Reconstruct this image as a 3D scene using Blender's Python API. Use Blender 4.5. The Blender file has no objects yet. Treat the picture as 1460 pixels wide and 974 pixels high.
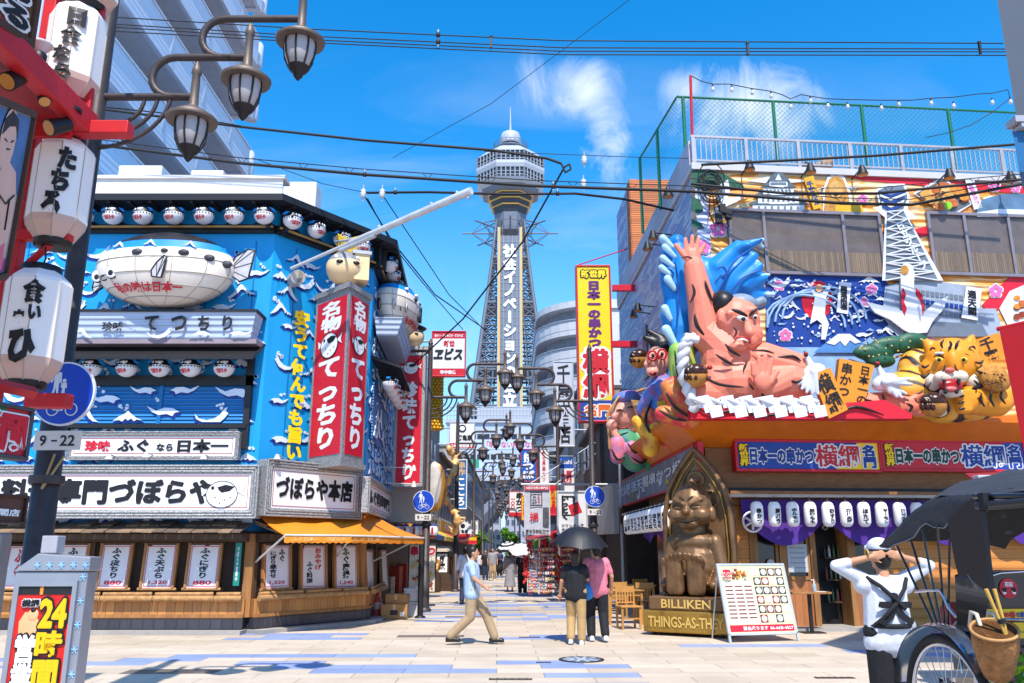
import bpy, bmesh, math, random
from mathutils import Vector as V, Matrix as MX, noise as NZ
R=math.radians; sin=math.sin; cos=math.cos; PI=math.pi
S=bpy.context.scene; COL=S.collection
rnd=random.Random(7)
# ---------------------------------------------------------------- camera, sky, sun, exposure
FPX=1180.0; PITCH=math.atan2(296,1180.0); CAMZ=1.6; CP=cos(PITCH); SP=sin(PITCH)
cam=bpy.data.cameras.new('camera'); co=bpy.data.objects.new('camera',cam); COL.objects.link(co)
cam.sensor_fit='HORIZONTAL'; cam.sensor_width=36; cam.lens=36*FPX/1460; cam.clip_end=3000; cam.clip_start=.05
co.location=(0,0,CAMZ); co.rotation_euler=(R(90)+PITCH,0,0); S.camera=co
TO_SUN=V((.06,-.54,.84)).normalized()
sd=bpy.data.lights.new('sun','SUN'); sd.energy=4.6; sd.angle=R(.5); sd.color=(1,.95,.87)
so=bpy.data.objects.new('sun',sd); COL.objects.link(so); so.location=(0,0,60); so.rotation_euler=TO_SUN.to_track_quat('Z','Y').to_euler()
S.view_settings.view_transform='Standard'; S.view_settings.look='None'; S.view_settings.gamma=1; S.view_settings.use_curve_mapping=False
S.view_settings.exposure=.56
def ray(u,v):
    x=(u-730)/FPX; y=(487-v)/FPX
    return V((x,CP-y*SP,SP+y*CP))
w=bpy.data.worlds.new('World'); S.world=w; w.use_nodes=True
def build_world():
    nt=w.node_tree; N=nt.nodes; L=nt.links; bg=N['Background']; bg.inputs[1].default_value=.15
    sky=N.new('ShaderNodeTexSky'); sky.sky_type='NISHITA'; sky.sun_disc=False
    sky.sun_elevation=math.asin(TO_SUN.z); sky.sun_rotation=math.atan2(TO_SUN.x,TO_SUN.y)
    sky.air_density=1.0; sky.dust_density=.4; sky.ozone_density=3.0
    hs=N.new('ShaderNodeHueSaturation'); hs.inputs['Saturation'].default_value=1.42; hs.inputs['Value'].default_value=1.36; hs.inputs['Hue'].default_value=.497
    L.new(sky.outputs[0],hs.inputs['Color'])
    tc=N.new('ShaderNodeTexCoord'); sep=N.new('ShaderNodeSeparateXYZ'); L.new(tc.outputs['Generated'],sep.inputs[0])
    hz=N.new('ShaderNodeMapRange'); hz.inputs[1].default_value=.0; hz.inputs[2].default_value=.42; hz.inputs[3].default_value=.8; hz.inputs[4].default_value=0; L.new(sep.outputs[2],hz.inputs[0])
    hm=N.new('ShaderNodeMix'); hm.data_type='RGBA'; L.new(hz.outputs[0],hm.inputs[0]); L.new(hs.outputs[0],hm.inputs[6]); hm.inputs[7].default_value=(2.0,3.9,6.4,1)
    def m(op,a,b=None,c=None):
        n=N.new('ShaderNodeMath'); n.operation=op
        for i,x in enumerate((a,b,c)):
            if x is None: continue
            if isinstance(x,(int,float)): n.inputs[i].default_value=x
            else: L.new(x,n.inputs[i])
        return n.outputs[0]
    yy=m('MAXIMUM',sep.outputs[1],.02); a=m('DIVIDE',sep.outputs[0],yy); b=m('DIVIDE',sep.outputs[2],yy)
    cmb=N.new('ShaderNodeCombineXYZ'); L.new(a,cmb.inputs[0]); L.new(b,cmb.inputs[1])
    def nz(sx,sy,scale,detail=8,rough=.62,dist=.6,rot=0):
        mp=N.new('ShaderNodeMapping'); mp.inputs['Scale'].default_value=(sx,sy,1); mp.inputs['Rotation'].default_value=(0,0,rot); L.new(cmb.outputs[0],mp.inputs[0])
        t=N.new('ShaderNodeTexNoise'); t.inputs['Scale'].default_value=scale; t.inputs['Detail'].default_value=detail; t.inputs['Roughness'].default_value=rough; t.inputs['Distortion'].default_value=dist
        L.new(mp.outputs[0],t.inputs[0]); return t.outputs[0]
    def ell(u,v,ru,rv,rot=0):
        d=ray(u,v); ca=d.x/d.y; cb=d.z/d.y; k=1/FPX/d.y*1.1
        da=m('SUBTRACT',a,ca); db=m('SUBTRACT',b,cb)
        p=m('ADD',m('MULTIPLY',da,cos(rot)),m('MULTIPLY',db,sin(rot))); q=m('SUBTRACT',m('MULTIPLY',db,cos(rot)),m('MULTIPLY',da,sin(rot)))
        p=m('DIVIDE',p,ru*k); q=m('DIVIDE',q,rv*k)
        return m('MAXIMUM',m('SUBTRACT',1,m('SQRT',m('ADD',m('MULTIPLY',p,p),m('MULTIPLY',q,q)))),0)
    wisp=nz(1.7,1,6.5,10,.66,.7,.5); veil=nz(.8,2.2,2.6,6,.55,.8,-.35)
    tot=None
    for (u,v,ru,rv,rot,g) in ((815,118,95,75,-.3,1.0),(862,190,50,110,.15,.95),(1070,150,150,95,-.1,1.15),(985,130,60,50,0,.9),(1000,185,90,40,.3,.7)):
        e=m('MULTIPLY',ell(u,v,ru,rv,rot),g); tot=e if tot is None else m('MAXIMUM',tot,e)
    c1=m('MULTIPLY',m('MAXIMUM',m('SUBTRACT',m('ADD',m('MULTIPLY',tot,.62),m('MULTIPLY',m('SUBTRACT',wisp,.5),1.5)),.2),0),m('MINIMUM',m('MULTIPLY',tot,3.2),1.75))
    low=m('MULTIPLY',m('MAXIMUM',m('SUBTRACT',veil,.47),0),m('MAXIMUM',m('SUBTRACT',1.3,m('MULTIPLY',b,1.9)),.0))
    cl=m('MINIMUM',m('ADD',m('MULTIPLY',c1,.8),m('MULTIPLY',low,1.9)),.86)
    mix=N.new('ShaderNodeMix'); mix.data_type='RGBA'; L.new(cl,mix.inputs[0]); L.new(hm.outputs[2],mix.inputs[6]); mix.inputs[7].default_value=(5.6,5.9,6.3,1)
    L.new(mix.outputs[2],bg.inputs[0])
build_world()
# ---------------------------------------------------------------- placing
def at(u,v,Y):
    d=ray(u,v); return V((d.x*Y/d.y,Y,CAMZ+d.z*Y/d.y))
def gnd(u,v,z=0):
    d=ray(u,v); t=(z-CAMZ)/d.z; return V((d.x*t,d.y*t,z))
def zat(v,Y): return at(730,v,Y).z
class Wall:      # a vertical plane; local x runs left to right for someone facing it, -y is outward, z is up
    def __init__(s,p,q):
        s.o=V((p[0],p[1],0)); e=V((q[0],q[1],0)); s.len=(e-s.o).length; s.d=(e-s.o).normalized(); s.rot=math.atan2(s.d.y,s.d.x); s.n=V((s.d.y,-s.d.x,0))
    def hit(s,u,v,off=0):
        d=ray(u,v); c=V((0,0,CAMZ)); p=s.o+s.n*off
        t=(p-c).dot(s.n)/d.dot(s.n); h=c+d*t; return (h-s.o).dot(s.d),h.z
    def pt(s,x,z=0,off=0): return s.o+s.d*x+s.n*off+V((0,0,z))
# ---------------------------------------------------------------- materials (colours are given as sRGB bytes of the bare surface)
def lin(c):
    c=c/255.; return c/12.92 if c<=.04045 else ((c+.055)/1.055)**2.4
def col(h):
    if isinstance(h,str): h=(int(h[0:2],16),int(h[2:4],16),int(h[4:6],16))
    return tuple(lin(x) for x in h)+(1,)
MATS={}
def mat(name,h,rough=.6,metal=0,var=.12,sc=3,bump=0,bsc=40,streak=0,alpha=1,emit=0,coat=0,dirt=None,spec=.4):
    if name in MATS: return MATS[name]
    m=bpy.data.materials.new(name); m.use_nodes=True; MATS[name]=m; nt=m.node_tree; N=nt.nodes; L=nt.links; b=N['Principled BSDF']
    c=col(h); b.inputs['Roughness'].default_value=rough; b.inputs['Metallic'].default_value=metal; b.inputs['Alpha'].default_value=alpha; b.inputs['Coat Weight'].default_value=coat; b.inputs['Specular IOR Level'].default_value=spec
    if emit: b.inputs['Emission Color'].default_value=c; b.inputs['Emission Strength'].default_value=emit
    tc=N.new('ShaderNodeTexCoord')
    if var:
        t=N.new('ShaderNodeTexNoise'); t.inputs['Scale'].default_value=sc; t.inputs['Detail'].default_value=7; t.inputs['Roughness'].default_value=.65
        if streak:
            mp=N.new('ShaderNodeMapping'); mp.inputs['Scale'].default_value=(1,1,1/streak); L.new(tc.outputs['Object'],mp.inputs[0]); L.new(mp.outputs[0],t.inputs[0])
        else: L.new(tc.outputs['Object'],t.inputs[0])
        rp=N.new('ShaderNodeValToRGB'); rp.color_ramp.elements[0].position=.3; rp.color_ramp.elements[1].position=.7
        d=col(dirt) if dirt else tuple(x*(1-var*2) for x in c[:3])+(1,)
        k=1+var*.5
        rp.color_ramp.elements[0].color=d; rp.color_ramp.elements[1].color=tuple(min(x*k,.9) for x in c[:3])+(1,)
        if dirt: rp.color_ramp.elements[0].position=.25; rp.color_ramp.elements[1].position=.25+max(.05,.4*var*2)
        L.new(t.outputs[0],rp.inputs[0]); L.new(rp.outputs[0],b.inputs['Base Color'])
        mr=N.new('ShaderNodeMapRange'); mr.inputs[3].default_value=min(1,rough+.12); mr.inputs[4].default_value=max(.05,rough-.08); L.new(t.outputs[0],mr.inputs[0]); L.new(mr.outputs[0],b.inputs['Roughness'])
    else: b.inputs['Base Color'].default_value=c
    if bump:
        t2=N.new('ShaderNodeTexNoise'); t2.inputs['Scale'].default_value=bsc; t2.inputs['Detail'].default_value=4; L.new(tc.outputs['Object'],t2.inputs[0])
        bp=N.new('ShaderNodeBump'); bp.inputs['Strength'].default_value=bump; bp.inputs['Distance'].default_value=.03; L.new(t2.outputs[0],bp.inputs['Height']); L.new(bp.outputs[0],b.inputs['Normal'])
    return m
def stripes(name,h1,h2,axis=2,period=.1,duty=.12,rough=.6,bump=.5,var=.15,wav='SIN',streak=0):
    """planks, corrugation or blocks: grooves of colour h2 every `period` m along an axis of the object, with wood-like variation between them"""
    if name in MATS: return MATS[name]
    m=bpy.data.materials.new(name); m.use_nodes=True; MATS[name]=m; nt=m.node_tree; N=nt.nodes; L=nt.links; b=N['Principled BSDF']; b.inputs['Roughness'].default_value=rough
    tc=N.new('ShaderNodeTexCoord'); sep=N.new('ShaderNodeSeparateXYZ'); L.new(tc.outputs['Object'],sep.inputs[0])
    def mm(op,a,bb=None):
        n=N.new('ShaderNodeMath'); n.operation=op
        for i,x in enumerate((a,bb)):
            if x is None: continue
            if isinstance(x,(int,float)): n.inputs[i].default_value=x
            else: L.new(x,n.inputs[i])
        return n.outputs[0]
    if axis==3: src=mm('ADD',sep.outputs[0],sep.outputs[1])
    else: src=sep.outputs[axis]
    q=mm('DIVIDE',src,period); fr=mm('FRACT',q); fl=mm('FLOOR',q)
    wn=N.new('ShaderNodeTexWhiteNoise'); wn.noise_dimensions='1D'; L.new(fl,wn.inputs['W'])
    groove=mm('LESS_THAN',fr,duty)
    t=N.new('ShaderNodeTexNoise'); t.inputs['Scale'].default_value=6; t.inputs['Detail'].default_value=6
    mp=N.new('ShaderNodeMapping'); s=[4,4,4]; s[min(axis,2)]=12
    if axis!=2: s=[12,12,.8]
    else: s=[.8,.8,14]
    mp.inputs['Scale'].default_value=s; L.new(tc.outputs['Object'],mp.inputs[0]); L.new(mp.outputs[0],t.inputs[0])
    f=mm('ADD',mm('MULTIPLY',mm('SUBTRACT',wn.outputs[0],.5),var*2),mm('MULTIPLY',mm('SUBTRACT',t.outputs[0],.5),var*3))
    br=mm('ADD',f,1)
    c=N.new('ShaderNodeMix'); c.data_type='RGBA'; c.blend_type='MULTIPLY'; c.inputs[0].default_value=1; c.inputs[6].default_value=col(h1)
    cmb=N.new('ShaderNodeCombineXYZ'); 
    for i in range(3): L.new(br,cmb.inputs[i])
    L.new(cmb.outputs[0],c.inputs[7])
    mx=N.new('ShaderNodeMix'); mx.data_type='RGBA'; L.new(groove,mx.inputs[0]); L.new(c.outputs[2],mx.inputs[6]); mx.inputs[7].default_value=col(h2); L.new(mx.outputs[2],b.inputs['Base Color'])
    hgt=mm('SINE',mm('MULTIPLY',q,2*PI)) if wav=='SIN' else mm('SUBTRACT',1,groove)
    bp=N.new('ShaderNodeBump'); bp.inputs['Strength'].default_value=bump; bp.inputs['Distance'].default_value=.02; L.new(hgt,bp.inputs['Height']); L.new(bp.outputs[0],b.inputs['Normal'])
    return m
# ---------------------------------------------------------------- lettering
GL={}
def glyph(s,off=0.0,res=2):
    k=(s,off,res)
    if k in GL: return GL[k]
    cu=bpy.data.curves.new('t','FONT'); cu.body=s; cu.resolution_u=res; cu.offset=off
    ob=bpy.data.objects.new('t',cu); COL.objects.link(ob); dg=bpy.context.evaluated_depsgraph_get()
    me=bpy.data.meshes.new_from_object(ob.evaluated_get(dg))
    vs=[(v.co.x,v.co.y) for v in me.vertices]; fs=[tuple(p.vertices) for p in me.polygons]
    bpy.data.objects.remove(ob); bpy.data.curves.remove(cu); bpy.data.meshes.remove(me)
    GL[k]=(vs,fs); return GL[k]
def is_cjk(c): return ord(c)>0x2e80
def layout(s,vert,off,res=2):
    """(verts, faces) of a line of writing; em = 1"""
    vs=[];fs=[];p=0.0
    if not vert and not any(is_cjk(c) for c in s):
        return glyph(s,off,res)
    for c in s:
        if c==' ': p+=.45; continue
        g,gf=glyph(c,off,res); n=len(vs); g0=glyph(c,0.0,res)[0]
        xs=[a for a,b in g0] or [0]; ys=[b for a,b in g0] or [0]
        if vert:
            cx=(min(xs)+max(xs))/2 if not is_cjk(c) else .5
            cx=.5 if is_cjk(c) and c in '、。' else cx
            if c in 'ー–-—~':
                cy=(min(ys)+max(ys))/2; cx=(min(xs)+max(xs))/2
                vs+=[(-(b-cy)*1,-(a-cx)-p-.5) for a,b in g]; fs+=[tuple(reversed([i+n for i in f])) for f in gf]; p+=1; continue
            else: vs+=[(a-cx,b-.38-p-.5+0.0) for a,b in g]
            p+=1 if is_cjk(c) else .95
        else:
            if is_cjk(c): vs+=[(a+p,b) for a,b in g]; p+=1
            else:
                x0=min(xs); vs+=[(a+p-x0+.04,b) for a,b in g]; p+=max(xs)-x0+.1
        fs+=[tuple(i+n for i in f) for f in gf]
    return vs,fs
# ---------------------------------------------------------------- mesh builder
class MB:
    def __init__(s): s.v=[];s.f=[];s.m=[];s.s=[];s.mats=[];s.mx=None
    def mi(s,m):
        if m not in s.mats: s.mats.append(m)
        return s.mats.index(m)
    def add(s,vs,fs,m,sm=False):
        n=len(s.v); i=s.mi(m)
        if s.mx is not None: vs=[s.mx@V(x) for x in vs]
        s.v+=[tuple(x) for x in vs]; s.f+=[tuple(a+n for a in f) for f in fs]; s.m+=[i]*len(fs); s.s+=[sm]*len(fs); return s
    def box(s,x0,x1,y0,y1,z0,z1,m):
        if x0>x1: x0,x1=x1,x0
        if y0>y1: y0,y1=y1,y0
        if z0>z1: z0,z1=z1,z0
        return s.add([(x0,y0,z0),(x1,y0,z0),(x1,y1,z0),(x0,y1,z0),(x0,y0,z1),(x1,y0,z1),(x1,y1,z1),(x0,y1,z1)],[(0,3,2,1),(4,5,6,7),(0,1,5,4),(1,2,6,5),(2,3,7,6),(3,0,4,7)],m)
    def prism(s,pts,y0,y1,m,side=None):      # outline in x,z; front at y0 (y0<y1)
        n=len(pts); a=sum(pts[i][0]*pts[(i+1)%n][1]-pts[(i+1)%n][0]*pts[i][1] for i in range(n))
        if a<0: pts=pts[::-1]
        vs=[(x,y0,z) for x,z in pts]+[(x,y1,z) for x,z in pts]
        s.add(vs,[tuple(range(n)),tuple(reversed(range(n,2*n)))],m)
        s.add(vs,[(i+n,(i+1)%n+n,(i+1)%n,i) for i in range(n)],side or m); return s
    def plan(s,pts,z0,z1,m):                # outline in x,y
        n=len(pts); a=sum(pts[i][0]*pts[(i+1)%n][1]-pts[(i+1)%n][0]*pts[i][1] for i in range(n))
        if a<0: pts=pts[::-1]
        vs=[(p[0],p[1],z0) for p in pts]+[(p[0],p[1],z1) for p in pts]
        return s.add(vs,[tuple(reversed(range(n))),tuple(range(n,2*n))]+[(i,(i+1)%n,(i+1)%n+n,i+n) for i in range(n)],m)
    def hull(s,a,b,m):                       # loft between two rings of equal count, capped
        n=len(a); return s.add(list(a)+list(b),[tuple(reversed(range(n))),tuple(range(n,2*n))]+[(i,(i+1)%n,(i+1)%n+n,i+n) for i in range(n)],m)
    def tube(s,pts,r,m,n=8,cap=True,sm=True):
        pts=[V(p) for p in pts]; k=len(pts); rr=r if isinstance(r,(list,tuple)) else [r]*k
        vs=[];fs=[]; prev=None
        for i,p in enumerate(pts):
            t=(pts[min(i+1,k-1)]-pts[max(i-1,0)])
            t=t.normalized() if t.length>1e-9 else V((0,0,1))
            if prev is None:
                x=t.cross(V((0,0,1))) 
                if x.length<1e-3: x=t.cross(V((1,0,0)))
                x.normalize()
            else: x=(prev-t*prev.dot(t)).normalized()
            prev=x; y=t.cross(x)
            vs+=[p+(x*cos(2*PI*j/n)+y*sin(2*PI*j/n))*rr[i] for j in range(n)]
        for i in range(k-1):
            fs+=[(i*n+j,i*n+(j+1)%n,(i+1)*n+(j+1)%n,(i+1)*n+j) for j in range(n)]
        s.add(vs,fs,m,sm)
        if cap: s.add(vs,[tuple(reversed(range(n))),tuple(range((k-1)*n,k*n))],m)
        return s
    def lathe(s,prof,m,n=16,c=(0,0,0),sm=True,ax='z',ph=0,cap=True,sx=1,sy=1):
        vs=[];k=len(prof)
        for r,z in prof:
            for j in range(n):
                a=2*PI*j/n+ph; p=(r*cos(a)*sx,r*sin(a)*sy,z)
                if ax=='y': p=(p[0],-p[2],p[1])
                if ax=='x': p=(p[2],p[0],p[1])
                vs.append((p[0]+c[0],p[1]+c[1],p[2]+c[2]))
        fs=[(i*n+j,i*n+(j+1)%n,(i+1)*n+(j+1)%n,(i+1)*n+j) for i in range(k-1) for j in range(n)]
        s.add(vs,fs,m,sm)
        if cap:
            e=[]
            if prof[0][0]>1e-4: e.append(tuple(reversed(range(n))))
            if prof[-1][0]>1e-4: e.append(tuple(range((k-1)*n,k*n)))
            if e: s.add(vs,e,m)
        return s
    def ell(s,c,r,m,n=14,k=8,rot=None,sm=True):
        r=(r,r,r) if not isinstance(r,(tuple,list)) else r
        vs=[];c=V(c)
        for i in range(k+1):
            t=PI*i/k-PI/2
            for j in range(n):
                a=2*PI*j/n; p=V((cos(t)*cos(a)*r[0],cos(t)*sin(a)*r[1],sin(t)*r[2]))
                if rot: p=rot@p
                vs.append(c+p)
        return s.add(vs,[(i*n+j,i*n+(j+1)%n,(i+1)*n+(j+1)%n,(i+1)*n+j) for i in range(k) for j in range(n)],m,sm)
    def cap(s,p,q,r0,r1,m,n=12):             # tapered capsule
        p=V(p);q=V(q); d=q-p; L=max(d.length,1e-5); d=d/L
        pts=[];rr=[]
        for a in (-90,-60,-30,0): pts.append(p+d*r0*sin(R(a))); rr.append(max(r0*cos(R(a)),r0*.02))
        for a in (0,30,60,90): pts.append(q+d*r1*sin(R(a))); rr.append(max(r1*cos(R(a)),r1*.02))
        return s.tube(pts,rr,m,n)
    def sheet(s,P,m,sm=True,th=0):           # grid of points P[i][j]
        a=len(P);b=len(P[0]); vs=[p for r in P for p in r]
        fs=[(i*b+j,i*b+j+1,(i+1)*b+j+1,(i+1)*b+j) for i in range(a-1) for j in range(b-1)]
        return s.add(vs,fs,m,sm)
    def text(s,t,x0,x1,z0,z1,y,m,bold=.02,vert=False,out=None,ob=.06,keep=False,res=2,sh=0):
        """writing fitted into x0..x1, z0..z1 on the plane y (facing -y); out = colour of a rim behind it"""
        b0=min(bold,.022); ex=max(0,bold-b0)
        vs,fs=layout(t,vert,b0,res)
        if not vs: return s
        ax=[a for a,b in vs];az=[b for a,b in vs]; lx,hx,lz,hz=min(ax),max(ax),min(az),max(az)
        kx=(x1-x0)/max(hx-lx,1e-3); kz=(z1-z0)/max(hz-lz,1e-3)
        if keep: kx=kz=min(kx,kz)
        cx=(x0+x1)/2;cz=(z0+z1)/2;mxx=(lx+hx)/2;mz=(lz+hz)/2
        def put(dx,dz,yy,c): s.add([(cx+(a+dx-mxx)*kx+sh*(b-mz)*kz,yy,cz+(b+dz-mz)*kz) for a,b in vs],fs,c)
        if out:
            for k in range(10): put((ob+ex)*cos(k*PI/5),(ob+ex)*sin(k*PI/5),y-.0003*k,out)
            y-=.007
        if ex>.012:
            for k in range(4): put(ex*cos(k*PI/2+.4),ex*sin(k*PI/2+.4),y-.0003*k,m)
        put(0,0,y-.0015,m); return s
    def mesh(s,name):
        me=bpy.data.meshes.new(name); me.from_pydata(s.v,[],s.f)
        for m in s.mats: me.materials.append(m)
        me.polygons.foreach_set('material_index',s.m); me.polygons.foreach_set('use_smooth',s.s); me.update(); return me
    def build(s,name,parent=None,bevel=0,**kw):
        o=bpy.data.objects.new(name,s.mesh(name)); COL.objects.link(o)
        if parent is not None: o.parent=parent
        if bevel:
            b=o.modifiers.new('bevel','BEVEL'); b.width=bevel; b.segments=2; b.limit_method='ANGLE'; b.angle_limit=R(40)
        tag(o,**kw); return o
def tag(o,label=None,cat=None,group=None,kind=None):
    for k,x in (('label',label),('category',cat),('group',group),('kind',kind)):
        if x: o[k]=x
    return o
def thing(name,label,cat,loc=(0,0,0),rotz=0,group=None):
    o=bpy.data.objects.new(name,None); COL.objects.link(o); o.location=loc; o.rotation_euler=(0,0,rotz); o.empty_display_size=.2
    return tag(o,label,cat,group)
def dup(root,loc,rotz=None,label=None,scale=None):
    r=root.copy(); COL.objects.link(r); r.location=loc
    if rotz is not None: r.rotation_euler=(0,0,rotz)
    if label: r['label']=label
    if scale: r.scale=(scale,)*3
    for ch in list(root.children):
        c=ch.copy(); COL.objects.link(c); c.parent=r
        for g in list(ch.children):
            d=g.copy(); COL.objects.link(d); d.parent=c
    return r
ORD='first second third fourth fifth sixth seventh eighth ninth tenth eleventh twelfth thirteenth fourteenth fifteenth sixteenth'.split()
def fuse(name,mb,vox,m,parent=None,smooth=4,dec=0,flat=False,**kw):
    """one continuous skin round the overlapping volumes in mb"""
    o=bpy.data.objects.new('tmp',mb.mesh('tmp')); COL.objects.link(o)
    r=o.modifiers.new('r','REMESH'); r.mode='VOXEL'; r.voxel_size=vox
    if smooth: q=o.modifiers.new('s','SMOOTH'); q.iterations=smooth; q.factor=.5
    if dec: q=o.modifiers.new('d','DECIMATE'); q.ratio=dec
    dg=bpy.context.evaluated_depsgraph_get(); me=bpy.data.meshes.new_from_object(o.evaluated_get(dg)); me.name=name
    bpy.data.objects.remove(o); me.materials.clear(); me.materials.append(m)
    me.polygons.foreach_set('material_index',[0]*len(me.polygons)); me.polygons.foreach_set('use_smooth',[not flat]*len(me.polygons)); me.update()
    o=bpy.data.objects.new(name,me); COL.objects.link(o)
    if parent is not None: o.parent=parent
    return tag(o,**kw)
def arc(cx,cz,r,a0,a1,n,y=0): return [V((cx+r*cos(R(a0+(a1-a0)*i/n)),y,cz+r*sin(R(a0+(a1-a0)*i/n)))) for i in range(n+1)]
def T(x=0,y=0,z=0,rz=0,rx=0,ry=0): return MX.Translation((x,y,z))@MX.Rotation(rz,4,'Z')@MX.Rotation(rx,4,'X')@MX.Rotation(ry,4,'Y')
# ---------------------------------------------------------------- helpers shared by the buildings
def rect(W,u0,v0,u1,v1,off=0):
    x0,_=W.hit(u0,(v0+v1)/2,off); x1,_=W.hit(u1,(v0+v1)/2,off); um=(u0+u1)/2
    return x0,x1,W.hit(um,v1,off)[1],W.hit(um,v0,off)[1]
def wthing(W,name,label,cat,x,z,off=0,group=None):
    return thing(name,label,cat,W.pt(x,z,off),W.rot,group)
def sign(W,name,label,u0,v0,u1,v1,off,depth,face,frame,fw,texts,cat='sign',group=None,extra=None,back=None):
    """a framed board on a wall: a frame of four bars and a panel with its writing; texts are in fractions of the panel"""
    x0,x1,z0,z1=rect(W,u0,v0,u1,v1,off+depth); w=x1-x0;h=z1-z0
    t=wthing(W,name,label,cat,(x0+x1)/2,z0,off,group)
    if fw:
        f=MB(); a=w/2
        f.box(-a,a,-depth-.03,0,0,fw,frame); f.box(-a,a,-depth-.03,0,h-fw,h,frame); f.box(-a,-a+fw,-depth-.028,0,fw,h-fw,frame); f.box(a-fw,a,-depth-.028,0,fw,h-fw,frame)
        f.build('frame',t,bevel=min(.012,fw*.2))
    p=MB(); a=w/2-fw; hh=h-2*fw
    p.box(-a,a,-depth,-.01,fw,h-fw,face)
    if extra: extra(p,-a,a,fw,h-fw,-depth-.003)
    for q in texts:
        s,fx0,fx1,fz0,fz1,m=q[:6]; kw=q[6] if len(q)>6 else {}
        p.text(s,-a+fx0*2*a,-a+fx1*2*a,fw+fz0*hh,fw+fz1*hh,-depth-.012,m,**kw)
    p.build('panel',t); return t
def wrap(mb,s,c,r,lon0,lon1,lat0,lat1,m,bold=.02,k=1.03,vert=False,cyl=False):
    """writing laid on a round body centred at c; lon 0 faces -y, degrees"""
    vs,fs=layout(s,vert,bold); ax=[a for a,b in vs];az=[b for a,b in vs]
    P=[]
    for a,b in vs:
        lo=R(lon0+(lon1-lon0)*(a-min(ax))/(max(ax)-min(ax))); f=(b-min(az))/(max(az)-min(az))
        if cyl: P.append((c[0]+r[0]*k*sin(lo),c[1]-r[1]*k*cos(lo),c[2]+lat0+(lat1-lat0)*f))
        else:
            la=R(lat0+(lat1-lat0)*f); P.append((c[0]+r[0]*k*cos(la)*sin(lo),c[1]-r[1]*k*cos(la)*cos(lo),c[2]+r[2]*k*sin(la)))
    mb.add(P,fs,m)
def onell(c,r,lo,la,k=1.0): lo=R(lo);la=R(la); return V((c[0]+r[0]*k*cos(la)*sin(lo),c[1]-r[1]*k*cos(la)*cos(lo),c[2]+r[2]*k*sin(la)))
def band_ell(mb,c,r,bands,n=24,pw=1.0,facet=0):
    """a round body in bands of latitude, each with its own material: [(lat from, lat to, mat)]"""
    for a,b,m in bands:
        k=max(1,int(abs(b-a)/8)); 
        pr=[]
        for i in range(k+1):
            la=R(a+(b-a)*i/k); pr.append((max(cos(la),.0001)**pw,sin(la)))
        mb.mx=MX.Translation(c)@MX.Diagonal((r[0],r[1],r[2],1)); mb.lathe(pr,m,n,cap=False,sm=not facet); mb.mx=None
blk=mat('black_paint','1d1c1f',.5); dkb=mat('dark_brown_wood','4a3526',.7,sc=6,streak=8); ink=mat('ink','161418',.55,var=.03); red=mat('sign_red','c8102a',.45,var=.06); rdt=mat('red_ink','c4122c',.5,var=.02)
wht=mat('white_board','e2dfdd',.5,var=.05,dirt='bdb6ae'); wtx=mat('white_ink','e6e4e4',.5,var=.02); yel=mat('yellow_ink','fbcf00',.5,var=.03); steel=mat('grey_steel','9a9da2',.4,.6); galv=mat('galvanised','b5b7ba',.5,.3)
glit=mat('silver_flake','b9b7b6',.45,.35,var=.45,sc=38,bump=.4,bsc=60); concrete=mat('concrete','a09a94',.85,bump=.2,bsc=30); lampwire=mat('cable_black','17171a',.6,var=0)
wood=mat('warm_wood','a5713f',.65,sc=7,streak=7,var=.22); logw=mat('log_wood','b98a58',.7,sc=9,var=.25,bump=.4); dglass=mat('dark_glass','15171b',.12,var=.05,spec=.7); paper=mat('lantern_paper','ece6e2',.7,var=.05,dirt='d8cdc2')
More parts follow.
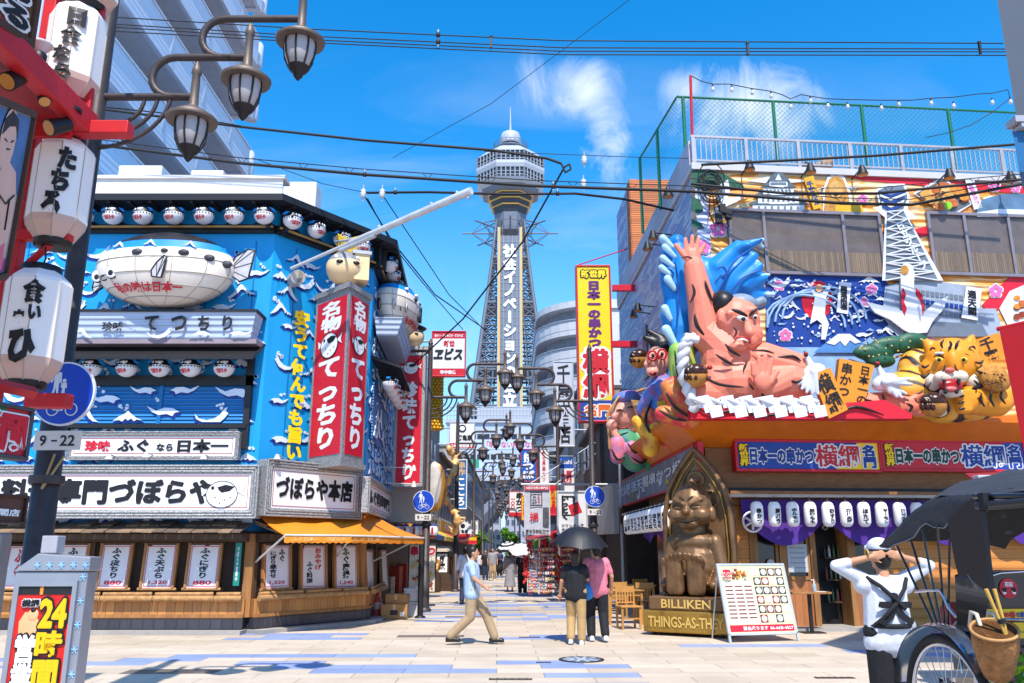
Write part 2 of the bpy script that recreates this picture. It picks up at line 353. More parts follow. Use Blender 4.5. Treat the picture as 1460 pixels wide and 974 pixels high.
# ================================================================ ground
def build_ground():
    m=bpy.data.materials.new('paving'); m.use_nodes=True; nt=m.node_tree; N=nt.nodes; L=nt.links; b=N['Principled BSDF']; b.inputs['Roughness'].default_value=.75
    tc=N.new('ShaderNodeTexCoord'); mp=N.new('ShaderNodeMapping'); mp.inputs['Rotation'].default_value=(0,0,R(-1)); L.new(tc.outputs['Object'],mp.inputs[0])
    sep=N.new('ShaderNodeSeparateXYZ'); L.new(mp.outputs[0],sep.inputs[0])
    def mm(op,a,bb=None):
        n=N.new('ShaderNodeMath'); n.operation=op
        for i,x in enumerate((a,bb)):
            if x is None: continue
            if isinstance(x,(int,float)): n.inputs[i].default_value=x
            else: L.new(x,n.inputs[i])
        return n.outputs[0]
    TX,TY=1.25,.42
    row=mm('DIVIDE',sep.outputs[1],TY); rf=mm('FLOOR',row)
    cx=mm('ADD',mm('DIVIDE',sep.outputs[0],TX),mm('MULTIPLY',mm('MODULO',mm('ADD',rf,4000),2),.5)); cf=mm('FLOOR',cx)
    cmb=N.new('ShaderNodeCombineXYZ'); L.new(cf,cmb.inputs[0]); L.new(rf,cmb.inputs[1])
    wn=N.new('ShaderNodeTexWhiteNoise'); wn.noise_dimensions='2D'; L.new(cmb.outputs[0],wn.inputs['Vector'])
    nz=N.new('ShaderNodeTexNoise'); nz.inputs['Scale'].default_value=.16; nz.inputs['Detail'].default_value=2; 
    sc=N.new('ShaderNodeVectorMath'); sc.operation='MULTIPLY'; sc.inputs[1].default_value=(TX,TY*1.9,0); L.new(cmb.outputs[0],sc.inputs[0]); L.new(sc.outputs[0],nz.inputs['Vector'])
    prob=mm('MULTIPLY',mm('MAXIMUM',mm('SUBTRACT',nz.outputs[0],.46),0),4.2)
    blue=mm('LESS_THAN',wn.outputs[0],prob); dark=mm('GREATER_THAN',wn.outputs[0],.988)
    fx=mm('FRACT',cx); fy=mm('FRACT',row)
    jx=mm('LESS_THAN',mm('MINIMUM',fx,mm('SUBTRACT',1,fx)),.007); jy=mm('LESS_THAN',mm('MINIMUM',fy,mm('SUBTRACT',1,fy)),.014)
    j=mm('MAXIMUM',jx,jy)
    def mix(f,a,bcol):
        n=N.new('ShaderNodeMix'); n.data_type='RGBA'; L.new(f,n.inputs[0])
        for i,x in ((6,a),(7,bcol)):
            if isinstance(x,tuple): n.inputs[i].default_value=x
            else: L.new(x,n.inputs[i])
        return n.outputs[2]
    wn2=N.new('ShaderNodeTexWhiteNoise'); wn2.noise_dimensions='3D'; a3=N.new('ShaderNodeCombineXYZ'); L.new(cf,a3.inputs[0]); L.new(rf,a3.inputs[1]); a3.inputs[2].default_value=7.3; L.new(a3.outputs[0],wn2.inputs['Vector'])
    cream=mix(wn2.outputs[0],col('b8a792'),col('c9b9a5')); bl=mix(wn2.outputs[0],col('7a8ab0'),col('8e9cc0'))
    c=mix(blue,cream,bl); c=mix(dark,c,col('6d6156'))
    st=N.new('ShaderNodeTexNoise'); st.inputs['Scale'].default_value=1.3; st.inputs['Detail'].default_value=9; st.inputs['Roughness'].default_value=.7; L.new(tc.outputs['Object'],st.inputs[0])
    sp=N.new('ShaderNodeTexNoise'); sp.inputs['Scale'].default_value=70; sp.inputs['Detail'].default_value=2; L.new(tc.outputs['Object'],sp.inputs[0])
    f=mm('ADD',.62,mm('MULTIPLY',st.outputs[0],.62)); f=mm('MULTIPLY',f,mm('ADD',.86,mm('MULTIPLY',sp.outputs[0],.26)))
    f=mm('MULTIPLY',f,mm('SUBTRACT',1,mm('MULTIPLY',j,.42)))
    vo=N.new('ShaderNodeTexVoronoi'); vo.inputs['Scale'].default_value=2.6; L.new(tc.outputs['Object'],vo.inputs['Vector']); f=mm('MULTIPLY',f,mm('SUBTRACT',1,mm('MULTIPLY',mm('LESS_THAN',vo.outputs['Distance'],.06),.3)))
    bg_=N.new('ShaderNodeTexNoise'); bg_.inputs['Scale'].default_value=.35; bg_.inputs['Detail'].default_value=5; L.new(tc.outputs['Object'],bg_.inputs[0]); f=mm('MULTIPLY',f,mm('ADD',.82,mm('MULTIPLY',bg_.outputs[0],.36)))
    vm=N.new('ShaderNodeVectorMath'); vm.operation='SCALE'; L.new(c,vm.inputs[0]); L.new(f,vm.inputs['Scale']); L.new(vm.outputs[0],b.inputs['Base Color'])
    bp=N.new('ShaderNodeBump'); bp.inputs['Strength'].default_value=.35; bp.inputs['Distance'].default_value=.01; L.new(f,bp.inputs['Height']); L.new(bp.outputs[0],b.inputs['Normal'])
    g=MB(); g.add([(-700,-60,0),(700,-60,0),(700,1600,0),(-700,1600,0)],[(0,1,2,3)],m); g.build('ground',kind='structure')
build_ground()
ring=mat('iron_cover','6f7278',.55,.3,var=.2,sc=20); rim=mat('iron_dark','3a3c40',.5,.5)
def covers():
    p=gnd(829,941); t=thing('manhole_cover','round patterned iron manhole cover in the paving','manhole cover',(p.x,p.y,.004))
    m=MB(); m.lathe([(.34,0),(.34,.008),(.29,.008),(.29,.004)],rim,32); m.build('rim',t); m=MB(); m.lathe([(.29,.001),(.29,.006)],ring,32)
    for i in range(10):
        a=2*PI*i/10; m.box(.1,.27,-.02,.02,.006,.012,rim) if i==0 else None
        m.mx=MX.Rotation(a,4,'Z'); m.box(.12,.27,-.025,.025,.006,.011,mat('cover_pale','a9b3c4',.6)); m.mx=None
    m.lathe([(.08,.006),(.08,.011)],mat('cover_pale','a9b3c4'),14); m.build('lid',t)
    for (u,v,w_,d_,l) in ((728,969,.55,.1,'dark slot drain grate nearest the bottom edge of the paving'),(755,909,.4,.1,'dark slot drain grate near the walking man'),(775,945,.22,.05,'small steel drain plate left of the manhole cover'),(1190,967,.5,.1,'dark slot drain grate beside the rickshaw puller')):
        p=gnd(u,v); t=MB(); t.box(-w_/2,w_/2,-d_/2,d_/2,0,.006,mat('drain_slot','4d443d',.7)); 
        for k in range(6): t.box(-w_/2+w_*k/6+.01,-w_/2+w_*k/6+.03,-d_/2,d_/2,.006,.009,rim)
        o=t.build('drain_grate',label=l,cat='drain'); o.location=(p.x,p.y,.003)
covers()
# ================================================================ the wave-painted fugu restaurant on the left corner
A=at(372,600,17.2); A=V((A.x,17.2,0)); B=V((-3.45,19.6,0)); C=V((-3.8,26.5,0)); L0=V((A.x-9,17.2,0))
ZF=Wall(L0,A); ZC=Wall(A,B); ZS=Wall(B,C)
def corners(off,ends=True):
    """the three-sided street front pushed out by off"""
    def li(W1,W2):
        p=W1.o+W1.n*off;q=W2.o+W2.n*off; c=W1.d.x*W2.d.y-W1.d.y*W2.d.x; r=q-p; t=(r.x*W2.d.y-r.y*W2.d.x)/c; return p+W1.d*t
    return [L0+ZF.n*off,li(ZF,ZC),li(ZC,ZS),C+ZS.n*off]
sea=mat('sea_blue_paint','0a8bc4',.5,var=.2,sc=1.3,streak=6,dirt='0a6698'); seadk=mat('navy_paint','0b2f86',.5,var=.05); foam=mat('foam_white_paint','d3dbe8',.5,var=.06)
shut=stripes('shutter_blue','1277bd','0a4f86',2,.075,.25,.45,.8,.05); 
WAVES=[[(-.5,-.06),(-.3,.0),(-.14,.18),(-.02,.33),(.06,.35),(.13,.26),(.2,.1),(.33,-.1),(.5,-.27),(.3,-.2),(.14,-.06),(.04,.1),(-.06,.12),(-.14,.03),(-.2,-.09),(-.25,.0),(-.32,-.13),(-.36,-.05),(-.43,-.12)],
 [(-.5,.12),(-.36,-.04),(-.12,-.1),(.1,-.04),(.26,.1),(.36,.28),(.46,.36),(.42,.2),(.5,.14),(.4,-.02),(.28,-.18),(.02,-.28),(-.26,-.22),(-.44,-.06)],
 [(-.5,-.1),(-.25,.02),(-.05,.2),(.02,.3),(.1,.18),(.3,.06),(.5,-.12),(.3,-.08),(.18,-.14),(.08,-.02),(0,-.1),(-.12,-.02),(-.2,-.13),(-.3,-.06)],
 [(-.5,.02),(-.3,.14),(-.05,.16),(.2,.06),(.5,.22),(.34,.02),(.12,-.1),(-.12,-.06),(-.3,-.14),(-.36,-.02)]]
def waves(mb,x0,x1,z0,z1,y,seed,sx=1.0,sz=.72,skip=()):
    q=random.Random(seed); z=z0+.15; row=0
    while z<z1:
        x=x0+.2+(row%2)*sx*.5
        while x<x1:
            cx=x+q.uniform(-.12,.12);cz=z+q.uniform(-.1,.1); k=q.uniform(.62,.98)*sx; fl=-1 if q.random()<.4 else 1
            if not any(a-.2<cx<b+.2 and c-.1<cz<d+.1 for a,b,c,d in skip) and x0+.2<cx<x1-.2:
                P=[(cx+fl*a*k,cz+b*k*.86) for a,b in q.choice(WAVES)]
                P=[(min(max(a,x0+.01),x1-.01),min(max(b,z0),z1)) for a,b in P]
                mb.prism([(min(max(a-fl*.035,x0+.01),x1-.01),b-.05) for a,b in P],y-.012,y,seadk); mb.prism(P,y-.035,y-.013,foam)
                for j in range(q.randint(2,5)):
                    r=q.uniform(.018,.042); px_=cx+fl*q.uniform(.05,.4)*k; pz=cz+q.uniform(.25,.45)*k
                    if x0+.1<px_<x1-.1 and pz<z1-.1: mb.prism([(px_+r*cos(i*PI/4),pz+r*sin(i*PI/4)) for i in range(8)],y-.03,y-.001,foam)
            x+=sx*1.05
        z+=sz; row+=1
ZH=8.95; TXT=ZC.hit(416,650,.06)[0]
def fugu_house():
    t=thing('restaurant_building','blue restaurant building with white wave reliefs on the left corner','building',(A.x,A.y,0))
    def part(mb,name,W,**k): o=mb.build(name,t,**k); o.location=W.o-A; o.rotation_euler=(0,0,W.rot); return o
    b=MB(); P=[tuple((p-A)[:2]) for p in corners(0)]; P+=[(C.x-8-A.x,C.y-A.y),(L0.x-A.x,C.y-A.y)]; b.plan(P,1.95,ZH,sea); b.build('wall',t); b=MB(); b.plan(P,0,1.948,dkb); b.build('lower_wall',t)
    for q in (A,B): b=MB(); b.box(q.x-A.x-.09,q.x-A.x+.09,q.y-A.y-.12,q.y-A.y+.08,.3,1.9,wood); b.build('post',t)
    for W,sd,x0 in ((ZF,3,2.0),(ZC,12,0),(ZS,8,0)):
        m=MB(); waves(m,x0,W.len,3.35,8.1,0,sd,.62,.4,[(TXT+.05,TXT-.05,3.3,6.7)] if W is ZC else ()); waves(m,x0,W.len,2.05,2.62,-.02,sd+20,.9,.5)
        m.box(x0-2 if x0 else 0,W.len,-.015,-.001,1.95,2.75,mat('sea_deep','0d6aa8',.5)) 
        for k in range(int(W.len/1.0)+1): m.box(k*1.0+.6,k*1.0+.625,-.012,0,3.4,8.2,mat('seam_blue','0c639c',.5,var=0)) if k*1.0+.62<W.len else None
        part(m,'wave_relief',W)
    # roof edge, parapet and lantern rail
    e=MB(); o1=[tuple((p-A)[:2]) for p in corners(.58)]; i1=[tuple((p-A)[:2]) for p in corners(-.3)]
    e.plan(o1+i1[::-1],ZH-.02,ZH+.13,blk); 
    for k in range(60):
        for W in (ZF,ZC,ZS):
            x=k*.45+.1
            if x<W.len: 
                p=W.pt(x,0,.28)-A; e.mx=MX.Translation((p.x,p.y,0))@MX.Rotation(W.rot,4,'Z'); e.box(-.03,.03,-.26,.26,ZH-.07,ZH-.021,mat('soffit_black','262124')); e.mx=None
    e.build('roof_eave',t)
    e=MB(); o2=[tuple((p-A)[:2]) for p in corners(.5)]; i2=[tuple((p-A)[:2]) for p in corners(.1)]
    e.plan([o2[0],o2[1],i2[1],i2[0]],ZH+.134,ZH+.5,mat('parapet_white','dcd6d2',.6,var=.06)); e.box(-9,.3,-.55,-.13,ZH+.502,ZH+.58,mat('parapet_white','dcd6d2')); e.build('parapet',t)
    e=MB()
    for W in (ZF,ZC,ZS):
        e.mx=MX.Translation(W.o-A)@MX.Rotation(W.rot,4,'Z'); L=W.len
        e.box(0,L,-.09,0,8.37,8.56,blk)
        k=.5
        while k<L: e.prism([(k-.2,8.56),(k+.2,8.56),(k+.1,8.63),(k-.1,8.63)],-.05,-.001,blk); k+=.63
        e.box(0,L,-.2,-.16,8.45,8.49,mat('bamboo_pole','b58a4a',.5))
        for x in (0.06,L-.12): e.box(x,x+.07,-.3,-.1,8.4,8.9,blk)
    e.mx=None; e.build('lantern_rail',t)
    # tetchiri ledge, lower black eave, shutter
    x0,x1,z0,z1=rect(ZF,96,447,366,484,.5)
    m=MB(); m.hull([(x0+.12,-.1,z0),(x1-.12,-.1,z0),(x1-.12,-.5,z0),(x0+.12,-.5,z0)],[(x0,-.1,z1),(x1,-.1,z1),(x1,-.62,z1),(x0,-.62,z1)],stripes('ledge_boards','a9b6cc','7d8aa2',2,.13,.1,.6,.4,.06)); m.box(x0-.04,x1+.04,-.66,0,z1+.003,z1+.05,blk); m.box(x0-.03,x1+.03,-.55,0,z0-.1,z0-.003,mat('pink_grey','8f7f86'))
    for s,a,c,k in (('珍味',.2,.31,.36),('て',.42,.49,.62),('つ',.56,.64,.62),('ち',.70,.76,.62),('り',.83,.88,.62)):
        m.text(s,x0+(x1-x0)*a,x0+(x1-x0)*c,z0+.16,z0+.16+k*(z1-z0)*.9,-.63,ink,bold=.04)
    for k,cx in enumerate((.09,.5,.72,.93)): m.prism([(x0+(x1-x0)*cx+a*.5,z0+.09+b*.35) for a,b in WAVES[k%4]],-.62,-.6,foam)
    part(m,'sign_ledge',ZF)
    x0,x1,z0,z1=rect(ZF,96,503,366,512,.5); m=MB(); m.hull([(x0,-.75,z0-.06),(x1,-.75,z0-.06),(x1,-.75,z0),(x0,-.75,z0)],[(x0,0,z1+.25),(x1,0,z1+.25),(x1,0,z1+.32),(x0,0,z1+.32)],blk)
    xa,xb,za,zb=rect(ZF,100,538,360,545,.1); m.box(xa,xb,-.16,0,za-.08,zb+.03,blk); m.box(xa,xa+.12,-.16,0,za-1.4,z1,blk); m.box(xb-.12,xb,-.16,0,za-1.4,z1,blk); part(m,'lower_eave',ZF)
    x0,x1,z0,z1=rect(ZF,104,543,356,606,.05); m=MB(); m.box(x0,x1,-.09,-.045,z0,z1,shut); m.box((x0+x1)/2-.04,(x0+x1)/2+.04,-.12,-.04,z0,z1,mat('sea_deep','0d6aa8')); m.box(x0,x1,-.2,0,z0-.08,z0,blk)
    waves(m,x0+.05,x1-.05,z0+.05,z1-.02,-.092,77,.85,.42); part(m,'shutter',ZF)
    x0,x1,z0,z1=rect(ZS,528,540,552,640,.03)
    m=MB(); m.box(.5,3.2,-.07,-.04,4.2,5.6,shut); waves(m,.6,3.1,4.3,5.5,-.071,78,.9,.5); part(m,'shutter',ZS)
    m=MB(); m.hull([(.2,-.75,5.9),(4.6,-.75,5.9),(4.6,-.75,5.96),(.2,-.75,5.96)],[(.2,0,6.15),(4.6,0,6.15),(4.6,0,6.22),(.2,0,6.22)],blk); part(m,'lower_eave',ZS)
    m=MB(); m.hull([(.3,-.6,6.75),(4.2,-.6,6.75),(4.2,-.1,6.75),(.3,-.1,6.75)],[(.2,-.75,7.2),(4.3,-.75,7.2),(4.3,-.05,7.2),(.2,-.05,7.2)],stripes('ledge_boards','a9b6cc','7d8aa2',2,.13,.1,.6,.4,.06)); part(m,'sign_ledge',ZS)
    # shingled pent roof over the counters
    m=MB(); sh=[mat('shingle_%s'%h,h,.8,sc=8,streak=5,var=.2) for h in ('7d6753','94795f','6a5a4d')]
    for W in (ZF,ZC,ZS):
        m.mx=MX.Translation(W.o-A)@MX.Rotation(W.rot,4,'Z'); L=W.len; x=0 
        while x<L-.02:
            w_=min(rnd.uniform(.2,.3),L-x); d=rnd.uniform(-.03,.03); zz=rnd.uniform(0,.015)
            m.hull([(x,-.78+d,1.90+zz),(x+w_-.012,-.78+d,1.90+zz),(x+w_-.012,-.78+d,1.925+zz),(x,-.78+d,1.925+zz)],[(x,-.02,2.10),(x+w_-.012,-.02,2.10),(x+w_-.012,-.02,2.13),(x,-.02,2.13)],rnd.choice(sh))
            if rnd.random()<.8: m.hull([(x,-.42+d,2.03+zz),(x+w_-.03,-.42+d,2.03+zz),(x+w_-.03,-.42+d,2.055+zz),(x,-.42+d,2.055+zz)],[(x,-.02,2.14),(x+w_-.03,-.02,2.14),(x+w_-.03,-.02,2.17),(x,-.02,2.17)],rnd.choice(sh))
            x+=w_
        m.box(.02,L-.02,-.62,-.54,1.78,1.885,dkb); m.box(.02,L-.02,-.3,-.1,1.74,1.9,dkb)
    m.mx=None; m.build('pent_roof',t)
    # dark openings, plank skirt, log counter, tiled foot
    m=MB(); plank=stripes('skirt_planks','b5793f','6b4423',0,.17,.06,.6,.3,.22); tilef=stripes('foot_tiles','3a3a42','222228',3,.22,.07,.35,.3,.2)
    for W in (ZF,ZC,ZS):
        L=W.len if W is not ZS else 2.8
        m.mx=MX.Translation(W.o-A)@MX.Rotation(W.rot,4,'Z'); m.box(.01,L-.01,-.03,-.004,.6,1.74,mat('dark_recess','2a1c14',.8)); m.mx=None
    m.build('recess',t)
    for W,L in ((ZF,ZF.len),(ZC,ZC.len),(ZS,2.8)):
        m=MB(); m.box(0,L,-.2,-.031,.3,.64,plank); m.box(0,L,-.235,-.2,.3,.36,wood); m.box(0,L,-.235,-.2,.27,.3,dkb); part(m,'plank_skirt',W)
        m=MB(); m.box(0,L,-.23,-.02,.09,.28,tilef); m.box(-.05,L+.05,-.5,-.02,0,.075,concrete); part(m,'tiled_foot',W)
        x=.05; k=0
        while x<L-.2:
            w_=min(rnd.uniform(1.0,1.3),L-x-.03); m=MB(); m.tube([(x,-.29,.66),(x+w_*.5,-.3,.665),(x+w_,-.29,.66)],[.062,.058,.06],logw,10); m.tube([(x+.02,-.27,.745),(x+w_-.03,-.27,.75)],.035,logw,8); part(m,'counter_log',W); x+=w_+.015
        for k in range(int(L/1.15)+1):
            x=k*1.15+.04
            if x<L-.1: m=MB(); m.box(x,x+.09,-.07,-.03,.66,1.75,dkb); part(m,'post',W)
    # floodlight tube on the chamfer, roof boxes
    m=MB(); p=at(425,395,17.1)-A; m.tube([p+V((-.25,.55,.1)),p],.16,mat('lamp_tin','b9b2a8',.5,.3),14); m.tube([p+V((-.004,-.006,0)),p+V((-.002,-.002,0))],.14,mat('lamp_inside','8d7f72'),14); m.build('floodlight',t)
    for (u,v0,v1,Y,w_) in ((205,243,262,19.5,.55),(300,250,263,19,.4),(430,266,292,19.5,.42)):
        p0=at(u,v1+4,Y);p1=at(u,v0,Y); q=p0-A; m=MB(); m.box(q.x-w_,q.x+w_,q.y-.3,q.y+.3,ZH+.1,p1.z,mat('parapet_white','dcd6d2')); m.build('roof_box',t,bevel=.03)
fugu_house()
# ---------------------------------------------------------------- fugu lanterns
fw_=mat('fugu_white','dcd9da',.45,var=.05); fb=mat('fugu_black','1b1a20',.4,var=.1); fbl=mat('fugu_blue','1486d6',.45)
def make_fugu_lantern(label,group):
    t=thing('fugu_lantern',label,'lantern',(0,0,0),0,group); r=(.215,.2,.2); c=(0,0,-.27)
    m=MB(); band_ell(m,c,r,[(-90,8,fw_),(8,90,fb)],20)
    for i in range(-5,6):
        p=onell(c,r,i*17,0,1.0); m.ell(p,(.016,.012,.016),fb,8,5)
    for (lo,la,a) in ((-34,4,.04),(12,22,.045),(24,28,.03)): m.ell(onell(c,r,lo,la,.985),(a,.02,a*.9),fw_ if la>20 else fb,10,6)
    wrap(m,'づぼらや',c,r,-45,28,-46,-14,rdt,.06); m.build('body',t)
    for s in (-1,1):
        m=MB(); m.prism([(s*.06,-.09),(s*.2,-.12),(s*.25,-.17),(s*.22,-.2),(s*.1,-.14)],-.05,.04,fbl); m.build('fin',t)
        m=MB(); m.ell(onell(c,r,s*12-18,26,.98),(.03,.02,.03),fw_,10,6); m.ell(onell(c,r,s*12-18,26,1.06),(.014,.014,.014),fb,8,5); m.build('eye',t)
    m=MB(); m.lathe([(.09,-.1),(.1,-.075),(.05,-.06),(.012,-.05),(.012,0)],blk,12); m.build('hanger',t)
    return t
FL=make_fugu_lantern('','puffer fish lanterns on the blue restaurant'); used=[0]
def fugu_at(p,rz,label):
    rz+=rnd.uniform(-.22,.22)
    if not used[0]: used[0]=1; FL.location=p; FL.rotation_euler=(0,0,rz); FL['label']=label; return
    dup(FL,p,rz,label)
for i,u in enumerate((118,160,203,247,290,333,376)):
    x,_=ZF.hit(u,300,.42); fugu_at(ZF.pt(x,8.93,.36),ZF.rot,'white puffer fish lantern under the flat roof eave, %s from the left there'%ORD[i])
for i,u in enumerate((420,455,492,520)):
    x,_=ZC.hit(u,310,.42); fugu_at(ZC.pt(x,8.93,.36),ZC.rot,'white puffer fish lantern under the sloping corner eave, %s from the left'%ORD[i])
for i in range(6):
    fugu_at(ZS.pt(.45+i*.85,8.93,.36),ZS.rot,'white puffer fish lantern on the street side roof edge, %s from the corner'%ORD[i])
for i,u in enumerate((130,181,228,272,320)):
    x,_=ZF.hit(u,520,.4); fugu_at(ZF.pt(x,zat(506,16.8),.4),ZF.rot,'white puffer fish lantern above the blue shutters, %s from the left'%ORD[i])
for i in range(5):
    fugu_at(ZS.pt(.6+i*.75,5.86,.45),ZS.rot,'white puffer fish lantern low on the street side, %s from the corner'%ORD[i])
# ---------------------------------------------------------------- the two giant fugu
rust=mat('fugu_skin','dccfc0',.5,var=.12,sc=1.7,streak=5,dirt='b98d5e'); belly=mat('fugu_belly','cfc3b6',.5,var=.1,sc=2,streak=4,dirt='a98f74'); fing=mat('fin_grey','b9b6b8',.5,sc=8)
def big_fugu(loc,rz,label,k=1.0):
    t=thing('giant_fugu_lantern',label,'giant lantern',loc,rz,'giant puffer fish lanterns'); r=(1.5*k,.7*k,.84*k); c=(0,-.5*k,.84*k)
    m=MB(); band_ell(m,c,r,[(-90,-56,belly),(-56,-36,belly),(-36,-16,rust),(-16,6,rust),(6,22,rust)],34); 
    band_ell(m,c,r,[(22,37,fbl)],34); band_ell(m,c,r,[(37,90,fb)],34)
    for la in (-56,-36,-16,6):
        m.tube([onell(c,r,lo,la,1.004) for lo in range(-180,181,12)],.012*k,mat('hoop_grey','a59a90'),6,cap=False)
    for lo in range(-165,180,30): m.tube([onell(c,r,lo,la,1.003) for la in range(-80,22,10)],.006*k,mat('hoop_grey','a59a90'),5,cap=False)
    wrap(m,'私の味は日本一',c,r,-40,28,-46,-30,rdt,.035,1.085)
    for lo in (-40,-5,32): m.prism([(onell(c,r,lo,30,1).x+a*.28*k,onell(c,r,lo,27,1).z+b*.25*k) for a,b in WAVES[0]],onell(c,r,lo,27,1).y-.05,onell(c,r,lo,27,1).y+.05,foam)
    m.build('body',t)
    for lo,la,a in ((-15,13,.12),(8,15,.08),(24,13,.12),(47,8,.13),(68,3,.14)):
        m=MB(); m.ell(onell(c,r,lo,la,.99),(a*k,.07*k,a*.62*k),mat('spot_grey','3c3a42',.5),14,8); m.build('spot',t)
    for lo,la,s in ((-40,-14,.13),(-70,-14,.13)):
        m=MB(); m.ell(onell(c,r,lo,la,.985),(s*k*1.15,.02*k,s*1.3*k),fb,16,8); m.ell(onell(c,r,lo,la,1.0),(s*k,.03*k,s*1.12*k),fw_,16,8); m.ell(onell(c,r,lo,la-1.5,1.01),(s*.62*k,.035*k,s*.7*k),fb,14,8); m.build('eye',t)
    p=onell(c,r,-54,-21,1.01); m=MB(); m.tube([p+V((cos(a)*.07*k,0,sin(a)*.055*k)) for a in [i*PI/6 for i in range(13)]],.014*k,fb,6); m.build('mouth',t)
    def fin(P,name,y):
        m=MB(); m.prism(P,y-.03,y+.03,fing,blk); cx=sum(p[0] for p in P[:2])/2;cz=sum(p[1] for p in P[:2])/2
        for p in P[2:-1]: m.tube([(cx,y-.035,cz),(p[0],y-.035,p[1])],.007,fb,5)
        P2=[V((p[0],y-.03,p[1])) for p in P]; m.tube(P2+[P2[0]],.016,fb,6); m.build(name,t)
    fin([(a*k,b*k) for a,b in ((1.38,.75),(1.36,.95),(1.5,1.15),(1.75,1.32),(1.9,1.3),(1.86,1.0),(1.8,.65),(1.62,.58))],'tail_fin',-.5*k)
    fin([(a*k,b*k) for a,b in ((.02,.46),(.22,.44),(.29,.9),(.24,.93),(.1,.78),(.0,.6))],'side_fin',-1.2*k)
    fin([(a*k,b*k) for a,b in ((-1.45,.65),(-1.45,.5),(-1.62,.38),(-1.66,.5),(-1.63,.75))],'front_fin',-.3*k)
x,z=ZF.hit(243,446,.1); big_fugu(ZF.pt(x,z,.02),ZF.rot,'giant rust-streaked puffer fish lantern on the front facing wall',.975)
big_fugu(ZS.pt(1.9,7.15,.02),ZS.rot-R(8),'giant puffer fish lantern on the street side behind the red pillar sign',.85)
# ---------------------------------------------------------------- signs and boards of the blue restaurant
def pinline(p,x0,x1,z0,z1,y):
    for a,b,c,d in ((x0+.04,x1-.04,z0+.04,z0+.052),(x0+.04,x1-.04,z1-.052,z1-.04),(x0+.04,x0+.052,z0+.04,z1-.04),(x1-.052,x1-.04,z0+.04,z1-.04)): p.box(a,b,y-.004,y+.001,c,d,mat('pin_red','b04a48',.5,var=0))
def ridges(t,w,h,d,fw):     # ribbed silver moulding round a board
    m=MB()
    for k in range(3):
        e=fw*(k+.15)/3; y=-d-.03-.02*(2-k)*.5
        for a,b in (((-w/2+e,e),(w/2-e,e)),((-w/2+e,h-e),(w/2-e,h-e)),((-w/2+e,e),(-w/2+e,h-e)),((w/2-e,e),(w/2-e,h-e))): m.tube([(a[0],y,a[1]),(b[0],y,b[1])],fw/7,glit,6)
    m.build('moulding',t)
def board(W,label,u0,v0,u1,v1,off,d,fw,texts,extra=None,face=wht):
    def ex(p,*a): pinline(p,*a); extra and extra(p,*a)
    t=sign(W,'shop_sign',label,u0,v0,u1,v1,off,d,face,glit,fw,texts,'sign',extra=ex); x0,x1,z0,z1=rect(W,u0,v0,u1,v1,off+d); ridges(t,x1-x0,z1-z0,d,fw); return t
def fish_drawing(p,cx,cz,k,y,fill=wht,line=ink):
    P=[(cx+k*.5*cos(a),cz+k*.42*sin(a)) for a in [i*PI/9 for i in range(18)]]; p.prism(P,y-.012,y,fill,line); L=[V((a,y-.013,b)) for a,b in P]; p.tube(L+[L[0]],.012*k,line,5)
    p.prism([(cx+k*.45,cz+.1*k),(cx+k*.75,cz+.32*k),(cx+k*.66,cz+.1*k),(cx+k*.74,cz-.05*k)],y-.012,y,fill,line); p.prism([(cx-k*.45,cz+.1*k),(cx-k*.68,cz+.22*k),(cx-k*.62,cz-.06*k)],y-.012,y,fill,line)
    p.prism([(cx-k*.15,cz+.22*k),(cx+k*.1,cz+.3*k),(cx+k*.4,cz+.24*k),(cx+k*.25,cz+.1*k),(cx,cz+.05*k),(cx-.1*k,cz+.13*k)],y-.018,y-.013,line)
    p.ell((cx-k*.3,y-.01,cz+.2*k),(.06*k,.02,.06*k),line,8,5)
    for a,b in ((-.2,-.1),(.1,-.18),(.28,-.1),(-.05,-.28)): p.ell((cx+a*k,y-.012,cz+b*k),(.025*k,.01,.025*k),line,6,4)
board(ZF,'long white sign lettered for fugu cuisine over the counters',-95,664,368,739,.35,.3,.16,[('ふぐ料理専門づぼらや',.02,.885,.16,.84,ink,dict(bold=.055))],lambda p,a,b,c,d,y: fish_drawing(p,b-.55,(c+d)/2-.05,.62,y))
board(ZF,'middle sized white sign with two red characters below the shutters',97,616,341,656,.12,.14,.09,[('珍味',.08,.235,.22,.78,rdt,dict(bold=.05)),('ふぐ',.28,.47,.2,.82,ink,dict(bold=.05)),('なら',.52,.62,.24,.62,ink,dict(bold=.05)),('日本一',.65,.96,.18,.82,ink,dict(bold=.05))])
board(ZC,'white sign of five characters and kana on the corner face',377,661,515,738,.35,.3,.16,[('づぼらや本店',.05,.95,.24,.8,ink,dict(bold=.05))])
board(ZS,'narrow white sign seen edge-on along the street side',523,690,556,737,.12,.12,.12,[('ふぐ料理専門',.04,.96,.2,.8,ink,dict(bold=.05))])
for W,us in ((ZF,((155,655),(208,652),(290,655),(395,655))),(ZC,((497,668),))):
    for u,v in us:
        x,z=W.hit(u,v,.5); t=wthing(W,'sign_lamp','small white spotlight on a thin arm above the sign, near the %s'%{155:'two red characters',208:'middle of the kana',290:'last characters',395:'corner sign',497:'red pillar sign'}[u],'spotlight',x,z,.5)
        m=MB(); m.lathe([(.03,.1),(.05,.05),(.075,0)],mat('lamp_white','d8d2cc',.4),12); m.build('lamp_head',t); m=MB(); m.tube([(0,0,.08),(.0,.1,.1),(.12,.45,.0)],.012,galv,6); m.build('arm',t)
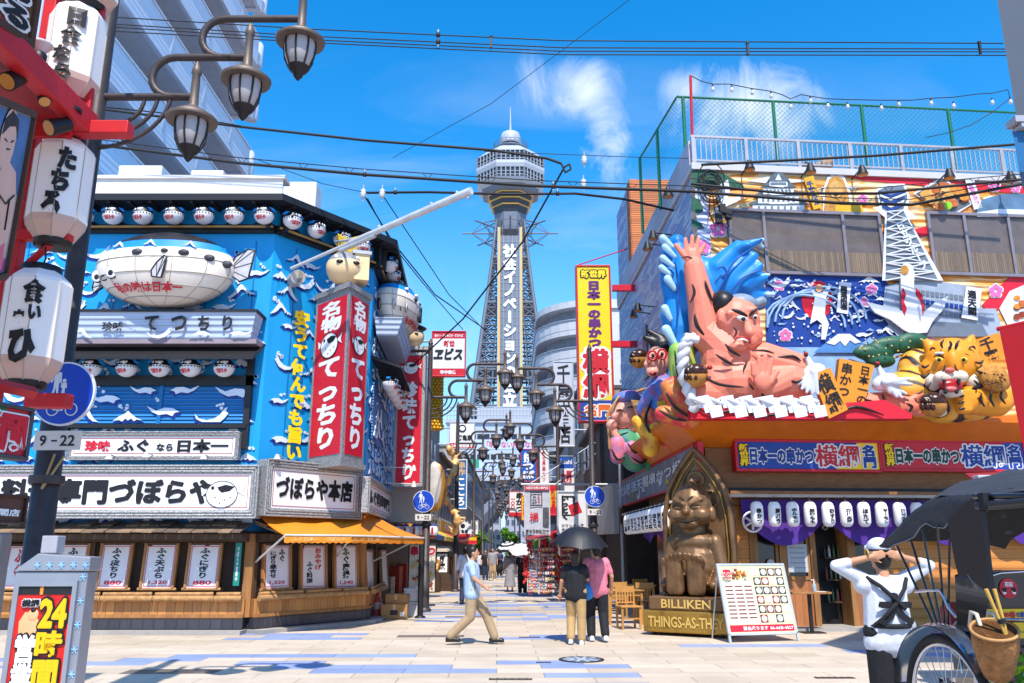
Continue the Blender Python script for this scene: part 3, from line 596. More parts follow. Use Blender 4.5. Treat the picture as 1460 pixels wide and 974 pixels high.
# vertical yellow writing painted on the corner face
x0,z0=ZC.hit(416,655,.06);x1,z1=ZC.hit(416,440,.06)
m=MB(); m.text('安うて何んでも旨い',-.21,.21,0,z1-z0,-.06,yel,vert=True,bold=.055)
o=m.build('painted_lettering',label='yellow column of raised writing on the corner wave wall',cat='lettering'); o.location=ZC.pt(x0,z0,.05); o.rotation_euler=(0,0,ZC.rot)
# red pillar sign with two faces
def pillar():
    F_=at(487,655,17.05);Lf=at(438,652,18.0);Rt=at(518,655,18.0); z0=zat(657,17.05); z1=zat(410,17.05); F_.z=Lf.z=Rt.z=0
    t=thing('pillar_sign','tall red two-faced pillar sign standing out from the corner of the restaurant','sign',(F_.x,F_.y,z0)); H=z1-z0
    bk=(Lf+Rt)/2+V((0,.45,0)); m=MB(); m.plan([tuple((q-F_)[:2]) for q in (F_,Rt,bk,Lf)],0,H,glit); d=V((0,-.06,0)); m.plan([tuple((q)[:2]) for q in ((F_-F_)+V((0,-.08,0)),(Rt-F_)+V((.06,0,0)),bk-F_,(Lf-F_)+V((-.06,0,0)))],H,H+.12,glit); m.plan([tuple((q)[:2]) for q in ((F_-F_)+V((0,-.08,0)),(Rt-F_)+V((.06,0,0)),bk-F_,(Lf-F_)+V((-.06,0,0)))],-.1,0,glit); m.build('casing',t)
    for P,Q in ((Lf,F_),(F_,Rt)):
        W=Wall(P-F_,Q-F_); L=W.len; m=MB(); m.box(.1,L-.09,-.012,0,.16,H-.14,red)
        a,b=.22*L,.80*L
        m.text('名物',a,b,H*.77,H*.95,-.016,wtx,vert=True,bold=.05); m.text('てっちり',a,b,.3,H*.6,-.016,wtx,vert=True,bold=.05)
        fish_drawing(m,L*.5,H*.685,L*.5,-.014,wtx)
        o=m.build('face',t); o.location=W.o; o.rotation_euler=(0,0,W.rot)
pillar()
def crown_fish(loc,rz,label,k,gold):
    t=thing('fish_figure',label,'figure',loc,rz); m=MB(); c=(0,0,.42*k); r=(.46*k,.42*k,.42*k)
    band_ell(m,c,r,[(-90,18,mat('figure_cream','d9b98c',.5,var=.2,dirt='a8814f')),(18,55,mat('figure_grey','8d8b90',.5,var=.25)),(55,90,fb)],22); 
    for s in (-1,1): m.ell(onell(c,r,s*24,6,.98),(.09*k,.05*k,.05*k),fb,10,6); m.ell(onell(c,r,s*36-4,26,.98),(.05*k,.04*k,.05*k),fw_,10,6)
    m.build('head',t); m=MB()
    if gold:
        m.box(-.22*k,.22*k,-.16*k,.16*k,.8*k,1.1*k,mat('gold_yellow','e0b21c',.4)); m.prism([(-.22*k,1.05*k),(-.25*k,1.22*k),(0,1.12*k),(.25*k,1.22*k),(.22*k,1.05*k)],-.17*k,.17*k,mat('gold_yellow','e0b21c')); m.build('crown',t)
        m=MB(); m.box(.16*k,.5*k,-.3*k,.3*k,.1*k,.72*k,mat('figure_cream','d9b98c')); m.box(.1*k,.54*k,-.34*k,.34*k,.72*k,.8*k,galv); m.build('casing',t)
    else:
        m.lathe([(.5*k,.72*k),(.55*k,.76*k),(.3*k,.9*k),(.2*k,.9*k)],fb,20); 
        m.build('cap',t); m=MB()
        for i in range(7):
            a=2*PI*i/7; m.cap((.14*k*cos(a),.14*k*sin(a),.9*k),(.2*k*cos(a),.2*k*sin(a),1.22*k),.07*k,.08*k,mat('gold_yellow','e0b21c'),8)
        m.lathe([(.2*k,.88*k),(.19*k,.98*k)],mat('gold_yellow','e0b21c'),14); m.build('crown',t)
p=at(492,408,17.5); crown_fish((p.x,p.y,p.z),R(18),'weathered puffer fish figure under a yellow box crown on the pillar sign',.95,1)
# second red sign on the street side
def second_sign():
    p0=at(562,694,23.6);p1=at(605,694,23.6); W=Wall(p0,p1); z1=zat(503,23.6)
    t=sign(W,'pillar_sign','narrow red vertical sign hung out over the street beside the first lamp post',562,503,605,694,0,.5,red,glit,.09,[('珍味てっちり',.2,.82,.03,.79,wtx,dict(vert=True,bold=.05))],extra=lambda p,a,b,c,d,y: fish_drawing(p,(a+b)/2,d-(d-c)*.1,(b-a)*.62,y,wtx))
    m=MB(); m.box(-W.len/2-.06,W.len/2+.06,-.56,.03,z1-p0.z,z1-p0.z+.1,glit); m.build('casing',t)
    c=W.pt(W.len/2,z1+.1,.25); crown_fish(c,0,'puffer fish head figure with a fluted yellow crown on the narrow red sign',.74,0)
    for k,v in enumerate((667,690)):
        q=at(590,v,22.2); t=thing('sign_lamp','white spotlight on a long arm under the narrow red sign, %s one'%('upper' if k==0 else 'lower'),'spotlight',q); m=MB(); m.tube([(0,0,0),(-1.0,.3,.05)],.015,mat('lamp_white','d8d2cc'),6); m.build('arm',t); m=MB(); m.lathe([(.03,.07),(.05,0),(.07,-.08)],mat('lamp_white','d8d2cc'),10); m.build('lamp_head',t)
    m=MB(); a=at(560,745,24.5);b=at(604,697,24.5); m.box(a.x,b.x,24.1,25.5,a.z,b.z,mat('panel_beige','b9aca2',.5,var=.04)); m.build('awning_box',label='blank beige metal box below the narrow red sign',cat='box')
second_sign()
# slanted flag pole
m=MB(); p=at(415,383,17.0);q=at(672,272,14.5); m.tube([p,p.lerp(q,.35),p.lerp(q,.36),q],[.035,.04,.06,.075],mat('pole_white','c9cacc',.4,.2),12)
t=thing('flag_pole','long slanting white flag pole reaching out from the corner over the street','pole',tuple(p)); m.mx=None
m.v=[tuple(V(v)-p) for v in m.v]; m.build('pole',t)
m=MB(); d=q-p; a=p+d*.42; m.tube([a-p,V((at(478,345,17.6)-p))],.03,galv,8); m.tube([d*.3-V((0,0,.08)),d*.5-V((0,0,.07))],.05,galv,8); m.build('bracket',t)
for k,z in ((.52,.09),(.8,.09),(.93,.09),(.985,-.12)): m=MB(); m.ell(d*k+V((0,0,z)),.035,galv,8,5); m.build('cleat',t)
# price boards in the counter openings
pb=mat('price_paper','d9d6da',.55,var=.05); pk=mat('price_rim','c93f58',.5,var=0)
def price(W,u0,v0,u1,v1,cols,num,label,off=.12,tilt=.1):
    x0,x1,z0,z1=rect(W,u0,v0,u1,v1,off); w_=x1-x0;h=z1-z0; t=thing('price_board',label,'price board',W.pt((x0+x1)/2,z0,off),W.rot,'framed price boards along the counters')
    t.rotation_mode='XYZ'; t.rotation_euler=(R(-5),0,W.rot)
    m=MB(); a=w_/2; f=.05
    for b in ((-a-f,-a,-.01,h+.03),(a,a+f,-.01,h+.03)): m.box(b[0],b[1],-.05,.03,b[2],b[3],wood)
    m.tube([(-a-f-.04,-.01,-.03),(a+f+.04,-.01,-.03)],.03,logw,8); m.tube([(-a-f-.03,-.01,h+.04),(a+f+.03,-.01,h+.04)],.03,dkb,8); m.build('frame',t)
    m=MB(); m.box(-a,a,-.02,.0,0,h,pb)
    for q in ((-a+.02,a-.02,.02,.035),(-a+.02,a-.02,h-.035,h-.02),(-a+.02,-a+.033,.02,h-.02),(a-.033,a-.02,.02,h-.02)): m.box(q[0],q[1],-.024,-.019,q[2],q[3],pk)
    for s,fx0,fx1,fz0,fz1,c in cols: m.text(s,-a+w_*fx0,-a+w_*fx1,h*fz0,h*fz1,-.026,c,vert=True,bold=.04)
    if num: m.text(num,-a+w_*.2,-a+w_*.82,h*.07,h*.165,-.026,rdt,bold=.03)
    m.build('panel',t)
one=lambda s,c=ink:[(s,.33,.67,.22,.93,c)]
price(ZF,8,779,40,838,one('ふく',rdt),'','price board with red writing, mostly hidden by the thick dark post')
price(ZF,80,777,121,838,one('ふぐ刺し'),'','price board partly hidden behind the silver sign box')
price(ZF,143,777,183,838,one('ふぐ皮ちり'),'880','price board reading 880 next to the silver sign box')
price(ZF,206,777,248,838,one('ふぐ天ぷら'),'1,320','price board reading 1,320 between two boards reading 880')
price(ZF,269,777,311,838,one('ふぐにぎり'),'880','price board reading 880 nearest the green strip')
price(ZC,378,778,413,838,[('ふぐ',.56,.82,.62,.92,ink),('にぎり盛合せ',.2,.48,.24,.86,ink)],'1,320','price board with two columns of writing, leftmost under the orange awning')
price(ZC,431,778,464,838,[('おみやげ',.56,.84,.42,.94,rdt),('ふぐ料理',.2,.46,.1,.62,ink)],'','price board with a red column and a black column under the orange awning')
price(ZC,479,778,509,838,one('ふぐ唐揚'),'1,540','price board reading 1,540 under the orange awning')
price(ZS,523,785,533,838,[],'','narrow price board on the street side nearest the corner')
price(ZS,545,785,553,838,[],'','narrow price board on the street side farther from the corner')
x0,x1,z0,z1=rect(ZF,336,774,344,835,.2); m=MB(); m.box(-.06,.06,-.02,0,0,z1-z0,mat('teal_strip','0b7f74',.5)); m.text('づぼらや営業中',-.025,.025,.08,z1-z0-.08,-.024,wtx,vert=True); o=m.build('name_strip',label='thin green vertical strip with small writing on the post beside the counters',cat='sign'); o.location=ZF.pt((x0+x1)/2,z0,.25)
# orange awning on the corner
orange=mat('orange_canvas','e0841a',.6,var=.07,sc=5,bump=.15); 
def awning():
    K=corners(0); p0=ZC.pt(-.1,2.42,.1); p1=ZC.pt(ZC.len,2.42,.1); p2=ZS.pt(1.5,2.42,.1)
    q0=at(405,775,16.3); q0.z=1.86; q1=at(500,772,17.0); q1.z=1.86; q2=at(604,772,20.4); q2.z=1.86
    t=thing('awning','orange canvas awning with a scalloped hem over the corner counter','awning',tuple(p0)); m=MB(); N_=18
    def row(f,a,b,c): return a.lerp(b,f/.55) if f<.55 else b.lerp(c,(f-.55)/.45)
    top=[row(i/N_,p0,p1,p2) for i in range(N_+1)]; bot=[row(i/N_,q0,q1,q2) for i in range(N_+1)]
    P=[[top[i].lerp(bot[i],j/6)-p0-V((0,0,.07*sin(PI*j/6)+.02*sin(i*1.7)*sin(PI*j/6))) for j in range(7)] for i in range(N_+1)]
    m.sheet(P,orange); m.sheet([[x+V((0,0,-.012)) for x in r][::-1] for r in P],orange); m.build('canvas',t)
    m=MB(); n=60; e=[row(i/n,q0,q1,q2)-p0 for i in range(n+1)]
    m.sheet([[x,x+V((0,-.015,-.13-.02*abs(sin(i*PI/3))))] for i,x in enumerate(e)],orange); 
    for f0,f1,s in ((.06,.28,'ふぐ日本一'),(.33,.5,'づぼらや'),(.54,.75,'ふぐ日本一')):
        a=row(f0,q0,q1,q2)-p0;b=row(f1,q0,q1,q2)-p0; W=Wall(a,b); m.mx=MX.Translation((W.o.x,W.o.y,a.z-.11))@MX.Rotation(W.rot,4,'Z'); m.text(s,0,W.len,0,.08,-.03,mat('hem_ink','f0b870',.6)); m.mx=None
    m.build('hem',t)
    for a,b in ((q0-V((0,0,.02)),ZC.pt(.05,1.35,.1)),(q1-V((0,0,.02)),ZC.pt(2.2,1.45,.1)),(q2-V((.1,.1,.02)),ZS.pt(1.3,1.3,.1))):
        m=MB(); m.tube([a-p0,b-p0],.02,mat('arm_white','cfcac4',.5),6); m.build('arm',t)
    m=MB(); m.tube([q-p0 for q in (q0,q1,q2)],.022,mat('arm_white','cfcac4'),6); m.tube([q-p0+V((0,0,.03)) for q in (p0,p1,p2)],.05,mat('roller_orange','b5661a',.5),8); m.build('roller',t)
    b=at(599,873,20.9); b.z=0; m=MB(); m.tube([b,b+V((0,0,1.85))],.07,blk,8); m.lathe([(.14,0),(.12,.04),(.07,.06)],blk,10,c=tuple(b)); o=m.build('awning_post',label='dark post under the far tip of the orange awning',cat='post')
awning()
# clutter at the side door
crd=mat('cardboard','a97a4a',.75,var=.1,sc=6); 
def carton(u,v,Y,w_,d_,h,rz,label,z=0):
    p=at(u,v,Y); t=thing('carton',label,'carton',(p.x,Y,z),rz,'boxes at the side door'); m=MB(); m.box(-w_/2,w_/2,-d_/2,d_/2,0,h,crd); m.build('body',t,bevel=.006); m=MB(); m.box(-w_/2-.002,w_/2+.002,-.03,.03,h,h+.004,mat('tape','c7a878',.4)); m.box(-.03,.03,-d_/2-.004,-d_/2,h-.12,h+.003,mat('tape','c7a878')); m.build('tape',t)
    if h>.3: m=MB(); m.box(-.09,.09,-d_/2-.006,-d_/2-.003,h*.3,h*.62,blk); m.box(.14,.24,-d_/2-.006,-d_/2-.003,h*.2,h*.5,mat('label_white','d8d4cc')); m.build('printed_label',t)
carton(563,860,20.6,.62,.45,.34,R(4),'wide cardboard carton on the ground by the side door'); carton(567,850,20.7,.5,.4,.22,R(-6),'smaller cardboard carton stacked on the wide one',.34)
for k,(u,Y,h,z,l) in enumerate(((590,21.2,.36,0,'lower white polystyrene tub beside the cartons'),(588,21.2,.3,.37,'upper white polystyrene tub beside the cartons'))):
    p=at(u,850,Y); t=thing('foam_box',l,'box',(p.x,Y,z),.1*k,'boxes at the side door'); m=MB(); m.box(-.2,.2,-.16,.16,0,h-.06,mat('foam_box_white','cfcac6',.7)); m.build('tub',t,bevel=.015); m=MB(); m.box(-.215,.215,-.175,.175,h-.06,h,mat('foam_box_white','cfcac6')); m.build('lid',t,bevel=.015)
p=gnd(537,882); t=thing('traffic_cone','faded red traffic cone beside the plank wall','cone',(p.x,p.y,0)); m=MB(); m.box(-.19,.19,-.19,.19,0,.03,mat('cone_red','b5382a',.6)); m.build('base',t,bevel=.008); m=MB(); m.lathe([(.14,.03),(.03,.62),(.02,.63)],mat('cone_red','b5382a'),16); m.lathe([(.106,.22),(.078,.37)],mat('cone_pale','c9a49a',.6),16,cap=False); m.build('body',t)
# kushikatsu poster stand behind
p0=at(582,842,25.0);p1=at(622,842,25.0); W=Wall(p0,p1)
def food(p,x0,x1,z0,z1,y,seed,n=40,cols=('d98a2b','b5571e','e8c15a','8f3a18','d9d2c0')):
    q=random.Random(seed)
    for i in range(n):
        r=q.uniform(.05,.1)*(x1-x0); cx=q.uniform(x0+r,x1-r);cz=q.uniform(z0+r*.6,z1-r*.6); a0=q.random()*6; m_=mat('food_'+q.choice(cols),None,.5) if 0 else mat('food_'+(h:=q.choice(cols)),h,.5,var=.2,sc=12)
        p.prism([(min(max(cx+r*cos(a0+k*PI/4)*(1 if k%2 else .8),x0),x1),min(max(cz+r*.65*sin(a0+k*PI/4),z0),z1)) for k in range(8)],y-.001-.0015*i,y,m_)
sign(W,'poster_board','food poster with big red kushikatsu characters at the narrow side door',582,775,622,845,0,.08,mat('poster_cream','ddd0b8',.5),blk,.03,[('串かつ',.05,.98,.76,.97,red,dict(bold=.07,out=wtx))],'poster',extra=lambda p,a,b,c,d,y: food(p,a+.03,b-.03,c+.05,c+(d-c)*.7,y,5))
# ================================================================ street lamps
pst=mat('lamp_post_brown','4a4140',.5,.35,var=.15,sc=8); hatm=mat('lamp_hat','6b5f57',.5,.3,var=.15); gl=mat('lamp_glass','a8a3a4',.35,var=.1,spec=.6); dk=mat('lamp_dark','2c2727',.5,.3)
def bez(P,n=10):
    out=[]
    for i in range(n+1):
        t=i/n; q=[V(p) for p in P]
        while len(q)>1: q=[q[k].lerp(q[k+1],t) for k in range(len(q)-1)]
        out.append(q[0])
    return out
def make_lamp(label,H=7.3,za=5.75,r=.085):
    t=thing('street_lamp',label,'street lamp',(0,0,0),0,'three-armed street lamps')
    m=MB(); m.tube([(0,0,0),(0,0,.9),(0,0,.92),(0,0,3.0),(0,0,3.02),(0,0,H-.3),(0,0,H)],[r*1.5,r*1.5,r*1.25,r*1.2,r,r*.8,r*.7],pst,14); m.lathe([(r*2.2,0),(r*2.2,.05),(r*1.6,.1)],pst,14); m.lathe([(r*.9,H),(r*.4,H+.1),(.01,H+.16)],pst,10); m.lathe([(r*1.55,2.2),(r*1.6,2.24),(r*1.55,2.28)],pst,14)
    m.build('post',t)
    ends=[]
    for k in range(3):
        z=za+.48*k; x0=.0 if k==0 else .62+.5*(k-1)+.17; x1=(1.03,1.57,2.13)[k]; m=MB()
        if k==0: pts=[V((0,0,z)),V((x1,0,z))]
        else:
            cx=x0; pts=[V((x0+.1,0,z-.48))]+[V((cx-.24*sin(a),0,z-.24-.24*cos(a))) for a in [i*PI/10 for i in range(11)]]+[V((x1,0,z))]
        m.tube(pts,.042,pst,10); m.build('arm',t); ends.append((x1,z))
    for k in range(3):
        xe=.5+.14*k; m=MB(); m.tube([V((0,0,za-.34-.13*k))]+bez([(.05,0,za-.345-.13*k),(xe*.75,0,za-.36-.1*k),(xe,0,za-.2),(xe,0,za)],8),.022,pst,8); m.build('brace',t)
    for x,z in ends:
        m=MB(); m.lathe([(.26,-.30),(.27,-.27),(.15,-.18),(.07,-.14),(.05,-.1),(.042,.26),(.055,.28),(.05,.33),(.012,.43)],hatm,20,c=(x,0,z)); h=m.build('lamp_head',t)
        m=MB(); m.lathe([(.165,-.30),(.17,-.36),(.155,-.48),(.11,-.60),(.09,-.61)],gl,16,c=(x,0,z)); m.build('glass',h)
        m=MB()
        for j in range(8):
            a=2*PI*j/8; m.tube([(x+.168*cos(a),.168*sin(a),z-.30),(x+.176*cos(a),.176*sin(a),z-.37),(x+.16*cos(a),.16*sin(a),z-.49),(x+.11*cos(a),.11*sin(a),z-.605)],.011,dk,5)
        m.lathe([(.12,-.60),(.1,-.64),(.055,-.68),(.05,-.71),(.012,-.76)],dk,14,c=(x,0,z)); m.build('cage',h)
    return t
NL=make_lamp('three-armed street lamp on the thick post at the near left edge',7.9,6.32,.1)
NL.location=(-4.45,8.0,0)
def lamp_rows():
    ls=[(607,23.0),(650,33.5),(675,46),(688,60),(697,78),(702,98)]; rs=[(847,23.6),(797,34.5),(769,48),(752,64),(741,82),(734,103)]
    base=make_lamp('brown three-armed street lamp at the front of the left row, carrying a round sign'); first=True
    for side,rows,rz in (('left',ls,0),('right',rs,PI)):
        for i,(u,Y) in enumerate(rows):
            p=at(u,783,Y); l='brown street lamp in the %s row, %s from the front%s'%(side,ORD[i],', with round blue sign' if i==0 else '')
            if first: base.location=(p.x,Y,0); base['label']=l; first=False
            else: dup(base,(p.x,Y,0),rz,l)
lamp_rows()
# ---------------------------------------------------------------- round blue path signs with their plates
rb=mat('sign_blue','0b3fae',.4,var=.06); sw=mat('sign_white','d3d6dc',.45,var=.04)
def path_sign(p,rz,label,plate,k=1.0):
    t=thing('path_sign',label,'road sign',p,rz,'round blue path signs'); m=MB(); r=.3*k
    m.lathe([(r,-.0),(r,.03)],sw,40,ax='y'); m.lathe([(r*.945,.03),(r*.945,.034)],rb,40,ax='y')
    y=-.038; q=r/.3
    def P(pts): m.prism([(a*q,b*q) for a,b in pts],y,y+.003,sw)
    def C(cx,cz,rr): m.prism([(q*(cx+rr*cos(i*PI/8)),q*(cz+rr*sin(i*PI/8))) for i in range(16)],y,y+.003,sw)
    C(-.075,.235,.024); P([(-.115,.2),(-.035,.2),(-.025,.1),(-.045,.1),(-.048,.15),(-.05,.03),(-.04,-.045),(-.06,-.045),(-.075,.06),(-.1,-.045),(-.12,-.045),(-.098,.05),(-.1,.15),(-.12,.1),(-.135,.11)])
    C(.0,.12,.018); P([(-.025,.1),(.025,.1),(.03,.05),(.012,.05),(.015,-.03),(.003,-.03),(0,.02),(-.008,-.03),(-.02,-.03),(-.012,.05),(-.03,.06)])
    for cx in (-.08,.1): m.tube([(q*(cx+.055*cos(i*PI/9)),y,q*(-.15+.055*sin(i*PI/9))) for i in range(19)],.006*q,sw,5)
    for a,b in (((-.08,-.15),(-.04,-.08)),((-.04,-.08),(.06,-.085)),((-.04,-.08),(.01,-.16)),((.01,-.16),(.065,-.07)),((.01,-.16),(-.08,-.15)),((.1,-.15),(.06,-.06)),((.06,-.06),(.085,-.05)),((-.055,-.06),(-.02,-.06))): m.tube([(a[0]*q,y,a[1]*q),(b[0]*q,y,b[1]*q)],.006*q,sw,5)
    m.build('disc',t)
    m=MB(); zt=-.345*k; m.box(-.22*k,.22*k,-.03,-.01,zt-.175*k,zt,mat('plate_cream','cfc6bd',.5,var=.04)); m.text('9',-.165*k,-.1*k,zt-.14*k,zt-.04*k,-.034,ink,bold=.02); m.text('22',.03*k,.17*k,zt-.14*k,zt-.04*k,-.034,ink,bold=.02); m.box(-.055*k,-.0*k,-.034,-.03,zt-.1*k,zt-.085*k,ink); m.build('plate',t,bevel=.012)
    m=MB(); m.tube([(0,.0,-.1*k),(0,.12,-.1*k)],.03,galv,8); m.tube([(0,-.01,zt-.08*k),(0,.12,zt-.08*k)],.03,galv,8); m.build('clamp',t)
p=at(93,562,7.72); path_sign(p,R(-4),'large round blue walkers and bicycle sign on the near left post','9-22',1.02)
p=at(604,715,22.8); path_sign(p,R(0),'small round blue sign on the left row post beside the restaurant','9-22',.98)
p=at(848,708,23.4); path_sign(p,R(0),'small round blue sign on the right row post','9-22',.98)
# ================================================================ left foreground: red steel front with hanging lanterns
redst=mat('red_steel','c5232b',.45,.1,var=.1,sc=4); lbl=mat('lantern_ribs','b9a99a',.7)
def red_front():
    t=thing('shop_facade','red steel lantern bracket frame and plank wall of the shop at the left edge','shop front',(-4.4,5.0,0))
    def bx(name,x0,x1,y0,y1,z0,z1,m_=redst,bev=.01): m=MB(); m.box(x0,x1,y0,y1,z0,z1,m_); m.build(name,t,bevel=bev)
    # canopy beam along the street and its underside
    bx('beam',.42,.56,-3.2,1.95,.0+5.28,5.5); bx('beam',.18,.9,1.83,1.97,5.27,5.40)
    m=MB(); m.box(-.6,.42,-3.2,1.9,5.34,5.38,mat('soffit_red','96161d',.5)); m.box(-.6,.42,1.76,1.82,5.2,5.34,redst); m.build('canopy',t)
    bx('wall_panel',-.75,-.42,-4,1.3,3.0,5.3,mat('ochre_wall','c98a22',.6,var=.15)); bx('wall_panel',-.75,-.42,-4,1.3,5.4,8.5,mat('ochre_wall','c98a22'))
    bx('upright',-.12,.0,1.95,2.07,2.5,8.2); bx('upright',.36,.44,1.99,2.05,5.4,8.3)
    for z in (4.33,7.0): bx('bracket_arm',-.1,.45,1.92,2.02,z-.05,z+.05)
    for z in (4.3,): 
        m=MB(); m.tube([(-.05,1.97,z-.4),(.3,1.97,z-.02)],.04,redst,4,sm=False); m.build('brace',t); m=MB(); m.tube([(-.05,1.97,z+.4),(.3,1.97,z+.02)],.03,redst,4,sm=False); m.build('brace',t)
    m=MB(); m.tube([(-.1,1.97,6.2),(.4,1.97,7.0)],.06,redst,4,sm=False); m.build('brace',t)
    p0=at(-20,545,6.2)-t.location;p1=at(100,572,6.9)-t.location; m=MB(); m.tube([p0,p1.lerp(p0,.45)],.05,redst,4,sm=False); m.build('bracket_arm',t)
    z=p1.z; m=MB(); m.box(p1.x-.36,p1.x,p1.y-.06,p1.y+.06,z-.06,z+.06,redst); m.build('bracket_arm',t,bevel=.01)
red_front()
def octa_lantern(p,rz,label,chars,h,r,ch=None):
    t=thing('paper_lantern',label,'lantern',p,rz,'tall white paper lanterns at the left edge'); m=MB(); n=8; ph=PI/8
    m.lathe([(r*.62,-h/2),(r*.95,-h*.36),(r,-h*.3)],mat('lantern_stain','c2a193',.7,var=.15,dirt='b5756a'),n,ph=ph,sm=False,cap=False); m.lathe([(r,-h*.3),(r,h*.38),(r*.93,h*.42),(r*.6,h/2)],paper,n,ph=ph,sm=False,cap=False)
    for j in range(n):
        a=2*PI*j/n+ph; m.tube([(r*.62*cos(a),r*.62*sin(a),-h/2),(r*.95*cos(a),r*.95*sin(a),-h*.36),(r*1.003*cos(a),r*1.003*sin(a),-h*.3),(r*1.003*cos(a),r*1.003*sin(a),h*.38),(r*.6*cos(a),r*.6*sin(a),h/2)],.005,lbl,4)
    for s,l0,l1,z0,z1 in chars: wrap(m,s,(0,0,0),(r,r,r),l0,l1,z0*h,z1*h,ink,.07,1.03,False,True)
    m.build('shade',t); m=MB()
    m.lathe([(r*.64,h/2-.01),(r*.62,h/2+.045),(r*.3,h/2+.06)],blk,16); m.build('top_ring',t); m=MB(); m.lathe([(r*.45,-h/2-.05),(r*.62,-h/2-.045),(r*.64,-h/2+.01)],blk,16); m.build('bottom_ring',t)
    m=MB(); m.tube([(0,0,h/2+.05),(.02,0,h/2+.13),(0,0,h/2+.24)],.008,lampwire,5); m.build('hook',t)
h=.93
P_=at(106,78,7.0); octa_lantern(P_,R(0),'tall white paper lantern above the red canopy beam',[('日',8,44,.16,.36),('食',-2,40,-.06,.15),('な',-12,24,-.24,-.06),('ら',-4,30,-.42,-.25)],.98,.25)
P_=at(86,273,7.0); octa_lantern(P_,R(0),'tall white paper lantern level with the red bracket, middle of the hanging column',[('た',18,52,.12,.34),('ち',10,44,-.1,.12),('る',-2,34,-.34,-.1)],.99,.25)
P_=at(48,466,6.9); octa_lantern(P_,R(0),'tall white paper lantern lettered in black just above the round blue sign',[('食',4,42,.14,.36),('い',18,40,.0,.13),('ま',-6,14,-.05,.08),('ひ',-8,38,-.38,-.08)],.99,.26)
P_=at(130,-22,7.0); octa_lantern(P_,R(0),'paper lantern cut off by the top edge of the picture',[('ち',10,44,-.35,-.1)],.5,.25)
# tilted boards on that wall
def tilted(name,label,cat,pix,Y0,Y1,face,frame,fw,draw):
    """board on the street wall: pix = four corners (near bottom, far bottom, far top, near top), leaning out at the top"""
    (a,b,c,d)=[at(u,v,Y) for (u,v),Y in zip(pix,(Y0,Y1,Y1,Y0))]
    t=thing(name,label,cat,tuple(a)); X=(b-a); w_=X.length; Z=(d-a); h=Z.length; ex=X.normalized(); ey=-(ex.cross(Z.normalized())); ey=ex.cross(Z).normalized()*-1; n=ex.cross(Z).normalized(); ez=n.cross(ex)*1.0
    if ez.dot(Z)<0: ez=-ez
    M_=MX((( ex.x,-n.x,ez.x,0),(ex.y,-n.y,ez.y,0),(ex.z,-n.z,ez.z,0),(0,0,0,1)))
    m=MB(); m.mx=M_
    for q in ((0,w_,0,fw),(0,w_,h-fw,h),(0,fw,fw,h-fw),(w_-fw,w_,fw,h-fw)): m.box(q[0],q[1],-.05,.06,q[2],q[3],frame)
    m.build('frame',t); m=MB(); m.mx=M_; m.box(fw,w_-fw,-.02,.03,fw,h-fw,face); draw(m,w_,h); m.build('panel',t)
skin_p=mat('print_skin','d9b3a3',.6,var=.04); pink=mat('print_pink','d86a80',.6)
def sumo_print(m,w_,h):
    m.box(.06,w_-.06,-.024,-.0201,h*.5,h-.06,mat('print_blue','4a78b0',.6,var=.2)); m.box(.06,w_-.06,-.024,-.0201,.06,h*.12,mat('print_violet','8b3f8e',.6))
    c=w_*.52
    B_=[(c-.5,.08),(c-.55,h*.3),(c-.5,h*.5),(c-.42,h*.62),(c-.2,h*.68),(c-.17,h*.74),(c+.12,h*.74),(c+.15,h*.68),(c+.36,h*.63),(c+.47,h*.5),(c+.48,h*.3),(c+.42,.08)]
    B_=[(min(max(a,.07),w_-.07),b) for a,b in B_]; m.prism(B_,-.03,-.021,skin_p,ink)
    hd=[(c-.02+.2*cos(i*PI/9),h*.8+.19*sin(i*PI/9)*1.15) for i in range(18)]; m.prism(hd,-.034,-.03,skin_p,ink); m.prism([(c-.2,h*.82),(c-.18,h*.9),(c-.02,h*.955),(c+.16,h*.92),(c+.2,h*.82),(c+.12,h*.88),(c-.05,h*.87)],-.038,-.0345,ink)
    m.prism([(c-.5,.08),(c-.4,h*.2),(c,h*.16),(c+.38,h*.22),(c+.42,.08)],-.034,-.0305,pink)
    for P in ([(c-.4,h*.52),(c-.2,h*.46),(c,h*.5),(c+.2,h*.45),(c+.4,h*.5)],[(c-.12,h*.8),(c-.05,h*.79)],[(c+.05,h*.79),(c+.11,h*.8)],[(c-.03,h*.75),(c+.05,h*.75)],[(c-.3,h*.28),(c-.28,h*.5)],[(c+.3,h*.3),(c+.28,h*.48)],[(c,h*.5),(c,h*.3)]): m.tube([(a,-.036,b) for a,b in P],.006,ink,4)
tilted('picture_board','framed painting of a bare-chested wrestler on the shop front at the left edge','picture',[(-75,420),(2,395),(70,224),(0,157)],5.0,6.1,mat('print_ground','a8aab6',.6),dkb,.05,sumo_print)
tilted('wooden_board','dark wooden board with outlined black kana in the upper left corner','sign',[(-60,0),(40,69),(75,-22),(-20,-120)],5.0,5.9,mat('board_wood','6a4a30',.6,sc=6,streak=6,var=.2),dkb,.06,lambda m,w_,h: (m.text('ある',w_*.5,w_*.9,h*.12,h*.62,-.03,ink,bold=.06,out=wtx,ob=.1,vert=True)))
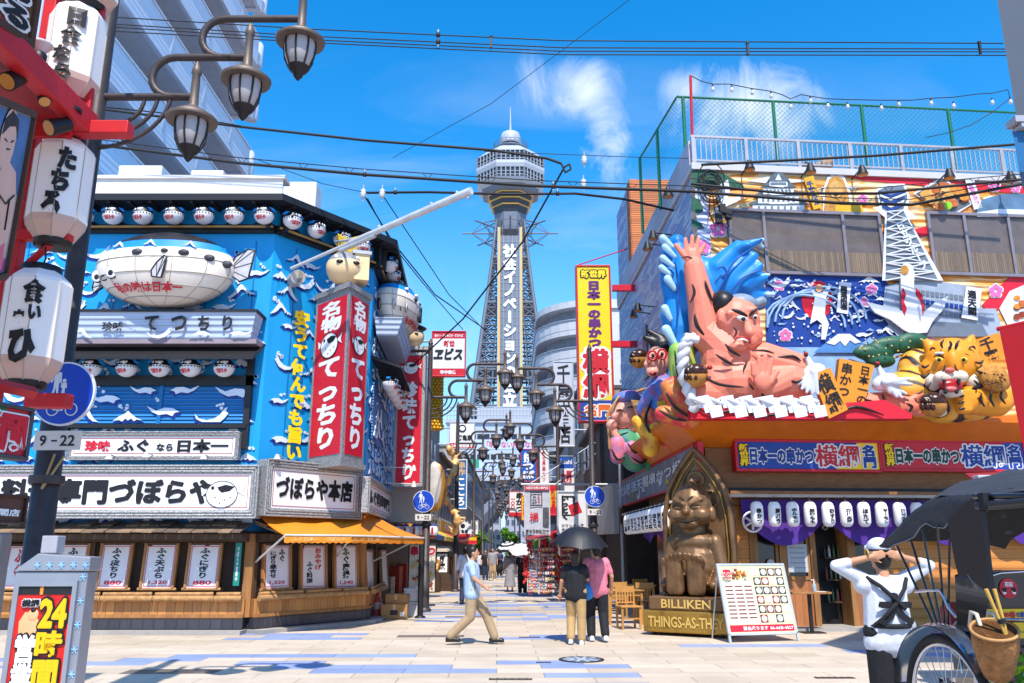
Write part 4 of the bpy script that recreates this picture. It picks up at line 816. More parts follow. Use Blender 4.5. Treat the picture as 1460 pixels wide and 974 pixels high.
# small lamps of the shop front
def spot(p,label,d,k=1.0):
    t=thing('spotlight',label,'spotlight',p,0,'spotlights of the red shop front'); d=V(d).normalized(); m=MB(); m.tube([(0,0,0),d*.2*k],[.06*k,.075*k],blk,14); m.build('barrel',t); m=MB(); m.lathe([(.09*k,0),(.09*k,.03)],blk,14,c=(0,0,.12*k)); m.tube([(0,0,.13*k),d*.06*k],.02*k,blk,6); m.build('mount',t)
    m=MB(); m.tube([d*.195*k,d*.203*k],.064*k,mat('lamp_amber','c98a4a',.3),14); m.build('lens',t)
spot(at(33,108,6.0),'black spotlight under the red canopy, nearer the picture edge',(-.1,-.5,-.5)); spot(at(98,177,6.6),'black spotlight with an amber lens at the end of the red beam',(-.3,-.5,-.4))
spot(at(30,104,6.0)+V((.0,.3,0)),'small black spotlight tucked behind the nearer one',(.3,-.2,-.5),.7)
p=at(57,75,6.3); t=thing('bulb_lamp','white-rimmed reflector bulb pointing up on the red beam','lamp',p); m=MB(); m.lathe([(.03,-.14),(.055,-.12),(.06,-.02),(.04,0)],blk,14); m.build('socket',t); m=MB(); m.lathe([(.04,0),(.085,.06),(.1,.075),(.085,.09),(.0,.1)],mat('bulb_white','cfc9c6',.3),16); m.build('bulb',t)
# box signs
def near_box():
    p0=at(-60,652,6.0);p1=at(42,652,6.6); W=Wall(p0,p1); sign(W,'box_sign','red and green light box with one white-edged character at the left edge','-60' and -60,572,43,652,0,.12,mat('box_red','c31830',.4,var=.05),mat('box_grey','4a4a4e',.5,.3),.03,[('横綱',-.45,.96,.08,.9,red,dict(bold=.05,out=wtx,ob=.05))],extra=lambda p,a,b,c,d,y: p.prism([(a,d),(a+(b-a)*.6,d),(a+(b-a)*.75,d-.1),(a,d-.1)],y-.004,y+.001,mat('box_green','0b6a3f',.5)))
    p0=at(-60,745,6.3);p1=at(36,745,6.9); W=Wall(p0,p1); sign(W,'box_sign','low brown sign with small white characters at the left edge',-60,703,36,746,0,.15,mat('sign_brown','54352b',.5),mat('sign_brown_edge','3f2720',.5),.02,[('通天閣店',.2,.93,.2,.5,wtx,dict(bold=.04))])
    p=at(6,830,6.0); t=thing('menu_case','grey metal menu case standing at the left edge behind the silver sign box','case',(p.x-.6,6.3,0),R(8)); m=MB(); m.box(-.35,.33,0,.2,0,1.72,mat('case_grey','8a888a',.45,.4)); m.build('body',t,bevel=.02); m=MB(); m.box(-.3,.28,-.02,-.002,.3,1.62,mat('case_glass','6a6a70',.15)); m.build('window',t)
near_box()
def silver_box():
    p=at(60,900,4.9); t=thing('light_box_sign','silver box sign with a red poster of yellow characters and a peaked top','sign',(p.x+.01,p.y,0),R(2)); k=1
    a=at(12,974,4.9);b=at(104,974,4.9); w_=.47; z1=zat(828,4.9); zt=zat(797,4.9); sil=mat('box_silver','9a9da6',.35,.5,var=.06)
    W_=.226; m=MB(); m.box(-W_,W_,0,.13,.0,z1+.05,sil); m.build('body',t,bevel=.008)
    m=MB(); m.hull([(-W_-.01,-.01,z1+.052),(W_+.01,-.01,z1+.052),(W_+.01,.14,z1+.052),(-W_-.01,.14,z1+.052)],[(-W_+.13,-.01,z1+.15),(W_+.01,-.01,z1+.13),(W_+.01,.14,z1+.13),(-W_+.13,.14,z1+.15)],sil); m.build('top',t,bevel=.006)
    m=MB(); m.box(-.1,.0,.02,.12,z1+.15,z1+.25,mat('clear_box','b5b5be',.2,alpha=.75)); m.build('sensor',t,bevel=.006)
    m=MB(); zb=.1
    for q in ((-W_+.02,-W_+.05,zb,z1),(W_-.072,W_-.045,zb,z1),(-W_+.05,W_-.072,z1-.03,z1),(-W_+.05,W_-.072,zb,zb+.03)): m.box(q[0],q[1],-.025,-.001,q[2],q[3],sil)
    m.build('frame',t)
    m=MB(); x0,x1=-W_+.05,W_-.072; m.box(x0,x1,-.012,-.002,zb+.03,z1-.03,mat('poster_red','d01c14',.4,var=.2,sc=3,dirt='e0641c')); H=z1-zb
    m.box(x0,x1,-.016,-.0125,z1-.075,z1-.03,blk); m.box(x0+.13,x0+.15,-.018,-.0165,z1-.075,z1-.03,mat('poster_orange','d98a2b',.5))
    q=x1-x0; yl=mat('poster_yellow','e8b400',.4,var=.05)
    m.text('24',x0+q*.46,x0+q*.95,z1-.25,z1-.1,-.02,yl,bold=.05,out=blk,ob=.07); m.text('時間',x0+q*.46,x0+q*.93,z1-.56,z1-.27,-.02,yl,vert=True,bold=.05,out=blk,ob=.07); m.text('営業中',x0+q*.06,x0+q*.46,z1-.74,z1-.29,-.02,wtx,vert=True,bold=.05,out=blk,ob=.07)
    m.text('横綱',x0+q*.1,x0+q*.42,z1-.14,z1-.1,-.02,ink,bold=.05,out=wtx,ob=.1)
    c=x0+q*.26; m.prism([(c-.055,z1-.3),(c-.06,z1-.22),(c-.03,z1-.17),(c+.03,z1-.17),(c+.06,z1-.22),(c+.05,z1-.3)],-.018,-.013,mat('print_flesh','e0a878',.5)); m.ell((c+.02,-.016,z1-.185),(.035,.006,.035),mat('print_flesh','e0a878'),12,6); m.ell((c+.02,-.018,z1-.16),(.018,.006,.014),ink,8,5)
    for k_,(ax,az,r_) in enumerate(((.7,.62,.05),(.85,.6,.04),(.6,.58,.035),(.9,.55,.06))): m.prism([(x0+q*ax+a_*r_*2.4 if x0+q*ax+a_*r_*2.4<x1 else x1,z1-az+b_*r_*2.4-.05) for a_,b_ in WAVES[k_]],-.019,-.013,(mat('print_wave','3a6a9a',.5),foam)[k_%2])
    m.build('poster',t)
    dec=mat('decor_ice','8fc0e8',.3)
    for x,y,z in [(W_-.022,-.004,z1+.02-i*.13) for i in range(9)]+[(-W_+.14+i*.075,-.014,z1+.085) for i in range(5)]:
        m=MB(); [m.tube([(x,y,z),(x+.019*cos(a*PI/3),y,z+.022*sin(a*PI/3))],.004,dec,4) for a in range(6)]; m.build('snowflake',t)
    t.scale=(.9,1,1)
silver_box()
m=MB(); p=at(48,690,7.8); m.tube([(0,0,-.12),(0,0,.02)],.115,mat('tape_tan','a88a5a',.5),14); 
for a in ((.1,-.1,.28),(.18,-.08,.26)): m.tube([(.03,-.12,-.05),a],.012,mat('tape_tan','a88a5a'),5)
o=m.build('pole_strap',label='tan strap with two sticks tied round the thick left post',cat='strap'); o.location=(-4.45,8.0,zat(690,7.9))
# ================================================================ the steel lattice tower at the end of the street
TY_=190.0
tw=mat('tower_white','a4a9b2',.5,var=.06); tg=mat('tower_grey','69717e',.5,.2,var=.1); tdk=mat('tower_glass','2a323e',.25,var=.1); tgold=mat('tower_gold','d8a94e',.4,.1,var=.03); tpan=mat('tower_panel','6b7280',.6,var=.1)
def lattice_tower():
    c=at(727.5,783,TY_); t=thing('observation_tower','tall grey steel lattice tower with an octagonal lookout at the end of the street','tower',(c.x,TY_,0))
    cx=c.x
    def rz(hw,v): return at(727.5+hw,v,TY_).x-at(727.5,v,TY_).x, zat(v,TY_)
    def oct(rows,m_,name,n=8,ph=PI/8,sm=False,par=t): m=MB(); k=1/cos(PI/8) if n==8 else 1; m.lathe([(rz(h,v)[0]*k,zat(v,TY_)) for h,v in rows],m_,n,ph=ph,sm=sm); return m.build(name,par)
    oct([(14.5,207),(14.5,198),(12.5,191.5),(6,188.6),(.1,188)],tw,'dome',28,0,True); oct([(13,217),(13,207)],tdk,'drum',20,0)
    m=MB(); m.lathe([(rz(24,214)[0],zat(214,TY_)),(rz(24.5,216)[0],zat(216.5,TY_)),(rz(12,216.5)[0],zat(217,TY_))],tg,24); 
    for j in range(24):
        a=2*PI*j/24; r=rz(23.8,214)[0]; m.tube([(r*cos(a),r*sin(a),zat(214,TY_)),(r*cos(a),r*sin(a),zat(207,TY_))],.07,tg,4)
    for v in (207,210.5): r=rz(23.8,214)[0]; m.tube([(r*cos(2*PI*j/32),r*sin(2*PI*j/32),zat(v,TY_)) for j in range(33)],.07,tg,4)
    m.build('roof_railing',t)
    oct([(46.5,235),(34,224),(21,217)],tw,'lookout_roof'); b1=oct([(45.5,249),(45.5,234.8)],tdk,'window_band'); oct([(46.5,258),(47.8,253),(47.4,249)],tw,'lookout_wall'); b2=oct([(45,271),(45.5,257.8)],tdk,'window_band'); oct([(40,277),(44.5,274),(46.4,271)],tw,'lookout_wall')
    for band,v0,v1,h in ((b1,234.8,249,46),(b2,257.8,271,45.8)):
        m=MB(); r=rz(h,v0)[0]/cos(PI/8)
        for s in range(8):
            a=2*PI*s/8+PI/8; b=a+PI/4; p=V((r*cos(a),r*sin(a),0)); q=V((r*cos(b),r*sin(b),0))
            for i in range(7):
                w_=p.lerp(q,i/6); m.tube([w_+V((0,0,zat(v1,TY_))),w_+V((0,0,zat(v0,TY_)))],.13 if i%6 else .25,tw,4,sm=False)
            for f in (.45,.8): z=zat(v0+(v1-v0)*f,TY_); m.tube([p+V((0,0,z)),q+V((0,0,z))],.1,tw,4,sm=False)
        m.build('mullion',band)
    oct([(33,284),(39,281),(39.6,277.2)],tpan,'underside'); oct([(22,310),(24.5,301),(27.5,292),(31,284.2)],tdk,'neck')
    for h,v in ((32.5,284.6),(29.8,292),(26.8,300)): oct([(h-.9,v+1),(h-.3,v+.9),(h-.1,v),(h-.7,v-.2)],tgold,'gold_band')
    oct([(20.5,333),(22,309.5)],tpan,'neck'); oct([(2.0,188.1),(1.3,175),(.6,153)],tw,'antenna',6,0,True)
    # four curved legs with ties and crossed braces
    def hw(v): 
        P=((320,19.5),(330,20.5),(380,25.5),(430,31.5),(480,38.5),(535,45.5),(592,53),(640,58))
        for (a,b),(c_,d) in zip(P,P[1:]):
            if a<=v<=c_: return b+(d-b)*(v-a)/(c_-a)
        return P[-1][1]
    lev=[322+ (600-322)*i/22 for i in range(23)]
    def cor(v,k): h=rz(hw(v),v)[0]; sx,sy=((-1,-1),(1,-1),(1,1),(-1,1))[k]; return V((sx*h,sy*h,zat(v,TY_)))
    for k in range(4): m=MB(); m.tube([cor(v,k) for v in lev],[.34+.3*i/22 for i in range(23)],tg,6); m.build('leg',t)
    for k in range(4):
        m=MB()
        for i,v in enumerate(lev):
            a,b=cor(v,k),cor(v,(k+1)%4); m.tube([a,b],.14+.009*i,tg,4,sm=False)
            if i<22:
                c_,d=cor(lev[i+1],k),cor(lev[i+1],(k+1)%4); mid=(a+b)/2; mi2=(c_+d)/2
                for p,q in ((a,a.lerp(b,.25)*0+c_.lerp(d,.24)),(a.lerp(b,.24),c_),(b,c_.lerp(d,.76)),(a.lerp(b,.76),d),(a.lerp(b,.24),c_.lerp(d,.24)),(a.lerp(b,.76),c_.lerp(d,.76))): m.tube([p,q],.11+.005*i,tg,4,sm=False)
        m.build('cross_brace',t)
    for v in (375,440,532): h=rz(hw(v)+1.5,v)[0]; z=zat(v,TY_); m=MB(); m.box(-h,h,-h,h,z-.25,z+.25,tg); m.build('platform',t)
    # lettered panel with gold edge strips
    y=-9.6; x0=at(711.5,460,TY_+y).x-cx; x1=at(743.5,460,TY_+y).x-cx; z0=zat(598,TY_+y);z1=zat(336,TY_+y); m=MB(); m.box(x0,x1,y,y+1.5,z0,z1,tpan)
    for k in range(1,5): m.box(x0+(x1-x0)*k/5-.1,x0+(x1-x0)*k/5+.1,y-.06,y-.001,z0,z1,mat('tower_panel_rib','7f8793',.5))
    for k in range(26): z=z0+(z1-z0)*k/26; m.box(x0,x1,y-.07,y-.001,z,z+.18,mat('tower_panel_rib','7f8793'))
    cxp=(x0+x1)/2-.1; m.text('社会イノベーションの日立',cxp-1.5,cxp+1.5,zat(579,TY_+y),zat(349,TY_+y),y-.2,mat('tower_letter','e2e6ee',.4,var=0),vert=True,bold=.06); m.build('lettered_panel',t)
    for x in (x0,x1): m=MB(); m.box(x-.42,x-.14,y-.25,y+.4,z0,z1+2,tw); m.box(x-.13,x+.22,y-.3,y+.4,z0,z1+2,tgold); m.build('edge_strip',t)
    # ring of spokes below the lookout
    zc=zat(333,TY_);zt=zat(318,TY_);zb=zat(352,TY_); R_=at(796,333,TY_).x-cx
    for k in range(8):
        a=PI*k/4; r0=rz(20,333)[0]*1.1; d=V((cos(a),sin(a),0)); m=MB()
        for z in (zc,zt,zb): m.tube([d*r0+V((0,0,z)),d*(R_*.8)+V((0,0,zc))],.14,tg,5)
        m.tube([d*r0+V((0,0,zc)),d*R_+V((0,0,zc))],.2,tg,5); m.tube([d*(R_*.45)+V((0,0,zc+ (zt-zc)*.5)),d*(R_*.45)+V((0,0,zc+(zb-zc)*.5))],.12,tg,5)
        e=V((cos(a+PI/4),sin(a+PI/4),0)); m.tube([d*(R_*.8)+V((0,0,zc)),e*(R_*.8)+V((0,0,zc))],.08,tg,4); m.tube([d*(R_*.45)+V((0,0,zc)),e*(R_*.45)+V((0,0,zc))],.08,tg,4); m.build('spoke',t)
    # the building the tower stands on
    Yb=-20.0; blk_=mat('base_panels','a3b0c4',.5,var=.06); X0=at(637,640,TY_+Yb).x-cx;X1=at(822,640,TY_+Yb).x-cx; z0=zat(676,TY_+Yb);z1=zat(603,TY_+Yb)
    m=MB(); m.box(X0,X1,Yb,20,z0,z1,blk_); b=m.build('base_block',t)
    m=MB(); m.box(X0-.5,X1+.5,Yb-.6,20,z0-1.4,z0-.002,tw); m.box(X0-.4,X1+.4,Yb-.5,20,z1+.002,z1+.7,tw); m.build('cornice',b)
    for v0,v1 in ((619,626),(648,655)):
        za,zb_=zat(v1,TY_+Yb),zat(v0,TY_+Yb); m=MB(); m.box(X0+.4,X1-.4,Yb-.05,Yb-.002,za-.3,zb_+.3,tw)
        n=18; 
        for i in range(n): x=X0+.6+(X1-X0-1.2)*i/n; m.box(x,x+(X1-X0)/n*.74,Yb-.12,Yb-.051,za,zb_,tdk)
        m.build('window_row',b)
    m=MB(); p=mat('banner_blue','a9bde0',.5,var=.03)
    for s,v0,v1,c_,u0,u1 in (('「明けない夜はない」',628,640,mat('banner_red','c8323c',.5),694,768),('マスクのトはずす日',657,668,ink,690,748)):
        a,b_=at(u0,640,TY_+Yb).x-cx,at(u1,640,TY_+Yb).x-cx; m.box(X0+1,X1-1,Yb-.06,Yb-.003,zat(v1+.6,TY_+Yb),zat(v0-.6,TY_+Yb),p); m.text(s,a,b_,zat(v1-1,TY_+Yb),zat(v0+1,TY_+Yb),Yb-.1,c_,bold=.03)
    a,b_=at(669,660,TY_+Yb).x-cx,at(683,660,TY_+Yb).x-cx; m.box(a,b_,Yb-.12,Yb-.061,zat(667,TY_+Yb),zat(655,TY_+Yb),mat('banner_green','2a8f6e',.5)); m.build('banner',t)
    m=MB()
    for z in (z1+1.6,z1+2.6,z1+3.4): m.tube([(X0,Yb+.2,z),(X1,Yb+.2,z)],.1,tw,4)
    for i in range(40): x=X0+(X1-X0)*i/39; m.tube([(x,Yb+.2,z1),(x,Yb+.2,z1+3.4)],.08,tw,4)
    m.box(X0+6,X1-4,Yb+6,Yb+9,z1+.7,z1+4.2,tw); m.build('roof_railing',t)
    zl=z0-1.4; m=MB(); m.box(X0+.5,X1-.5,Yb+1.0,19,zl-2.6,zl-.01,tg)
    for i in range(9): x=X0+1+(X1-X0-2)*i/8; m.box(x-.25,x+.25,Yb+.3,Yb+1.0,zl-3,zl-.02,tpan)
    m.tube([(-2,Yb+.5,zl-6),(-5,Yb+.5,zl)],.5,tg,4,sm=False); m.tube([(-2,Yb+.5,zl-6),(1.5,Yb+.5,zl)],.5,tg,4,sm=False); m.build('soffit_truss',t)
    for sx in (-1,1):
        for y in (Yb+1,12): m=MB(); m.tube([(sx*1.0-.8,y,zl-3.0),(sx*5.5-.8,y,zl-8),(sx*10.5,y,0)],[1.3,1.5,1.8],tpan,4,sm=False); m.build('leg',t)
lattice_tower()
# ================================================================ buildings beyond and behind
def block(name,label,x0,x1,y0,y1,z1,wall,win,rows,cols,face='front',roof=None,wz=.5,ww=.6,base=1.0,rail=False):
    """a plain building whose front (or street side) carries separate windows"""
    cx,cy=(x0+x1)/2,(y0+y1)/2; t=thing(name,label,'building',(cx,cy,0)); a,b=(x1-x0)/2,(y1-y0)/2
    m=MB(); m.box(-a,a,-b,b,0,z1,wall); m.box(-a-.15,a+.15,-b-.15,b+.15,z1+.002,z1+.35,roof or wall); m.build('wall',t)
    h=(z1-base)/rows
    for r in range(rows):
        for c in range(cols):
            z=base+h*(r+.25); 
            m=MB()
            if face=='front': w_=2*a/cols; x=-a+w_*(c+(1-ww)/2); m.box(x,x+w_*ww,-b-.05,-b-.003,z,z+h*wz,win); m.box(x-.08,x+w_*ww+.08,-b-.12,-b-.051,z-.15,z-.03,galv)
            else:
                s=-1 if face=='west' else 1; w_=2*b/cols; y=-b+w_*(c+(1-ww)/2); m.box(s*(a+.003),s*(a+.05),y,y+w_*ww,z,z+h*wz,win); m.box(s*(a+.051),s*(a+.1),y-.05,y+w_*ww+.05,z-.12,z-.03,galv)
            m.build('window',t)
    return t
gls=mat('window_grey','4f5a68',.2,var=.15,spec=.6)
block('far_building','pale far office block seen under the tower on the left',-14,-3.5,255,275,19,mat('far_wall','a5a8b2',.7),gls,5,5)
block('far_building','taller grey far block seen under the tower on the right',-2.5,9,300,320,28,mat('far_wall_grey','9a9fae',.7),gls,7,6)
block('far_building','low cream far house at the very end of the street',-6,-1.5,232,240,6,mat('far_wall_cream','b8aca0',.7),gls,2,3)
block('far_building','brownish far block right of the tower foot',11,26,235,255,24,mat('far_wall_brown','8e847e',.7),gls,6,4)
block('far_building','long low grey far block behind the left shops',-40,-16,215,235,22,mat('far_wall','a5a8b2'),gls,6,8)
# rounded white apartment house on the right behind the tall yellow sign
def round_flats():
    Y=62; p=at(838,600,Y); x0=at(784,600,Y).x; x1=at(905,600,Y).x; t=thing('apartment_building','white apartment house with rounded balconies behind the tall yellow sign','building',(p.x,Y,0)); m=MB(); cr=mat('flats_white','bcbdc2',.6,var=.05)
    zt=zat(440,Y); W_=x1-p.x; L_=x0-p.x
    def outline(e): 
        r=4.0; return [(W_,-e),(L_+r,-e)]+[(L_+r-(r+e)*sin(a),r-(r+e)*cos(a)) for a in [R(10*i) for i in range(1,10)]]+[(L_-e,18),(W_,18)]
    m.plan(outline(0),0,zt,mat('flats_recess','7f858f',.7)); m.build('core',t); n=9; h=zt/n
    for k in range(n):
        z=k*h; m=MB(); m.plan(outline(.9),z,z+.18*h,cr); m.plan(outline(.92),z+.181*h,z+.52*h,cr); m.plan(outline(1.0),z+.521*h,z+.56*h,mat('flats_coping','8d97a6',.5)); m.build('balcony',t)
    m=MB(); m.plan(outline(.9),zt,zt+.5,cr); m.build('roof',t)
    for k in range(n):
        for i in range(int((W_-L_-5.0)/2.6)): m=MB(); x=L_+4.6+i*2.6; m.box(x,x+1.5,-.05,-.003,k*h+.57*h,k*h+.96*h,gls); m.build('window',t)
    x0b,x1b=at(852,500,50).x,at(925,500,50).x; block('white_building','plain white building with a few windows between the yellow sign and the mural wall',x0b,x1b,50,58,zat(440,50),mat('plain_white','c5c4c4',.6,var=.05),gls,6,3,ww=.35,wz=.35)
round_flats()
# tall apartment block with slanting rows of balconies at the upper left
def tall_flats():
    X=-14.2; y0,y1=20.0,36.5; t=thing('apartment_building','tall grey apartment block with rows of rounded balconies at upper left','building',(X,(y0+y1)/2,0)); gw=mat('flats_grey','c6cad3',.6,var=.05); tile=stripes('flats_tile','ccd1dc','bcc3d0',2,.22,.1,.5,.1,.03); b=(y1-y0)/2
    m=MB(); m.box(-9,0,-b,b,0,44,tile); m.build('wall',t)
    n=13; h=3.0
    for k in range(2,n+1):
        z=k*h+1.2; m=MB(); m.box(.003,1.5,-b+2.6,b-.2,z-.22,z,gw); m.build('balcony_slab',t)
        m=MB(); m.box(1.38,1.55,-b+2.6,b-.0,z-.3,z+1.1,tile); m.box(.01,1.37,b-.3,b-.02,z-.3,z+1.1,tile); 
        c=(.2,-b+2.6); m.lathe([(1.35,z-.3),(1.35,z+1.1)],tile,24,c=(.2,-b+2.7,0)); m.lathe([(1.38,z+1.1),(1.38,z+1.2)],gw,24,c=(.2,-b+2.7,0)); m.box(1.34,1.6,-b+2.6,b,z+1.1,z+1.18,gw); m.build('balcony_front',t)
        for i in range(4):
            y=-b+4.0+i*3.3; m=MB(); m.box(.004,.06,y,y+2.4,z+.1,z+2.2,gls); m.build('window',t); 
            m=MB(); m.lathe([(.3,z+.0),(.34,z+.1),(.34,z+1.2),(.28,z+1.3)],gw,12,c=(1.25,y+3.2,.0)); m.build('downpipe_box',t)
        m=MB(); m.box(.004,.05,-b+.3,-b+.9,z+.4,z+2.0,gls); m.build('window',t)
    for y in (-b+1.2,-b+3.9): m=MB(); m.tube([(.35,y,0),(.35,y,44)],.09,gw,8); m.build('pipe',t)
tall_flats()
# ================================================================ shops along both sides of the street
aw_cols=('b32a22','c27a22','3a5f8f','7a3b2a','d0b040','46705a')
def shop(side,y0,y1,h,wallc,label,aw=None,fl=2,lantern=False,xo=0):
    """one narrow shop; side -1 stands on the left (faces +x), 1 on the right (faces -x)"""
    X=side*(3.75+xo)-.0144*(y0-10); W=Wall((X,y0),(X,y1)) if side<0 else Wall((X,y1),(X,y0)); L=W.len
    t=thing('shop_building',label,'shop',(W.o.x,W.o.y,0),W.rot); wl=mat('shop_wall_'+wallc,wallc,.7,var=.18,sc=2,streak=3); m=MB(); m.box(0,L,.003,7,0,h,wl); m.box(-.05,L+.05,-.25,7,h+.002,h+.18,mat('shop_roof','4e4a49',.7)); m.build('wall',t)
    m=MB(); m.box(.25,L-.25,-.02,.0,.1,2.35,mat('shop_dark','221c1a',.5,var=.2)); m.build('opening',t)
    for i in range(max(2,int(L/2))):
        x=.3+(L-.6)*i/max(2,int(L/2)); m=MB(); m.box(x,x+.9,-.35,-.021,.1,rnd.uniform(.7,1.2),mat('stall_'+(c:=rnd.choice(('8f5a30','b0a090','6a4a3a','a83a2a'))),c,.7,var=.3,sc=9)); m.build('display',t)
    for f in range(1,fl):
        z=2.9+(h-2.9)*(f-1)/max(1,fl-1)+.5
        for i in range(max(1,int(L/2.2))): x=.6+i*2.1; m=MB(); m.box(x,x+1.2,-.04,0,z,z+1.0,gls); m.box(x-.06,x+1.26,-.09,-.041,z-.1,z,galv); m.build('window',t)
    m=MB(); c=rnd.choice(('c9c0b2','b3282a','2a4a8a','d6b23a','3a3a3a')); m.box(.15,L-.15,-.16,-.001,2.62,3.25,mat('fascia_'+c,c,.5)); q=rnd.choice(('串かつ','お好み焼','新世界','たこ焼','元祖')); m.text(q,L*.25,L*.75,2.72,3.15,-.165,wtx if c!='c9c0b2' else ink,bold=.04); m.build('fascia',t)
    if aw:
        m=MB(); a=mat('awning_'+aw,aw,.6,var=.08); m.hull([(.1,-1.1,2.15),(L-.1,-1.1,2.15),(L-.1,-1.1,2.18),(.1,-1.1,2.18)],[(.1,-.17,2.55),(L-.1,-.17,2.55),(L-.1,-.17,2.58),(.1,-.17,2.58)],a); m.box(.1,L-.1,-1.13,-1.1,1.98,2.18,a); m.build('awning',t)
    return t
shop(-1,26.7,33,5.6,'6b4a35','low brown shop just past the blue restaurant with an orange awning','c27a22',2,xo=.15)
shop(-1,33.2,40,7.5,'8d8378','grey shop on the left side with a blue awning','3a5f8f',3,xo=.2)
shop(-1,40.2,49,8.5,'a39a8e','pale shop on the left side with a yellow awning','d0b040',3,xo=.1)
shop(-1,49.2,62,7,'7a6a5c','brown shop on the left side with a red awning','b32a22',3)
shop(-1,62.3,84,9,'9c9894','long grey shop on the left side with a dark awning','7a3b2a',3)
shop(-1,84.3,140,11,'8e8a8c','farthest shop row building on the left side',None,4)
shop(1,33.2,41,6.5,'5d4c40','dark brown shop on the right side with a red awning','b32a22',3,xo=.1)
shop(1,41.3,50,9.5,'9a8470','tan shop on the right side without a second awning','b32a22',4,xo=.3)
shop(1,50.3,66,8,'a8a29c','pale shop on the right side with a green awning','46705a',3,xo=.2)
shop(1,66.3,90,10,'8c8078','brown grey shop on the right side with an orange awning','c27a22',4)
shop(1,90.3,140,12,'97959a','farthest shop row building on the right side',None,4)
# ---------------------------------------------------------------- signs hung out over the street (they face down the street)
def hung(label,u0,v0,u1,v1,Y,face,frame,fw,texts,extra=None,depth=.18,arm=0,name='hanging_sign'):
    a=at(u0,(v0+v1)/2,Y);b=at(u1,(v0+v1)/2,Y); W=Wall(a,b); t=sign(W,name,label,u0,v0,u1,v1,0,depth,face,frame,fw,texts,'sign',extra=extra); x0,x1,z0,z1=rect(W,u0,v0,u1,v1,depth); h=z1-z0
    m=MB(); m.box(-(x1-x0)/2+.01,(x1-x0)/2-.01,-.009,.06,.01,h-.01,galv); m.build('back',t)
    if arm:
        for f in (.2,.8): m=MB(); s=1 if arm>0 else -1; m.tube([(s*(x1-x0)/2,0,h*f),(s*(x1-x0)/2+arm,.1,h*f)],.04,galv,6); m.build('arm',t)
    return t
def bands(c1,f0,f1): return lambda p,a,b,c,d,y: (p.box(a,b,y,y+.002,c,c+(d-c)*f0,c1) if f0 else None, p.box(a,b,y,y+.002,d-(d-c)*f1,d,c1) if f1 else None)
wb=mat('hung_white','dcd8d6',.45,var=.05); hr=mat('hung_red','c81e2c',.45)
hung('white and red sign with brushed black kana high over the left row',615,472,664,537,30,wb,hr,.04,[('串かつ・お好み焼き・焼きそば',.06,.94,.88,.95,wtx,dict(bold=.03)),('年中無休',.25,.75,.03,.12,wtx,dict(bold=.05)),('ヱビス',.06,.94,.36,.62,ink,dict(bold=.06,sh=.15)),('新世',.35,.68,.66,.8,hr,dict(bold=.06))],bands(hr,.16,.15),arm=-.5)
hung('white sign with a round crest and a red strip on the left',641,602,677,640,42,wb,galv,.03,[('鶴亀家',.3,.92,.3,.52,ink,dict(bold=.04)),('24時間営業中',.06,.95,.03,.17,wtx,dict(bold=.04))],lambda p,a,b,c,d,y:(p.box(a,b,y,y+.002,c,c+(d-c)*.2,hr),p.lathe([(.2,0),(.2,.01)],ink,16,c=((a+b)/2,y,d-.3),ax='y'),p.ell(((a+b)/2,y-.01,d-.3),(.14,.01,.12),wtx,12,6)),arm=-.6)
hung('blue vertical sign with white characters on the left row',649,655,666,726,47,mat('hung_blue','1f66a8',.5),wb,.06,[('串作',.12,.9,.68,.97,mat('hung_tan','c8a87a',.5),dict(vert=True,bold=.05)),('こころ',.15,.85,.05,.62,wtx,dict(vert=True,bold=.05))],arm=-.5)
def disc_sign():
    p=at(660,757,36); t=thing('round_sign','round white sign with a red lower part and bulbs round the rim','sign',p); m=MB(); r=.4; m.lathe([(r,0),(r,.1)],galv,28,ax='y'); m.lathe([(r*.93,.1),(r*.93,.105)],wb,28,ax='y'); P=[(r*.93*cos(R(a)),r*.93*sin(R(a))) for a in range(200,341,10)]; m.prism(P,-.112,-.106,hr); m.text('鶴亀家',-.22,.22,-.1,.05,-.112,ink,bold=.03); m.ell((0,-.11,.2),(.1,.01,.1),ink,12,6); m.build('disc',t)
    for j in range(18): a=2*PI*j/18; m=MB(); m.ell((r*cos(a),-.06,r*sin(a)),.035,mat('bulb_white','cfc9c6'),6,4); m.build('bulb',t)
disc_sign()
hung('small yellow and red sign low on the left row',668,764,680,776,44,mat('hung_yellow','d9b21c',.5),hr,.03,[('串',.3,.7,.1,.45,hr,dict(bold=.05))],bands(hr,.45,0))
hung('small white sign above the yellow and red one on the left row',672,742,682,762,52,wb,galv,.03,[('め',.2,.8,.3,.8,ink)])
hung('tall yellow vertical sign with a red edge and blue foot',822.5,378,873.5,602,26.0,mat('big_yellow','ecc50a',.45,var=.04),mat('edge_red','c4152c',.4),.06,[('新世界',.12,.9,.925,.975,yel,dict(bold=.06,out=ink,ob=.14)),('日本一の串かつ',.31,.71,.47,.9,mat('purple_ink','5a1a66',.5,var=0),dict(vert=True,bold=.08)),('横綱',.12,.92,.14,.45,hr,dict(vert=True,bold=.06,out=wtx,ob=.09)),('名門',.14,.92,.025,.1,mat('orange_ink','e0661c',.5),dict(bold=.05,out=wtx,ob=.08))],lambda p,a,b,c,d,y:p.box(a,b,y,y+.002,c,c+(d-c)*.125,mat('foot_blue','1c3f95',.5)),.3)
for v in (411,491): 
    q=at(873,v,26.1);e=at(914,v-1,26.6); t=MB(); t.box(0,(e-q).x,-.08,.08,-.1,.1,mat('edge_red','c4152c')); o=t.build('sign_bracket',label='red box beam joining the tall yellow sign to the mural wall, %s'%('upper' if v==411 else 'lower'),cat='bracket'); o.location=q
